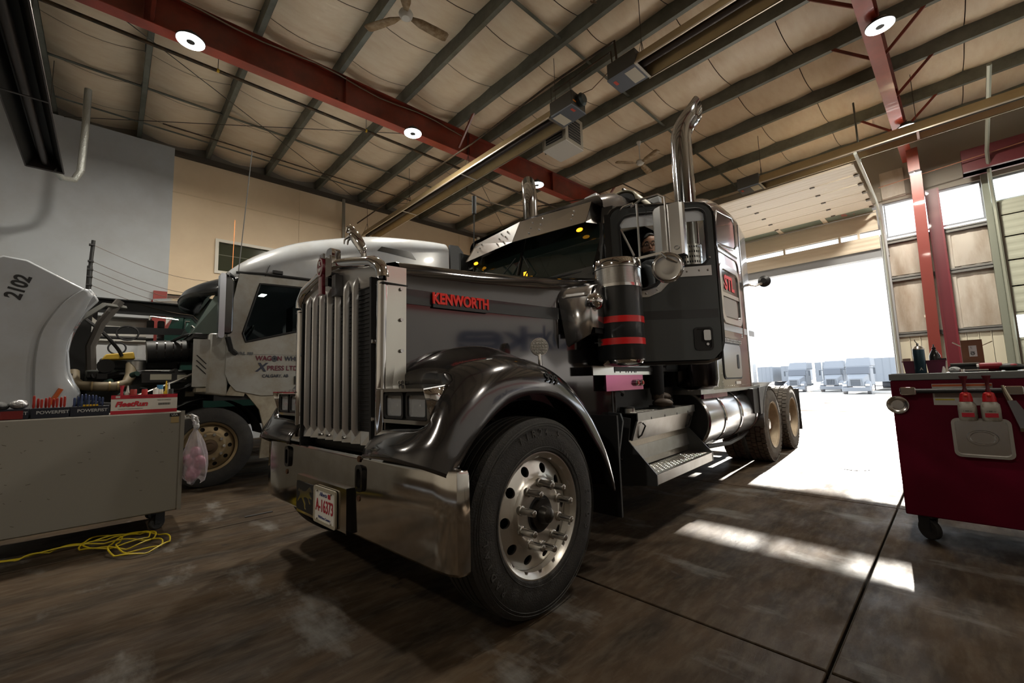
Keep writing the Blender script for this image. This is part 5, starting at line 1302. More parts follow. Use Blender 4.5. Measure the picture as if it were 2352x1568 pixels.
RS = [(1.14,1.02,2.98,.10),(1.30,1.14,3.16,.20),(1.62,1.20,3.42,.34),(2.15,1.23,3.72,.42),(2.8,1.24,3.95,.45),(3.5,1.25,4.13,.42),(4.2,1.25,4.22,.36),(4.7,1.25,4.26,.30),(5.0,1.24,4.27,.26)]
rows = []
for y, w, zt, r in cat(RS, 4): rows.append(rsec(y, w, zt, r, 2.93))
wq('roof_fairing', G().grid(rows), wp_, 'smooth white roof fairing')
wq('fairing_seam', G().tube([(1.235,1.62,2.95),(1.21,1.68,3.15),(1.05,1.85,3.46)], .008, 5), blackm)
wq('side_skin', G().box(1.225,1.25,2.25,5.02,1.2,2.95), wp_)
wq('side_skin', G().box(-1.25,-1.225,1.1,5.02,1.2,2.95), wp_)
wq('rear_extender', G().prism([(5.04,2.6),(5.04,4.20),(5.25,4.22),(5.38,4.10),(5.38,2.6)], 1.18, 1.24, yz), M('dark_extender', (.035,.04,.045), .5))
wq('side_window', G().prism([(3.42,3.75),(3.5,3.84),(4.10,3.86),(4.22,3.72)], 1.235, 1.256, yz), blackg)
wq('sleeper_back', G().box(-1.22,1.22,4.98,5.02,1.2,4.1), wdirt)
wq('cab_floor', G().box(-1.2,1.2,1.05,5.0,1.15,1.25), blackm)
wq('firewall', G().box(-1.2,1.15,1.06,1.12,1.2,2.1), blackm)
wq('cab_inner_back', G().box(-1.2,1.2,2.6,2.63,1.25,2.95), M('cab_inner', (.05,.055,.045), .8))
# door with window opening
dz = [(1.16,1.45),(1.30,1.28),(1.62,1.20),(2.24,1.20),(2.24,3.0),(1.30,2.98),(1.18,2.30)]
dwn = [(1.40,1.98),(2.16,2.20),(2.18,2.88),(1.56,2.86),(1.36,2.10)]
cw = Vector((1.78,2.45))
O2 = resample(dz, 64, cw); O2 = snap(O2, dz); I2 = snap(resample(dwn, 64, cw), dwn)
dw_ = wq('door', G().ring(O2, I2, 1.225, 1.255, yz), wdirt, 'dirty white door with lettering', sm=30)
put('window_seal', G().tube([(1.257,y,z) for y, z in I2], .016, 6, closed=True), blackm, dw_)
put('door_glass', G().prism(I2, 1.236, 1.240, yz), M('cab_glass', (.75,.82,.80), .03, trans=1., ior=1.05), dw_, sm=None)
put('door_line', G().box(1.255,1.258,1.24,2.24,1.80,1.806), M('panel_gap', (.2,.2,.2), .6), dw_)
put('door_handle', G().box(1.255,1.275,2.06,2.16,1.36,1.48), blackm, dw_)
for y in (2.245,): put('door_gap', G().box(1.252,1.259,y,y+.012,1.2,3.0), blackm, dw_)
yzf = lambda y, z: frame((1.262, y, z), (0,1,0), (0,0,1))
mar = M('maroon_lettering', (.14,.012,.035), .5); navy = M('dark_lettering', (.03,.035,.06), .5)
text('door_lettering', 'WAG', .098, mar, dw_, yzf(1.53,1.745), bold=.002, align='LEFT', sx=.88, depth=.001)
text('door_lettering', 'N', .098, mar, dw_, yzf(1.815,1.745), bold=.002, align='LEFT', sx=.88, depth=.001)
text('door_lettering', 'WHEEL', .098, navy, dw_, yzf(1.915,1.745), bold=.002, align='LEFT', sx=.88, depth=.001)
g = G().ring([(1.778+.037*math.cos(t),1.745+.044*math.sin(t)) for t in [2*PI*k/24 for k in range(24)]], [(1.778+.029*math.cos(t),1.745+.035*math.sin(t)) for t in [2*PI*k/24 for k in range(24)]], 1.262, 1.264, yz)
for k in range(8):
    t = PI*k/8*2/2
    c, s = math.cos(t), math.sin(t); g.add([(1.263,1.778-.03*c-.002*s,1.745-.036*s+.002*c),(1.263,1.778+.03*c-.002*s,1.745+.036*s+.002*c),(1.263,1.778+.03*c+.002*s,1.745+.036*s-.002*c),(1.263,1.778-.03*c+.002*s,1.745-.036*s-.002*c)], [(0,1,2,3)])
put('wagon_wheel_logo', g, navy, dw_, sm=None)
text('door_lettering', 'X', .17, navy, dw_, yzf(1.60,1.61), bold=.006, shear=.25, depth=.001)
text('door_lettering', 'PRESS LTD.', .10, mar, dw_, yzf(1.68,1.60), bold=.001, align='LEFT', sx=.92, depth=.001)
text('door_lettering', 'CALGARY, AB', .062, navy, dw_, yzf(1.62,1.485), bold=.001, align='LEFT', sx=.92, depth=.001)
text('model_badge', 'VNL 780', .062, M('badge_grey', (.16,.17,.18), .4, .4), dw_, yzf(1.30,1.81), bold=.001, align='LEFT', shear=.2, sx=.85, depth=.002)
# cab corner, a-pillar, windscreen, visor
wq('cab_corner', G().hexa([(.85,.84,1.25),(1.22,.96,1.25),(1.245,1.20,1.2),(.95,1.15,1.25),(.90,.86,2.05),(1.20,.98,2.10),(1.24,1.22,2.10),(1.0,1.15,2.1)]), wdirt, bev=.03)
wq('corner_step_panel', G().box(1.16,1.20,.80,.98,1.35,2.0), wdirt)
for k in range(3): wq('louvre_line', G().tube([(1.203,.84,1.78-.07*k),(1.203,.95,1.66-.07*k)], .006, 5), blackm)
wq('windscreen', G().add([(-1.1,.78,2.08),(1.1,.78,2.08),(1.0,1.16,2.92),(-1.0,1.16,2.92),(1.22,1.10,2.08),(1.12,1.30,2.92),(-1.22,1.10,2.08),(-1.12,1.30,2.92)], [(0,1,2,3),(1,4,5,2),(6,0,3,7)]), M('truck_windscreen', (.10,.13,.12), .04, spec=.7), sm=None, thick=.008)
wq('a_pillar', G().tube([(1.20,1.12,2.06),(1.15,1.22,2.5),(1.08,1.30,2.95)], .045, 8), wdirt)
rows = [[(x, .98-.30*(1-(x/1.25)**2)*.8+dy+.20*abs(x/1.2)**3, z) for x in np.linspace(-1.18,1.22,16)] for dy, z in ((.0,2.66),(-.02,2.74),(.03,2.84),(.14,2.92),(.26,2.98))]
wq('sun_visor', G().grid(rows), M('smoke_visor', (.02,.022,.025), .25, .2), 'dark smoked sun visor', thick=.01)
wq('cowl_top', G().box(-1.15,1.15,.80,1.1,2.02,2.09), blackm, bev=.01)
wq('roof_antenna', G().cyl((1.12,1.30,2.98),(1.16,1.42,4.95), .007, n=6), M('antenna_grey', (.2,.2,.2), .5))
wq('flagged_antenna', G().cyl((-1.1,1.6,3.3),(-1.1,1.62,4.6), .006, n=6), M('orange_rod', (.6,.2,.05), .5))
wq('drip_rail', G().tube([(1.20,1.26,3.00),(1.262,1.6,3.02),(1.262,2.3,3.03)], .022, 6), blackm)
wq('rail_light', G().box(1.24,1.30,1.72,1.86,3.04,3.10), blackm, bev=.01)
mr = wq('mirror', G().prism(rrect(1.06,1.20,2.06,2.86,.05), 1.36, 1.46, yz), blackg, 'tall black door mirror', bev=.02)
put('mirror_shell', G().prism(rrect(1.03,1.10,2.0,2.90,.03), 1.34, 1.48, yz), M('mirror_chrome_blue', (.35,.37,.42), .2, .9), mr)
put('mirror_arm', G().tube([(1.10,1.26,2.92),(1.30,1.15,2.94),(1.40,1.12,2.88)], .03, 6), blackm, mr); put('mirror_arm', G().tube([(1.20,1.30,1.80),(1.38,1.2,1.85),(1.42,1.15,2.02)], .035, 6), blackm, mr)
# cab interior
wq('headliner_lamp', G().box(.3,.5,1.75,1.83,2.86,2.87), M('dome_light', (.85,.95,.9), .4, emit=4))
wq('steering_wheel', G().tube([(.60+.22*math.cos(t),1.52+.10*math.sin(t),2.12+.19*math.sin(t)) for t in [2*PI*k/20 for k in range(20)]], .016, 6, closed=True), blackm)
wq('dashboard', G().box(-1.1,1.1,1.14,1.42,1.9,2.10), blackm, bev=.03)
wq('cb_display', G().box(.85,.98,1.42,1.43,2.02,2.10), M('blue_display', (.02,.06,.16), .3, emit=.6))
wq('seat', G().box(.3,.85,1.9,2.4,1.6,1.8).box(.3,.85,2.28,2.45,1.75,2.75), M('seat_grey', (.05,.05,.05), .9), bev=.04)
# wheel and chassis
rim2 = M('tan_dusty_rim', (.34,.26,.15), .5, .6, col2=(.22,.16,.09), nscale=5)
ww = thing('front_wheel', None, None); ww.parent = WT; ww.location = (1.10, 1.02, .53)
put('tyre', tyre_mesh(n=72), rubber, ww)
put('rim', G().lathe([(.0,.300),(.105,.318),(.118,.333),(.124,.330),(.10,.302)], ax='x', n=64), rim2, ww)
put('disc', disc_mesh(lambda r: fprof(r)+.058), rim2, ww)
put('backing', G().cyl((.02,0,0),(.025,0,0), .30, n=40), blackm, ww)
put('hub', G().lathe([(.10,.10),(.125,.095),(.13,.06),(.155,.05),(.16,0)], ax='x', n=24), M('hub_brown', (.12,.08,.05), .5, .7), ww)
for k in range(10): put('wheel_nut', rnut, None, ww, loc=(.15,.1675*math.cos(2*PI*k/10),.1675*math.sin(2*PI*k/10)))
w2 = thing('far_wheel', None, None); w2.parent = WT; w2.location = (-1.10,1.02,.53); put('tyre', tyr, None, w2)
wq('frame_rail', G().box(.36,.46,-.7,6.5,.75,1.02).box(-.46,-.36,-.7,6.5,.75,1.02), fr_m)
wq('front_axle', G().box(-1,1,.95,1.08,.42,.55), fr_m)
wq('wheel_splash', G().lathe([(.55,.66),(1.18,.66)], c=(0,1.02,.53), ax='x', n=20, a0=math.radians(10), a1=math.radians(150)), blackm)
wq('step_fairing', G().prism([(1.42,1.46),(1.60,1.40),(2.3,1.15),(5.0,1.12),(5.0,.30),(1.62,.30),(1.66,.75),(1.60,1.0),(1.44,1.22),(1.33,1.32)], 1.19, 1.24, yz), wgrime, 'mud splashed chassis fairing', sm=None)
wq('splash_flap', G().hexa([(1.0,1.18,1.22),(1.24,1.18,1.22),(1.24,1.40,1.20),(1.0,1.40,1.20),(1.0,1.28,1.46),(1.24,1.28,1.46),(1.24,1.46,1.40),(1.0,1.46,1.40)]), wgrime)
wq('fender_strut', G().box(.9,1.2,.85,1.15,1.28,1.33), wgrime)
wq('bumper', G().box(-1.2,1.2,-1.0,-.7,.35,.80), wgrime, bev=.04)
# tipped hood (pivoted at the bumper, standing nose down)
hd_ = wq('hood', G().prism([(-1.05,2.74),(-.92,2.84),(-.74,2.82),(-.26,2.54),(-.22,2.56),(-.14,2.42),(-.25,2.26),(-.335,2.05),(-.365,1.80),(-.34,1.55),(-.25,1.30),(-.34,1.10),(-.40,.98),(-1.25,.85),(-1.25,2.2)], 1.14, 1.20, yz), wp_, 'white hood standing tipped forward', bev=.02)
FL = [(-.20,2.50),(-.30,2.20),(-.37,2.0),(-.40,1.78),(-.375,1.52),(-.28,1.30),(-.36,1.06)]
FO = [(-.26,2.54),(-.42,2.36),(-.56,2.05),(-.60,1.78),(-.60,1.48),(-.58,1.2),(-.52,.98)]
rows = []
for (a, b), (c, d) in zip(cat(FL,4), cat(FO,4)):
    rows.append([(1.10,a+.03,b),(1.235,a+.01,b),(1.255,a-.02,b),(1.262,(a*.5+c*.5),(b*.5+d*.5)),(1.25,c,d),(1.19,c-.03,d)])
put('fender_flare', G().grid(rows), wp_, hd_, label='swollen wheel arch flare', thick=.008)
rows = [[(x,a-.02,b) for x in (1.15,.9,.6)] for a, b in cat(FL,4)]
put('arch_liner', G().grid(rows), M('arch_liner', (.05,.045,.035), .7), hd_, thick=.01)
put('hood_top_skin', G().box(-1.15,1.15,-1.25,-1.20,.9,2.7), wdirt, hd_)
put('far_side', G().prism([(-1.05,2.74),(-.92,2.84),(-.26,2.54),(-.14,2.42),(-.365,1.80),(-.25,1.30),(-.40,.98),(-1.25,.85),(-1.25,2.2)], -1.20, -1.15, yz), wdirt, hd_)
put('marker_lens', G().tube([(1.268,-.475,1.19),(1.268,-.40,1.36)], .022, 8), M('orange_marker', (.45,.08,.01), .4), hd_, label='slanted orange side marker')
text('unit_number', '2102', .175, blackm, hd_, frame((1.203,-.785,2.50), (0,.27,.96), (0,-.96,.27)), bold=.006, depth=.001, sx=.80, label='black 2102 unit number')
put('hood_shade_panel', G().box(.10,.14,-1.1,-.22,.95,2.45), blackm, hd_); put('inner_brace', G().tube([(1.0,-.3,2.2),(.9,-.1,2.42),(.6,.1,2.45)], .03, 6), M('brace_grey', (.10,.10,.09), .5), hd_)  # black inner panel added to make the shade inside the tipped hood
put('inner_curve', G().tube([(.7,.05,2.52),(.72,-.12,2.2),(.72,-.20,1.9),(.7,-.18,1.6)], .05, 8), M('radiator_shroud', (.12,.11,.10), .6), hd_)
# engine bay
en = wq('engine', G().box(-.45,.35,-.25,1.05,.9,1.62), M('engine_dark', (.015,.018,.014), .5), 'dark engine block in the open bay', bev=.03)
put('valve_cover', G().box(-.2,.30,-.12,.75,1.62,1.78), blackm, en, bev=.03)
put('yellow_cover', G().hexa([(.32,-.10,1.74),(.5,-.10,1.74),(.5,.24,1.76),(.32,.24,1.76),(.34,-.06,1.82),(.48,-.06,1.82),(.48,.22,1.86),(.34,.22,1.86)]), M('yellow_cover', (.50,.32,.02), .5), en, label='yellow engine cover', bev=.015)
put('fan_pulley', G().cyl((.45,-.05,1.66),(.56,-.05,1.66), .09, n=20), blackm, en)
put('charge_pipe', G().tube([(.62,-.34,1.58),(.70,-.33,1.46),(.78,-.26,1.40),(.82,-.10,1.385),(.82,.05,1.38),(.78,.16,1.42),(.70,.20,1.54),(.62,.20,1.68)], .060, 12), M('tan_hose', (.20,.16,.10), .6), en, label='tan u shaped charge air pipe')
for y in (-.16,.0,.08): put('hose_clamp', G().lathe([(-.008,.066),(.008,.066)], c=(.82,y,1.385), ax='y', n=20), brass, en)
put('exhaust_manifold', G().tube([(.4,-.1,1.5),(.46,.1,1.55),(.46,.5,1.55),(.4,.7,1.5)], .05, 8), blackm, en)
put('radiator', G().box(-.6,.8,-.42,-.34,.8,1.55), M('radiator_core', (.03,.03,.03), .6), en)
put('coolant_tank', G().box(.75,1.0,.30,.75,1.42,1.55), blackm, en)
put('spec_label', G().box(1.0,1.004,.38,.60,1.455,1.53), M('engine_label', (.45,.44,.36), .6), en); put('spec_label', G().box(1.0,1.004,.66,.76,1.46,1.52), bpy.data.materials['engine_label'], en)
put('air_filter', G().cyl((.55,.35,1.85),(.55,1.0,1.90), .16, n=20), blackm, en)
for k in range(6): put('filter_rib', G().lathe([(-.008,.165),(.008,.165)], c=(.55,.45+.09*k,1.865+.006*k), ax='y', n=18), blackg, en)
put('filter_can', G().cyl((.6,.25,1.60),(.6,.25,1.72), .10, n=20), alu, en)
hz = [((.9,-.2,1.2),(.95,.2,1.15),(.9,.7,1.3),(.8,1.0,1.6)),((.8,.0,1.05),(.95,.4,1.08),(.9,.9,1.1)),((.7,.3,1.35),(.9,.6,1.3),(.95,.9,1.45),(.8,1.0,1.8)),((.6,.6,2.0),(.8,.8,2.1),(.9,.95,1.95),(.85,1.0,1.7)),((.5,-.3,2.3),(.6,-.1,2.1),(.55,.05,1.9),(.5,.1,1.8))]
for h in hz: put('hose', G().tube([Vector(p) for p in cat(h,4)], .022, 6), blackm, en)
put('hood_stay', G().tube([(.95,.25,1.25),(1.05,.62,1.42),(1.05,.98,1.62)], .016, 6), steel, en)
put('green_harness', G().tube([(.98,1.0,1.9),(1.0,.95,1.7),(.97,1.0,1.5)], .012, 5), M('green_wire', (.10,.35,.05), .5), en)
random.seed(3)
for k in range(26):
    x, y, z = random.uniform(.35,1.0), random.uniform(-.25,1.0), random.uniform(1.0,1.6)
    put('engine_fitting', G().box(x-.05,x+.03,y-.05,y+.05,z-.03,z+.04) if k % 2 else G().cyl((x,y-.03,z),(x+.06,y+.02,z+.02), .035, n=10), random.choice([blackm, fr_m, M('fitting_%d' % k, random.choice([(.05,.06,.04),(.10,.085,.06),(.02,.05,.04)]), .5, .3)]), en)
# ================================================================ dark trailer deck rail with pole and cords
rl = thing('car_hauler_deck', 'black steel deck rail above the open engine bay with a pole and sagging cords', 'trailer', (-9.75, 0, 0))
blk = M('black_channel', (.012,.013,.014), .45, .3)
put('deck_rail', G().box(-.02,.0,-.32,9.0,2.66,2.90).box(-.02,.08,-.32,9.0,2.88,2.90).box(-.02,.08,-.32,9.0,2.66,2.68), blk, rl, sm=None)
put('lower_rail', G().hexa([(-.02,-.3,2.30),(.02,-.3,2.30),(.02,9,2.60),(-.02,9,2.60),(-.02,-.3,2.42),(.02,-.3,2.42),(.02,9,2.68),(-.02,9,2.68)]), blk, rl, sm=None)
for y in (-.28, 3.0, 6.0, 8.9): put('deck_post', G().box(-.05,.03,y,y+.08,0,2.7), blk, rl)
put('rail_lettering', G().box(.081,.083,-.15,.05,2.76,2.81), M('worn_lettering', (.12,.11,.05), .7), rl)
pl_ = put('pole', G().cyl((.02,-.33,2.85),(.02,-.33,3.42), .035, n=10).cyl((.02,-.33,3.3),(.02,-.31,3.86), .026, n=10), blk, rl)
for k, z in enumerate((3.78,3.50,3.36,3.24,3.10)):
    pts = [(.02,-.30+2.4*t, z-.42*t*1.0-.28*math.sin(PI*t)*.9+.18*t) for t in [q/16 for q in range(17)]]
    put('sagging_cord', G().tube(pts, .0045, 5), M('cord_brown', (.10,.07,.05), .7), rl)
    put('cord_clip', G().box(-.02,.06,-.36,-.29,z-.012,z+.012), blackm, rl)
put('hose_loop', G().tube([(.1,.18+.14*math.cos(t),2.32+.12*math.sin(t)) for t in [2*PI*k/20 for k in range(20)]], .014, 6, closed=True), blackm, rl)
put('hose_loop', G().tube([(.1,.06+.11*math.cos(t),2.06+.10*math.sin(t)) for t in [2*PI*k/20 for k in range(20)]], .012, 6, closed=True), blackm, rl)
# ================================================================ third truck, behind the engine bay
T3 = thing('green_truck', 'dark green truck with paired chrome mirrors, seen through the open engine bay', 'truck', (-11.9, 0, 0))
gg = M('green_paint', (.012,.035,.028), .25, .1, .6)
put('cab_shell', G().hexa([(-1,.95,.9),(1,.95,.9),(1,2.9,.9),(-1,2.9,.9),(-.95,1.05,2.98),(.95,1.05,2.98),(.95,2.9,3.0),(-.95,2.9,3.0)]), gg, T3, bev=.05)
put('windscreen', G().add([(-.9,.60,1.95),(.9,.60,1.95),(.93,.93,2.85),(-.93,.93,2.85)], [(0,1,2,3)]), M('green_screen', (.01,.03,.028), .05), T3, thick=.01)
put('screen_frame', G().hexa([(-1,.55,1.85),(1,.55,1.85),(1,1.0,1.85),(-1,1.0,1.85),(-1,.92,2.95),(1,.92,2.95),(1,1.05,2.95),(-1,1.05,2.95)]), gg, T3)
put('side_window', G().prism([(1.02,1.98),(1.9,1.98),(1.95,2.72),(1.10,2.72)], 1.0, 1.012, yz), M('pale_green_glass', (.10,.18,.16), .06), T3)
put('window_frame', G().tube([(1.015,y,z) for y, z in ((1.0,1.95),(1.93,1.95),(1.98,2.75),(1.08,2.75))], .022, 6, closed=True), steel, T3)
g = G(); rows = []
for k in range(15):
    y = .55+2.3*k/14; rows.append([(1.0, y, 2.88),(1.02,y,2.98),(1.0,y,3.12+.10*math.sin(PI*k/14)),(.7,y,3.22+.12*math.sin(PI*k/14)),(0,y,3.26+.12*math.sin(PI*k/14))])
put('studded_roof_visor', G().grid(rows), steel, T3)
g = G()
for k in range(24):
    for j in range(3): g.sphere((1.01-.02*j, .62+.09*k, 2.96+.07*j), .018, 6, 4)
put('visor_studs', g, chrome, T3, kind='stuff')
for y in (.46,.62):
    put('mirror_pair', G().prism(rrect(y,y+.11,1.98,2.70,.03), 1.22, 1.26, yz), chrome, T3)
put('mirror_arm', G().tube([(1.0,.95,2.78),(1.24,.50,2.78),(1.24,.5,2.66)], .016, 6), steel, T3); put('mirror_arm', G().tube([(1.0,.9,1.92),(1.24,.6,1.92)], .014, 6), steel, T3)
put('hood', G().hexa([(-.7,-1.0,1.0),(.7,-1.0,1.0),(.9,.95,1.0),(-.9,.95,1.0),(-.6,-.9,1.6),(.6,-.9,1.6),(.8,.95,1.95),(-.8,.95,1.95)]), gg, T3, bev=.06)
put('air_cleaner', G().cyl((1.1,.75,1.2),(1.1,.75,1.85), .17, n=20), steel, T3)
for s in (1,-1):
    q = thing('wheel', None, None); q.parent = T3; q.location = (s*1.0,0,.53); put('tyre', tyr, None, q)
    q = thing('wheel', None, None); q.parent = T3; q.location = (s*1.0,4.5,.53); put('tyre', tyr, None, q)
put('frame', G().box(-.4,.4,-1,5.2,.7,.95), fr_m, T3)
# ================================================================ left white cart
wc = thing('white_cart', 'scuffed white metal tool cart on casters at lower left', 'cart', (-5.22, -.40, 0))
wcm = M('scuffed_white_enamel', (.26,.245,.215), .4, col2=(.26,.21,.16), nscale=6, nmix=(.62,.80), stretch=(1,.6,1.3))
cb_ = put('body', G().box(-.66,0,-1.0,.93,.165,1.09), wcm, wc, bev=.012)
for i in range(3): put('drawer', G().box(-.64,-.02,.93,.945,.22+.28*i,.47+.28*i), wcm, wc)
put('side_flange', G().box(-.005,.012,.915,.945,.165,1.095), wcm, wc)
random.seed(11)
g = G()
for k in range(34):
    y, z = random.uniform(-.3,.88), random.uniform(.25,1.05); l = random.uniform(.008,.03); tlt = random.uniform(-.01,.012)
    g.add([(.0012,y,z),(.0012,y+l,z+tlt),(.0012,y+l,z+tlt+.004),(.0012,y,z+.004)], [(0,1,2,3)])
put('scuff_marks', g, M('scuff', (.10,.085,.07), .8), wc, kind='stuff', sm=None)
st_ = put('sticker', G().box(.001,.003,.83,.905,1.045,1.075), blackm, wc); text('sticker_print', 'USA', .026, white_pl, wc, frame((.0035,.867,1.06),(0,1,0),(0,0,1)), depth=.0005)
put('yellow_tag', G().box(.001,.003,.84,.90,.985,1.042), M('tan_tag', (.38,.28,.13), .6), wc)
def caster(par, x, y, zt, r=.065, rz=.5):
    c = thing('caster', None, None); c.parent = par; c.location = (x, y, 0); c.rotation_euler = (0,0,rz)
    put('wheel', G().lathe([(-.02,0),(-.02,r-.008),(-.014,r),(.014,r),(.02,r-.008),(.02,0)], c=(0,0,r), ax='x', n=28), rubber, c)
    put('fork', G().box(-.032,-.026,-.03,.05,r-.01,zt-.01).box(.026,.032,-.03,.05,r-.01,zt-.01).box(-.032,.032,-.05,.06,zt-.012,zt), blackm, c)
for x, y in ((-.1,.78),(-.1,-.8),(-.58,.78),(-.58,-.8)): caster(wc, x, y, .165)
put('push_handle', G().tube([(-.12,.93,1.02),(-.10,.99,1.03),(-.08,1.03,1.02),(-.1,1.05,1.01),(-.5,1.05,1.01),(-.55,.95,1.02)], .022, 10), chrome, wc)
# plastic bag hanging from handle
bg = thing('plastic_bag', 'clear plastic bag with pink packages knotted to the cart handle', 'bag', (-5.25, .635, 0))
bagm = M('clear_bag_film', (.80,.76,.82), .2, trans=.35, alpha=.45, ior=1.1)
rows = []
for z, r in ((.99,.018),(.955,.022),(.93,.012),(.90,.016),(.84,.045),(.76,.072),(.66,.095),(.56,.108),(.48,.105),(.42,.088),(.40,.05)):
    rows.append([(r*1.05*(1+.10*math.sin(5*t+z*9)+.05*math.sin(11*t))*math.cos(t), .02*(1-z)+r*(1+.10*math.sin(5*t+z*9)+.06*math.sin(9*t+2))*math.sin(t), z+(.025*math.sin(3*t) if z < .45 else 0)) for t in [2*PI*k/40 for k in range(40)]])
put('bag_film', G().grid(rows, closed=True), bagm, bg)
put('knot', G().sphere((0,.01,.935), .026, 10, 6, sc=(1,1,1.5)), M('bag_knot', (.62,.62,.64), .3, bump=.6, bscale=50), bg)
put('knot_loop', G().tube([(.0,.01,.95),(-.02,-.02,1.0),(.0,-.03,1.05),(.02,.0,1.03),(.01,.02,.97)], .012, 8), bpy.data.materials['bag_knot'], bg)
pinkm = M('pink_package', (.36,.05,.12), .35, col2=(.62,.30,.42), nscale=16)
for k, (x, y, z, r) in enumerate(((0,.0,.50,.062),(.02,.04,.58,.058),(-.02,-.03,.60,.052),(.0,.01,.68,.045),(.03,-.02,.47,.05))): put('package', G().sphere((x,y,z), r, 10, 7, sc=(1,1,1.25)), pinkm, bg)
# stuff on the white cart
CT = 1.09
fb_ = thing('parts_carton', 'red and white printed parts carton standing on the white cart', 'box', (-5.26, 0, CT))
put('carton', G().box(-.05,0,.015,.485,0,.172), M('carton_white', (.62,.58,.52), .6), fb_, bev=.003)
cr = M('carton_red', (.42,.015,.03), .55)
put('red_band', G().box(.0005,.002,.015,.485,.138,.172).box(.0005,.002,.015,.485,0,.032), cr, fb_, sm=None)
ff = lambda y, z: frame((.003, y, z), (0,1,0), (0,0,1))
text('carton_lettering', 'FleetRun', .062, M('print_red', (.5,.015,.03), .5), fb_, ff(.155,.088), bold=.0025, shear=.25, depth=.0006, label='bold red slanted lettering')
text('carton_slogan', 'With You For The Long Haul', .022, M('print_dkred', (.12,.01,.02), .5), fb_, ff(.27,.155), depth=.0004)
text('carton_print', 'Commercial Transportation Replacement', .010, blackm, fb_, ff(.15,.048), depth=.0004)
text('carton_print', 'MADE IN CANADA', .012, blackm, fb_, ff(.385,.118), depth=.0004)
g = G()
for k in range(22): g.box(.0008,.0016,.345+.004*k,.345+.004*k+(.0012 if k % 3 else .0026),.07,.09)
put('barcode', g, blackm, fb_, sm=None, kind='stuff')
put('corner_logo', G().box(.002,.0028,.045,.075,.146,.166), M('logo_grey', (.5,.48,.45), .5), fb_)
navyb = M('navy_tray', (.010,.012,.022), .45)
def tray(y0, y1, label):
    t = thing('tool_organiser', label, 'organiser', (-5.26, 0, CT), group='black tool organisers')
    put('tray', G().box(-.22,0,y0,y1,0,.085), navyb, t, bev=.004)
    text('tray_lettering', 'POWERFIST', .036, M('tray_print_%d' % int(y0*100), (.42,.42,.42), .5), t, frame((.002,(y0+y1)/2+.015,.047),(0,1,0),(0,0,1)), bold=.0008, depth=.0005)
    return t
tray(-.235,.008, 'black organiser with blue handles, beside the red and white carton')
tray(-.46,-.24, 'black organiser with red handles, second from the red and white carton')
tray(-.70,-.47, 'dark organiser with a red front block at the left end of the white cart')
ORD = ['first','second','third','fourth','fifth','sixth','seventh','eighth','ninth']
def handles(y0, n, col, label, name='screwdriver', hgt=.10):
    m_ = M('handle_'+name+str(int(y0*100)), col, .4)
    for k in range(n):
        y = y0+k*.022; h = hgt*(.75+.35*random.random())
        t = thing(name, ORD[k]+' from the left: '+label, 'tool', (-5.30-.03*(k % 2), y, CT+.085), group=label)
        put('grip', G().lathe([(0,.006),(.02,.009),(.3*h,.0085),(.75*h,.009),(h*.95,.007),(h,0)], ax='z', n=10), m_, t)
handles(-.45, 9, (.34,.02,.01), 'red handled screwdriver standing in the black organiser')
handles(-.215, 9, (.03,.05,.13), 'blue handled screwdriver standing in the black organiser')
tag(put('red_block', G().box(-5.262,-5.255,-.62,-.50,CT+.005,CT+.07), M('red_block', (.16,.01,.01), .5)), 'dark red block at the left end of the white cart', 'box')
tag(put('crumpled_foil', G().sphere((-5.3,-.53,CT+.12), .05, 12, 8, sc=(1,1.1,.8)), M('foil', (.5,.5,.52), .3, .8, bump=1., bscale=25)), 'crumpled silver foil on the dark organiser', 'foil')
tag(put('glove_heap', G().sphere((-5.3,-.68,CT+.11), .08, 12, 8, sc=(1,1.3,.6)), M('glove_black', (.03,.03,.03), .6, bump=1., bscale=12)), 'black gloves heaped at the left end of the white cart', 'gloves')
for k in range(5):
    tag(put('yellow_bit', G().box(-5.27,-5.25,-.16+.02*k,-.145+.02*k,CT+.085,CT+.10), M('yellow_bit', (.55,.33,.01), .5)), ORD[k]+' small yellow bit from the left, on the organiser with blue handles', 'bit', 'yellow bits on the organiser')
BT = [(.165,.05,.030,(.25,.02,.015),'small bottle with red cap, behind the carton'),(.245,.048,.026,(.35,.02,.02),'round bottle with dark red cap at the middle of the row'),(.325,.055,.024,(.6,.6,.58),'white capped green bottle in the row'),(.44,.045,.024,(.015,.015,.015),'black capped bottle at the right end of the row')]
for y, h, r, c, d in BT:
    t = thing('bottle', d+' on the white cart', 'bottle', (-5.345, y, CT+.0), group='bottles behind the red and white carton')
    put('bottle_body', G().lathe([(0,0),(0,r),(.14,r),(.165,r*.9),(.175,r*.6)], ax='z', n=20), M('bottle_body', (.42,.38,.30) if c[0] < .5 else (.05,.25,.08), .4), t)
    put('cap', G().lathe([(.172,r*.85),(.172+h*.9,r*.85),(.175+h,r*.75),(.175+h,0)], ax='z', n=20), M('cap_%d' % int(y*100), c, .4), t)
def cone_bottle(y, c1, label, h=.27):
    t = thing('tube', label, 'tube', (-5.37, y, CT))
    put('tube_body', G().lathe([(0,0),(0,.022),(.19,.020),(.20,.012),(h,.005),(h,0)], ax='z', n=16), M('tube_'+label[:5], c1, .4), t)
cone_bottle(.405, (.65,.42,.02), 'yellow tube with pointed nozzle standing behind the carton', .30)
cone_bottle(.425, (.6,.6,.6), 'white tube with pointed nozzle right of the yellow one', .285)
cone_bottle(.125, (.45,.45,.42), 'pale grease tube standing at the left of the carton', .26)
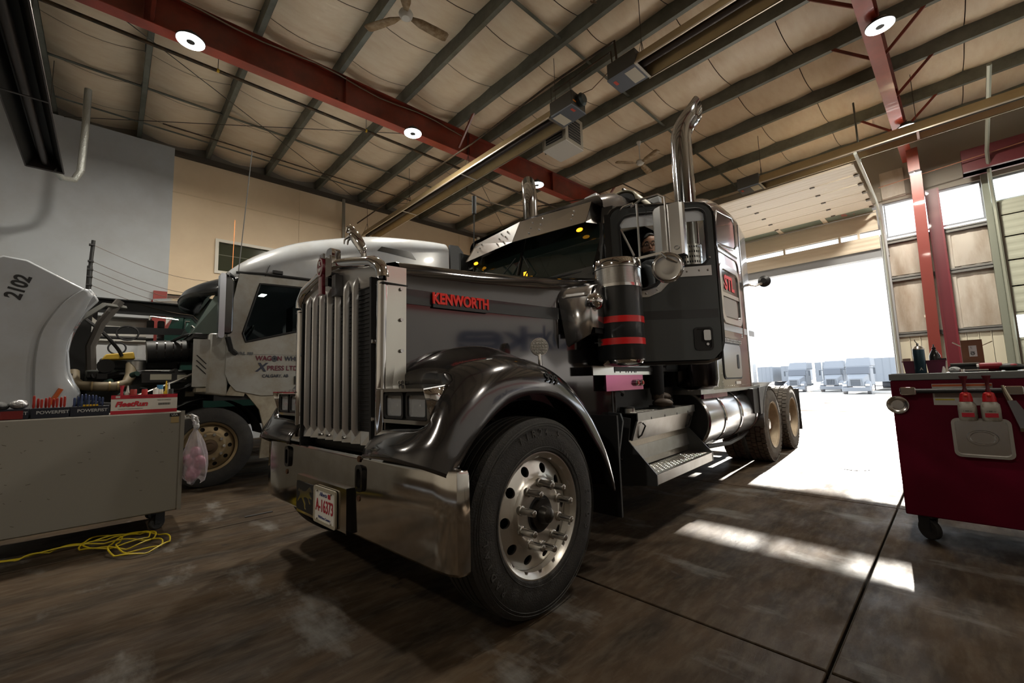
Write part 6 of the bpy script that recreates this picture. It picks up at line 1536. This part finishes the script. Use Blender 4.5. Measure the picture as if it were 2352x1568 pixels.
t = thing('blue_can', 'light blue spray cap above the bottles on the white cart', 'can', (-5.40, .36, CT)); put('can_body', G().cyl((0,0,0),(0,0,.22), .026, n=18), white_pl, t); put('can_cap', G().cyl((0,0,.22),(0,0,.262), .024, n=18), M('blue_cap', (.06,.22,.42), .4), t)
t = thing('funnel', 'small red funnel standing behind the carton', 'funnel', (-5.36, .085, CT)); put('stem', G().lathe([(0,.02),(.18,.012),(.22,.010),(.255,.016),(.262,.022)], ax='z', n=16), M('funnel_red', (.40,.02,.04), .4), t)
t = thing('rag', 'dark green rag lying behind the carton', 'rag', (-5.47, .13, CT)); put('cloth', G().sphere((0,0,.16), .09, 14, 8, sc=(.6,.9,.55)), M('green_rag', (.01,.04,.03), .9, bump=1., bscale=14), t); put('cloth_base', G().box(-.05,.05,-.07,.07,0,.14), bpy.data.materials['green_rag'], t)
# yellow cord on the floor
CP = [(-5.10,-.95),(-5.13,-.53),(-5.16,-.40),(-5.20,-.27),(-5.24,-.13),(-5.34,-.02),(-5.24,.20),(-5.05,.37),(-4.85,.44),(-4.66,.40),(-4.53,.26),(-4.60,.12),(-4.84,.05),(-5.10,.10),(-5.20,.24),(-5.08,.36),(-4.86,.30),(-4.78,.16),(-4.95,.02),(-5.14,-.10),(-5.10,.06),(-4.98,.24),(-4.80,.38),(-4.62,.34),(-4.66,.16),(-4.92,.10),(-5.16,.14),(-5.22,.02),(-5.12,-.12),(-4.96,-.04),(-4.90,.12),(-5.0,.30),(-5.18,.30),(-5.26,.12),(-5.22,-.10),(-5.18,-.34),(-5.2,-.7),(-5.3,-1.1)]
yc = [Vector((p[0], p[1], .012+.022*abs(math.sin(i*.37)))) for i, p in enumerate(cat(CP, 6))]
tag(put('air_hose', G().tube(yc, .0062, 6), M('yellow_hose', (.55,.42,.01), .45)), 'yellow hose lying in loose coils on the floor below the white cart', 'hose')
tag(put('floor_scrap', G().box(-5.1,-5.06,1.05,1.3,0,.006), blackm, None, sm=None), 'thin dark strip lying on the floor beyond the white cart', 'strip')
# ================================================================ red tool chest, right
RY = 4.45
rc = thing('tool_chest', 'tall dark red roller tool chest with grey top at the right edge', 'tool chest', (-.365, RY, 0))
rcm = M('chest_red', (.13,.001,.018), .5, 0, .0, spec=.15, col2=(.10,.001,.014), nscale=1.5)
put('body', G().box(0,1.55,0,.62,.175,1.185), rcm, rc, bev=.008)
put('top_rim', G().box(-.004,1.56,-.006,.63,1.185,1.235), M('grey_rim', (.20,.21,.22), .35, .6), rc, bev=.004)
put('rubber_mat', G().box(.012,1.54,.012,.61,1.235,1.238), blackm, rc)
for x, y in ((.12,.06),(1.42,.06),(.12,.54),(1.42,.54)): caster(rc, x, y, .175, .075, .9 if y < .3 else .2)
hdl = put('push_bar', G().cyl((.12,-.055,1.105),(.62,-.055,1.105), .018, n=14), M('bar_black', (.02,.022,.024), .4), rc)
for x in (.055,.575):
    put('bar_bracket', G().prism(rrect(x,x+.09,1.075,1.135,.012), -.075, 0, xz), chrome, rc, bev=.006)
put('warning_label', G().box(.23,.53,-.003,-.001,1.0,1.155), M('label_white', (.55,.54,.52), .5), rc)
put('label_orange', G().box(.232,.528,-.004,-.002,1.135,1.150), M('label_orange', (.55,.12,.03), .5), rc, sm=None)
put('label_yellow', G().box(.24,.34,-.004,-.002,1.035,1.045), M('label_yellow', (.6,.5,.04), .5), rc, sm=None)
put('label_print', G().box(.24,.40,-.004,-.002,1.055,1.085), M('label_print', (.25,.2,.18), .5), rc, sm=None)
# magnetic dish at left corner
md_ = thing('magnetic_dish', 'round steel magnetic dish stuck on the left corner of the red chest', 'dish', (-.335, RY-.012, 1.0))
put('bowl', G().lathe([(0,0),(0,.035),(-.008,.040),(-.012,.060),(-.018,.066),(-.018,.062),(-.006,.058),(0,.05)], ax='y', n=36), steel, md_)
# parts tray with oval
tr = thing('magnetic_tray', 'large rectangular steel tray with raised oval stuck on the red chest', 'tray', (.085, RY-.02, .775))
put('tray_plate', G().prism(rrect(-.14,.135,-.13,.13,.03), -.004, .004, xz), steel, tr)
put('tray_rim', G().ring(rrect(-.145,.14,-.135,.135,.035), rrect(-.128,.123,-.118,.118,.025), -.022, .0, xz), alu, tr)
put('oval_base', G().lathe([(0,0),(-.002,.045),(-.010,.052),(-.010,.060),(0,.068)], ax='y', n=36), steel, tr).scale = (1.2,1,.85)
# two brake bottles
for x, d in ((.03,'left of the two white bottles with red pump heads hanging on the red chest'),(.138,'right of the two white bottles with red pump heads hanging on the red chest')):
    t = thing('pump_bottle', d, 'bottle', (x, RY-.125, .90), group='bottles hanging on the red chest')
    x0 = 0
    put('bottle_body', G().lathe([(0,0),(.002,.040),(.012,.046),(.08,.047),(.115,.044),(.135,.030)], ax='z', n=28), M('bottle_dirty_white', (.32,.30,.26), .45, col2=(.10,.08,.06), nscale=18, nmix=(.5,.75)), t)
    put('pump_collar', G().lathe([(.133,.034),(.16,.032),(.19,.026),(.198,.012)], ax='z', n=24), M('pump_red', (.45,.01,.015), .35), t)
    put('pump_stem', G().lathe([(.19,.012),(.21,.014),(.225,.008),(.27,.011),(.305,.022),(.31,.022),(.31,0)], ax='z', n=18), M('pump_dark', (.10,.005,.012), .4), t)
    put('nozzle', G().sphere((0,-.028,.175), .012, 10, 6), M('nozzle_red', (.5,.03,.01), .4), t)
    put('red_label', G().box(-.030,.030,-.049,-.046,.03,.058), M('label_red', (.45,.01,.03), .5), t)
    put('hook', G().box(-.01,.01,.03,.052,.17,.19), blackm, t)
    text('bottle_print', '1 000 ml', .012, blackm, t, frame((0,-.0485,.07),(1,0,0),(0,0,1)), depth=.0005)
# air gun / brush hanging
ag = thing('grease_brush', 'clear handled brush hanging aslant at the right of the pump bottles', 'brush', (.235, RY-.115, .99))
put('handle', G().tube([(-.03,0,.15),(-.02,0,.10),(-.005,0,.05)], [.008,.012,.014], 10), M('brush_metal', (.5,.45,.35), .3, .9), ag)
put('blade', G().hexa([(-.02,-.015,.05),(.02,-.015,.05),(.02,.015,.05),(-.02,.015,.05),(.02,-.02,-.13),(.10,-.02,-.13),(.10,.02,-.13),(.02,.02,-.13)]), M('clear_dirty', (.25,.25,.27), .15, trans=.3), ag)
put('bristle', G().box(.02,.10,-.02,.02,-.15,-.128), M('brown_bristle', (.08,.06,.03), .8), ag)
# things on top of the chest
ZT = 1.238
def sp(name, label, cat_, x, y=RY+.16): return thing(name, label, cat_, (x, y, ZT))
c = sp('spray_can', 'tall teal spray can standing upright on the red chest', 'can', -.185, RY+.07)
put('can_body', G().lathe([(0,0),(0,.032),(.005,.034),(.18,.034),(.185,.033),(.20,.024),(.205,.014)], ax='z', n=28), M('can_teal', (.03,.075,.11), .3, .4, col2=(.25,.20,.06), nscale=22, nmix=(.66,.72)), c)
put('dome', G().lathe([(.18,.035),(.186,.035),(.203,.022),(.210,.012),(.212,0)], ax='z', n=24), steel, c)
put('nozzle', G().cyl((0,0,.21),(0,0,.228), .008, n=10).tube([(0,0,.225),(-.012,0,.245),(-.014,0,.26)], .003, 5), steel, c)
text('can_mark', 'A', .03, white_pl, c, frame((.006,-.035,.03),(1,0,0),(0,0,1)), depth=.001)
c = sp('squeeze_bottle', 'black cone topped squeeze bottle beside the spray can', 'bottle', -.105, RY+.32)
put('bottle_body', G().lathe([(0,0),(0,.033),(.11,.034),(.135,.033),(.175,.016),(.185,.010),(.19,.012),(.20,.012),(.205,.005),(.225,.003),(.225,0)], ax='z', n=24), blackg, c)
def bin_(x0, x1, y, label):
    c = thing('parts_bin', label, 'bin', (0, y, ZT), group='maroon parts bins on the chest')
    put('bin_shell', G().hexa([(x0+.01,0,0),(x1-.01,0,0),(x1-.01,.12,0),(x0+.01,.12,0),(x0,0,.095),(x1,0,.095),(x1,.13,.095),(x0,.13,.095)]), M('bin_maroon', (.14,.004,.05), .35), c, sm=None)
    put('bin_lip', G().box(x0-.006,x1+.006,-.006,.002,.088,.096), bpy.data.materials['bin_maroon'], c)
    return c
b1 = bin_(-.285,-.19,RY+.12, 'maroon bin left of the spray can')
put('card_stub', G().box(-.285,-.24,.03,.07,.095,.118), M('card_tan', (.45,.38,.28), .7), b1)
b2 = bin_(-.155,-.045,RY+.12, 'maroon bin right of the spray can')
put('black_strip', G().box(-.10,-.04,.02,.05,.095,.108), blackm, b2)
c = sp('black_case', 'flat black case with pale lid on the red chest', 'case', 0)
put('case_body', G().box(-.035,.115,0,.2,0,.045), blackm, c, bev=.006); put('case_lid', G().box(-.025,.125,-.01,.21,.045,.062), M('case_lid', (.05,.055,.06), .3), c, bev=.004); put('lid_line', G().box(-.025,.125,-.012,.21,.060,.066), white_pl, c)
c = sp('clear_bag', 'crumpled clear wrapper on the front edge of the chest', 'wrapper', -.005, RY+.05)
put('film', G().sphere((0,0,.016), .03, 12, 8, sc=(1.1,.8,.8)), M('clear_crumple', (.55,.58,.6), .2, bump=1., bscale=60), c)
c = sp('white_cone', 'small white tipped cone beside the clear wrapper', 'cone', -.060, RY+.05); put('cone_body', G().lathe([(0,0),(0,.014),(.045,.004),(.045,0)], ax='z', n=14), white_pl, c)
c = sp('cordless_tool', 'red and black cordless tool lying on the chest', 'tool', .17)
put('tool_body', G().cyl((-.05,0,.035),(.06,0,.035), .026, n=16), M('tool_red', (.30,.008,.02), .35), c); put('tool_nose', G().cyl((.06,0,.03),(.10,0,.025), .018, n=12), blackm, c); put('tool_ring', G().cyl((-.062,0,.035),(-.05,0,.035), .024, n=16), steel, c)
c = sp('ratchet', 'chrome ratchet lying on the front edge of the chest', 'ratchet', .09, RY+.05)
put('ratchet_head', G().lathe([(0,0),(0,.018),(.02,.018),(.02,0)], c=(-.06,0,0), ax='z', n=18), chrome, c); put('ratchet_handle', G().cyl((-.05,0,.012),(.07,0,.010), .007, n=10), chrome, c)
c = sp('work_gloves', 'red and black work gloves heaped at the right edge of the chest', 'gloves', .27)
put('glove_shape', G().sphere((0,0,.025), .045, 14, 8, sc=(1.5,1,.6)), blackm, c); put('glove_patch', G().sphere((.01,-.02,.035), .022, 10, 6, sc=(1.2,1,.6)), M('glove_red', (.25,.01,.02), .6), c)
c = sp('red_case', 'red plastic case behind the cordless tool', 'case', .14, RY+.23); put('case_shell', G().box(-.02,.10,0,.15,0,.055), M('case_red', (.30,.01,.02), .4), c, bev=.012)
cbx = thing('cardboard_box', 'open brown cardboard box with white printed label on the chest', 'box', (.105, RY+.40, ZT))
cbm = M('cardboard', (.17,.075,.040), .75)
put('box_body', G().box(-.06,.055,0,.13,0,.245), cbm, cbx, sm=None)
put('flap', G().hexa([(-.06,.0,.20),(-.055,.0,.20),(-.055,.13,.20),(-.06,.13,.20),(-.105,.0,.235),(-.10,.0,.238),(-.10,.13,.238),(-.105,.13,.235)]), M('flap_tan', (.5,.42,.3), .7), cbx, sm=None)
put('flap', G().hexa([(.055,.0,.20),(.06,.0,.20),(.06,.13,.20),(.055,.13,.20),(.105,.0,.228),(.11,.0,.225),(.11,.13,.225),(.105,.13,.228)]), bpy.data.materials['flap_tan'], cbx, sm=None)
put('shipping_label', G().box(-.02,.022,-.002,-.0005,.115,.20), M('ship_label', (.55,.55,.58), .5), cbx)
text('label_print', 'GI', .03, blackm, cbx, frame((.0,-.003,.14),(0,0,1),(-1,0,0)), bold=.001, depth=.0005)
text('label_print', 'L', .02, blackm, cbx, frame((-.005,-.003,.185),(1,0,0),(0,0,1)), depth=.0005)
# ================================================================ white trailer standing to the right (seen only mirrored in the paint)
tl = thing('box_trailer', 'white box trailer with blue lettering beside the bay', 'trailer', (3.75, 0, 0))
put('trailer_body', G().box(0,2.5,.6,14.2,1.15,4.05), M('trailer_white', (.62,.62,.62), .45), tl)
tbl = M('trailer_blue', (.015,.035,.13), .5)
text('trailer_lettering', 'Clarke', 1.05, tbl, tl, frame((-.012,7.3,2.42), (0,-1,0), (0,0,1)), bold=.03, depth=.002, sx=1.5)
rows = [[(-.008,1.6+8.5*k/20,3.35-.30*math.sin(k/20*PI*1.1)*.6+.012*k*0),(-.008,1.6+8.5*k/20,3.70-.22*math.sin(k/20*PI*1.2)-.010*k)] for k in range(21)]
put('red_swoosh', G().grid(rows), M('swoosh_red', (.42,.03,.04), .5), tl)
put('trailer_rail', G().box(-.01,.05,.6,14.2,1.10,1.22), alu, tl)
for y in (11.6,12.8): put('trailer_wheel', G().cyl((.0,y,.5),(.3,y,.5), .5, n=28), rubber, tl)
put('landing_leg', G().box(.4,.5,3.0,3.1,0,1.15), fr_m, tl)
# ================================================================ yard outside
def outtruck(x, y, z, label, hood=1.0, stacks=False, dark=.28):
    t = thing('parked_truck', label, 'truck', (x, y, z), group='trucks parked out in the yard')
    wm_ = M('hazy_white', (.16,.175,.20), .6); gm_ = M('hazy_glass', (.07,.08,.10), .3); km = M('hazy_dark', (.05,.06,.075), .7)  # yard haze put into the colours, white darkened against the bright yard
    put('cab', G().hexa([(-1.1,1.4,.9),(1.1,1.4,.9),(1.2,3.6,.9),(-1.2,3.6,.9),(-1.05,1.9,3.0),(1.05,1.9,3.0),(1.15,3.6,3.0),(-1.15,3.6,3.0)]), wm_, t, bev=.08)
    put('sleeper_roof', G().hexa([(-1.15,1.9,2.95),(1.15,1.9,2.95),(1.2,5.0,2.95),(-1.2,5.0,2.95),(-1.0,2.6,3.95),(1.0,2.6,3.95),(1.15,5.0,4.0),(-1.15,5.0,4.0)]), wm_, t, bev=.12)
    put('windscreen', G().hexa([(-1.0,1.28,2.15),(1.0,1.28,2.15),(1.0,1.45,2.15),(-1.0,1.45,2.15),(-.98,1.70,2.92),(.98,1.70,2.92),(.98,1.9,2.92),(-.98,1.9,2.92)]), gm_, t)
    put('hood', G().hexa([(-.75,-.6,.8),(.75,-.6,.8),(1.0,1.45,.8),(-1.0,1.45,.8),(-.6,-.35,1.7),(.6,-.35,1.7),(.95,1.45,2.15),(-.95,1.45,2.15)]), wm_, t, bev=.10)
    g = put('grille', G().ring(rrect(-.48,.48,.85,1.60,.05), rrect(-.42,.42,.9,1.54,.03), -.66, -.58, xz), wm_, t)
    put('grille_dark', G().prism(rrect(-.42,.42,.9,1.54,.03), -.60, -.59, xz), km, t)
    for k in range(5): put('grille_bar', G().box(-.42,.42,-.64,-.61,.98+.125*k,1.01+.125*k) if not stacks else G().box(-.34+.16*k,-.31+.16*k,-.64,-.61,.9,1.54), wm_, t, sm=None)
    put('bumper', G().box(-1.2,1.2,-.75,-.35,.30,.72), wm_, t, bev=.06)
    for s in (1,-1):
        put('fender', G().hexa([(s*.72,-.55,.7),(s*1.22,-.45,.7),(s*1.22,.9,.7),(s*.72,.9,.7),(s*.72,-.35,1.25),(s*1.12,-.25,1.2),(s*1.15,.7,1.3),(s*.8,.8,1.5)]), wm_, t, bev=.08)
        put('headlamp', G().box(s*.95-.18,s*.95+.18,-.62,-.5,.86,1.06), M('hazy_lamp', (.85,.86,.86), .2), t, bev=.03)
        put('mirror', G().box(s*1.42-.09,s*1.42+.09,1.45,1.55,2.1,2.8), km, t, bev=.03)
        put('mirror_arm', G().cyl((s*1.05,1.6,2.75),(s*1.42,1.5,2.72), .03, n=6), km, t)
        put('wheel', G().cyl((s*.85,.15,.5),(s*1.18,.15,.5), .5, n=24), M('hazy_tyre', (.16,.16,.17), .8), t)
        if stacks: put('stack', G().cyl((s*1.28,2.4,1.5),(s*1.28,2.4,4.35), .10, n=12).cyl((s*1.28,2.4,4.3),(s*1.36,2.5,4.5), .12, n=12), M('hazy_chrome', (.5,.53,.57), .3, .6), t)
    put('rear_frame', G().box(-.5,.5,3.6,8,.7,1.0), km, t)
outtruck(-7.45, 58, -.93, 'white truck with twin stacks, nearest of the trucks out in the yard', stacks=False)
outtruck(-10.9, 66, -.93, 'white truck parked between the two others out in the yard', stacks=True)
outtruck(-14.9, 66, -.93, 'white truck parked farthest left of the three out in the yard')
def outtrailer(x, y, z, label, L=14):
    t = thing('parked_trailer', label, 'trailer', (x, y, z), group='trailers out in the yard')
    wm_ = M('hazy_trailer', (.17,.19,.22), .6); km = M('hazy_dark2', (.06,.065,.08), .7)  # trailer colours also carry painted haze
    put('box', G().box(-1.3,1.3,0,L,1.1,4.0), wm_, t, bev=.03)
    for k in range(4): put('panel_rib', G().box(-1.3+.7*k,-1.26+.7*k,-.02,0,1.15,3.95), km if k == 9 else wm_, t, sm=None)
    put('landing_gear', G().box(-1.1,-1.0,2.5,2.6,0,1.1).box(1.0,1.1,2.5,2.6,0,1.1).box(-1.05,1.05,2.5,2.55,.5,.6), km, t, sm=None)
    put('rear_wheels', G().cyl((-1.2,L-1.5,.5),(1.2,L-1.5,.5), .5, n=20), km, t)
    return t
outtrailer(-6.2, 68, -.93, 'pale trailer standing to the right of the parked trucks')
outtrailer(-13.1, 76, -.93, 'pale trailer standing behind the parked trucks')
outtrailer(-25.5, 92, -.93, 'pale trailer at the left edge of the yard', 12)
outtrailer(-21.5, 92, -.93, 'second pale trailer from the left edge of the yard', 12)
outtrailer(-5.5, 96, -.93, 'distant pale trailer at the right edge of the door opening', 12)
sd = tag(put('snow_heap', G().sphere((-6.1,24.5,-.12), 1.0, 18, 9, sc=(1.7,1,.42)), M('snow_heap', (.82,.85,.88), .8, bump=.6, bscale=4)), 'heap of snow beyond the rear wheels of the charcoal truck', 'snow')
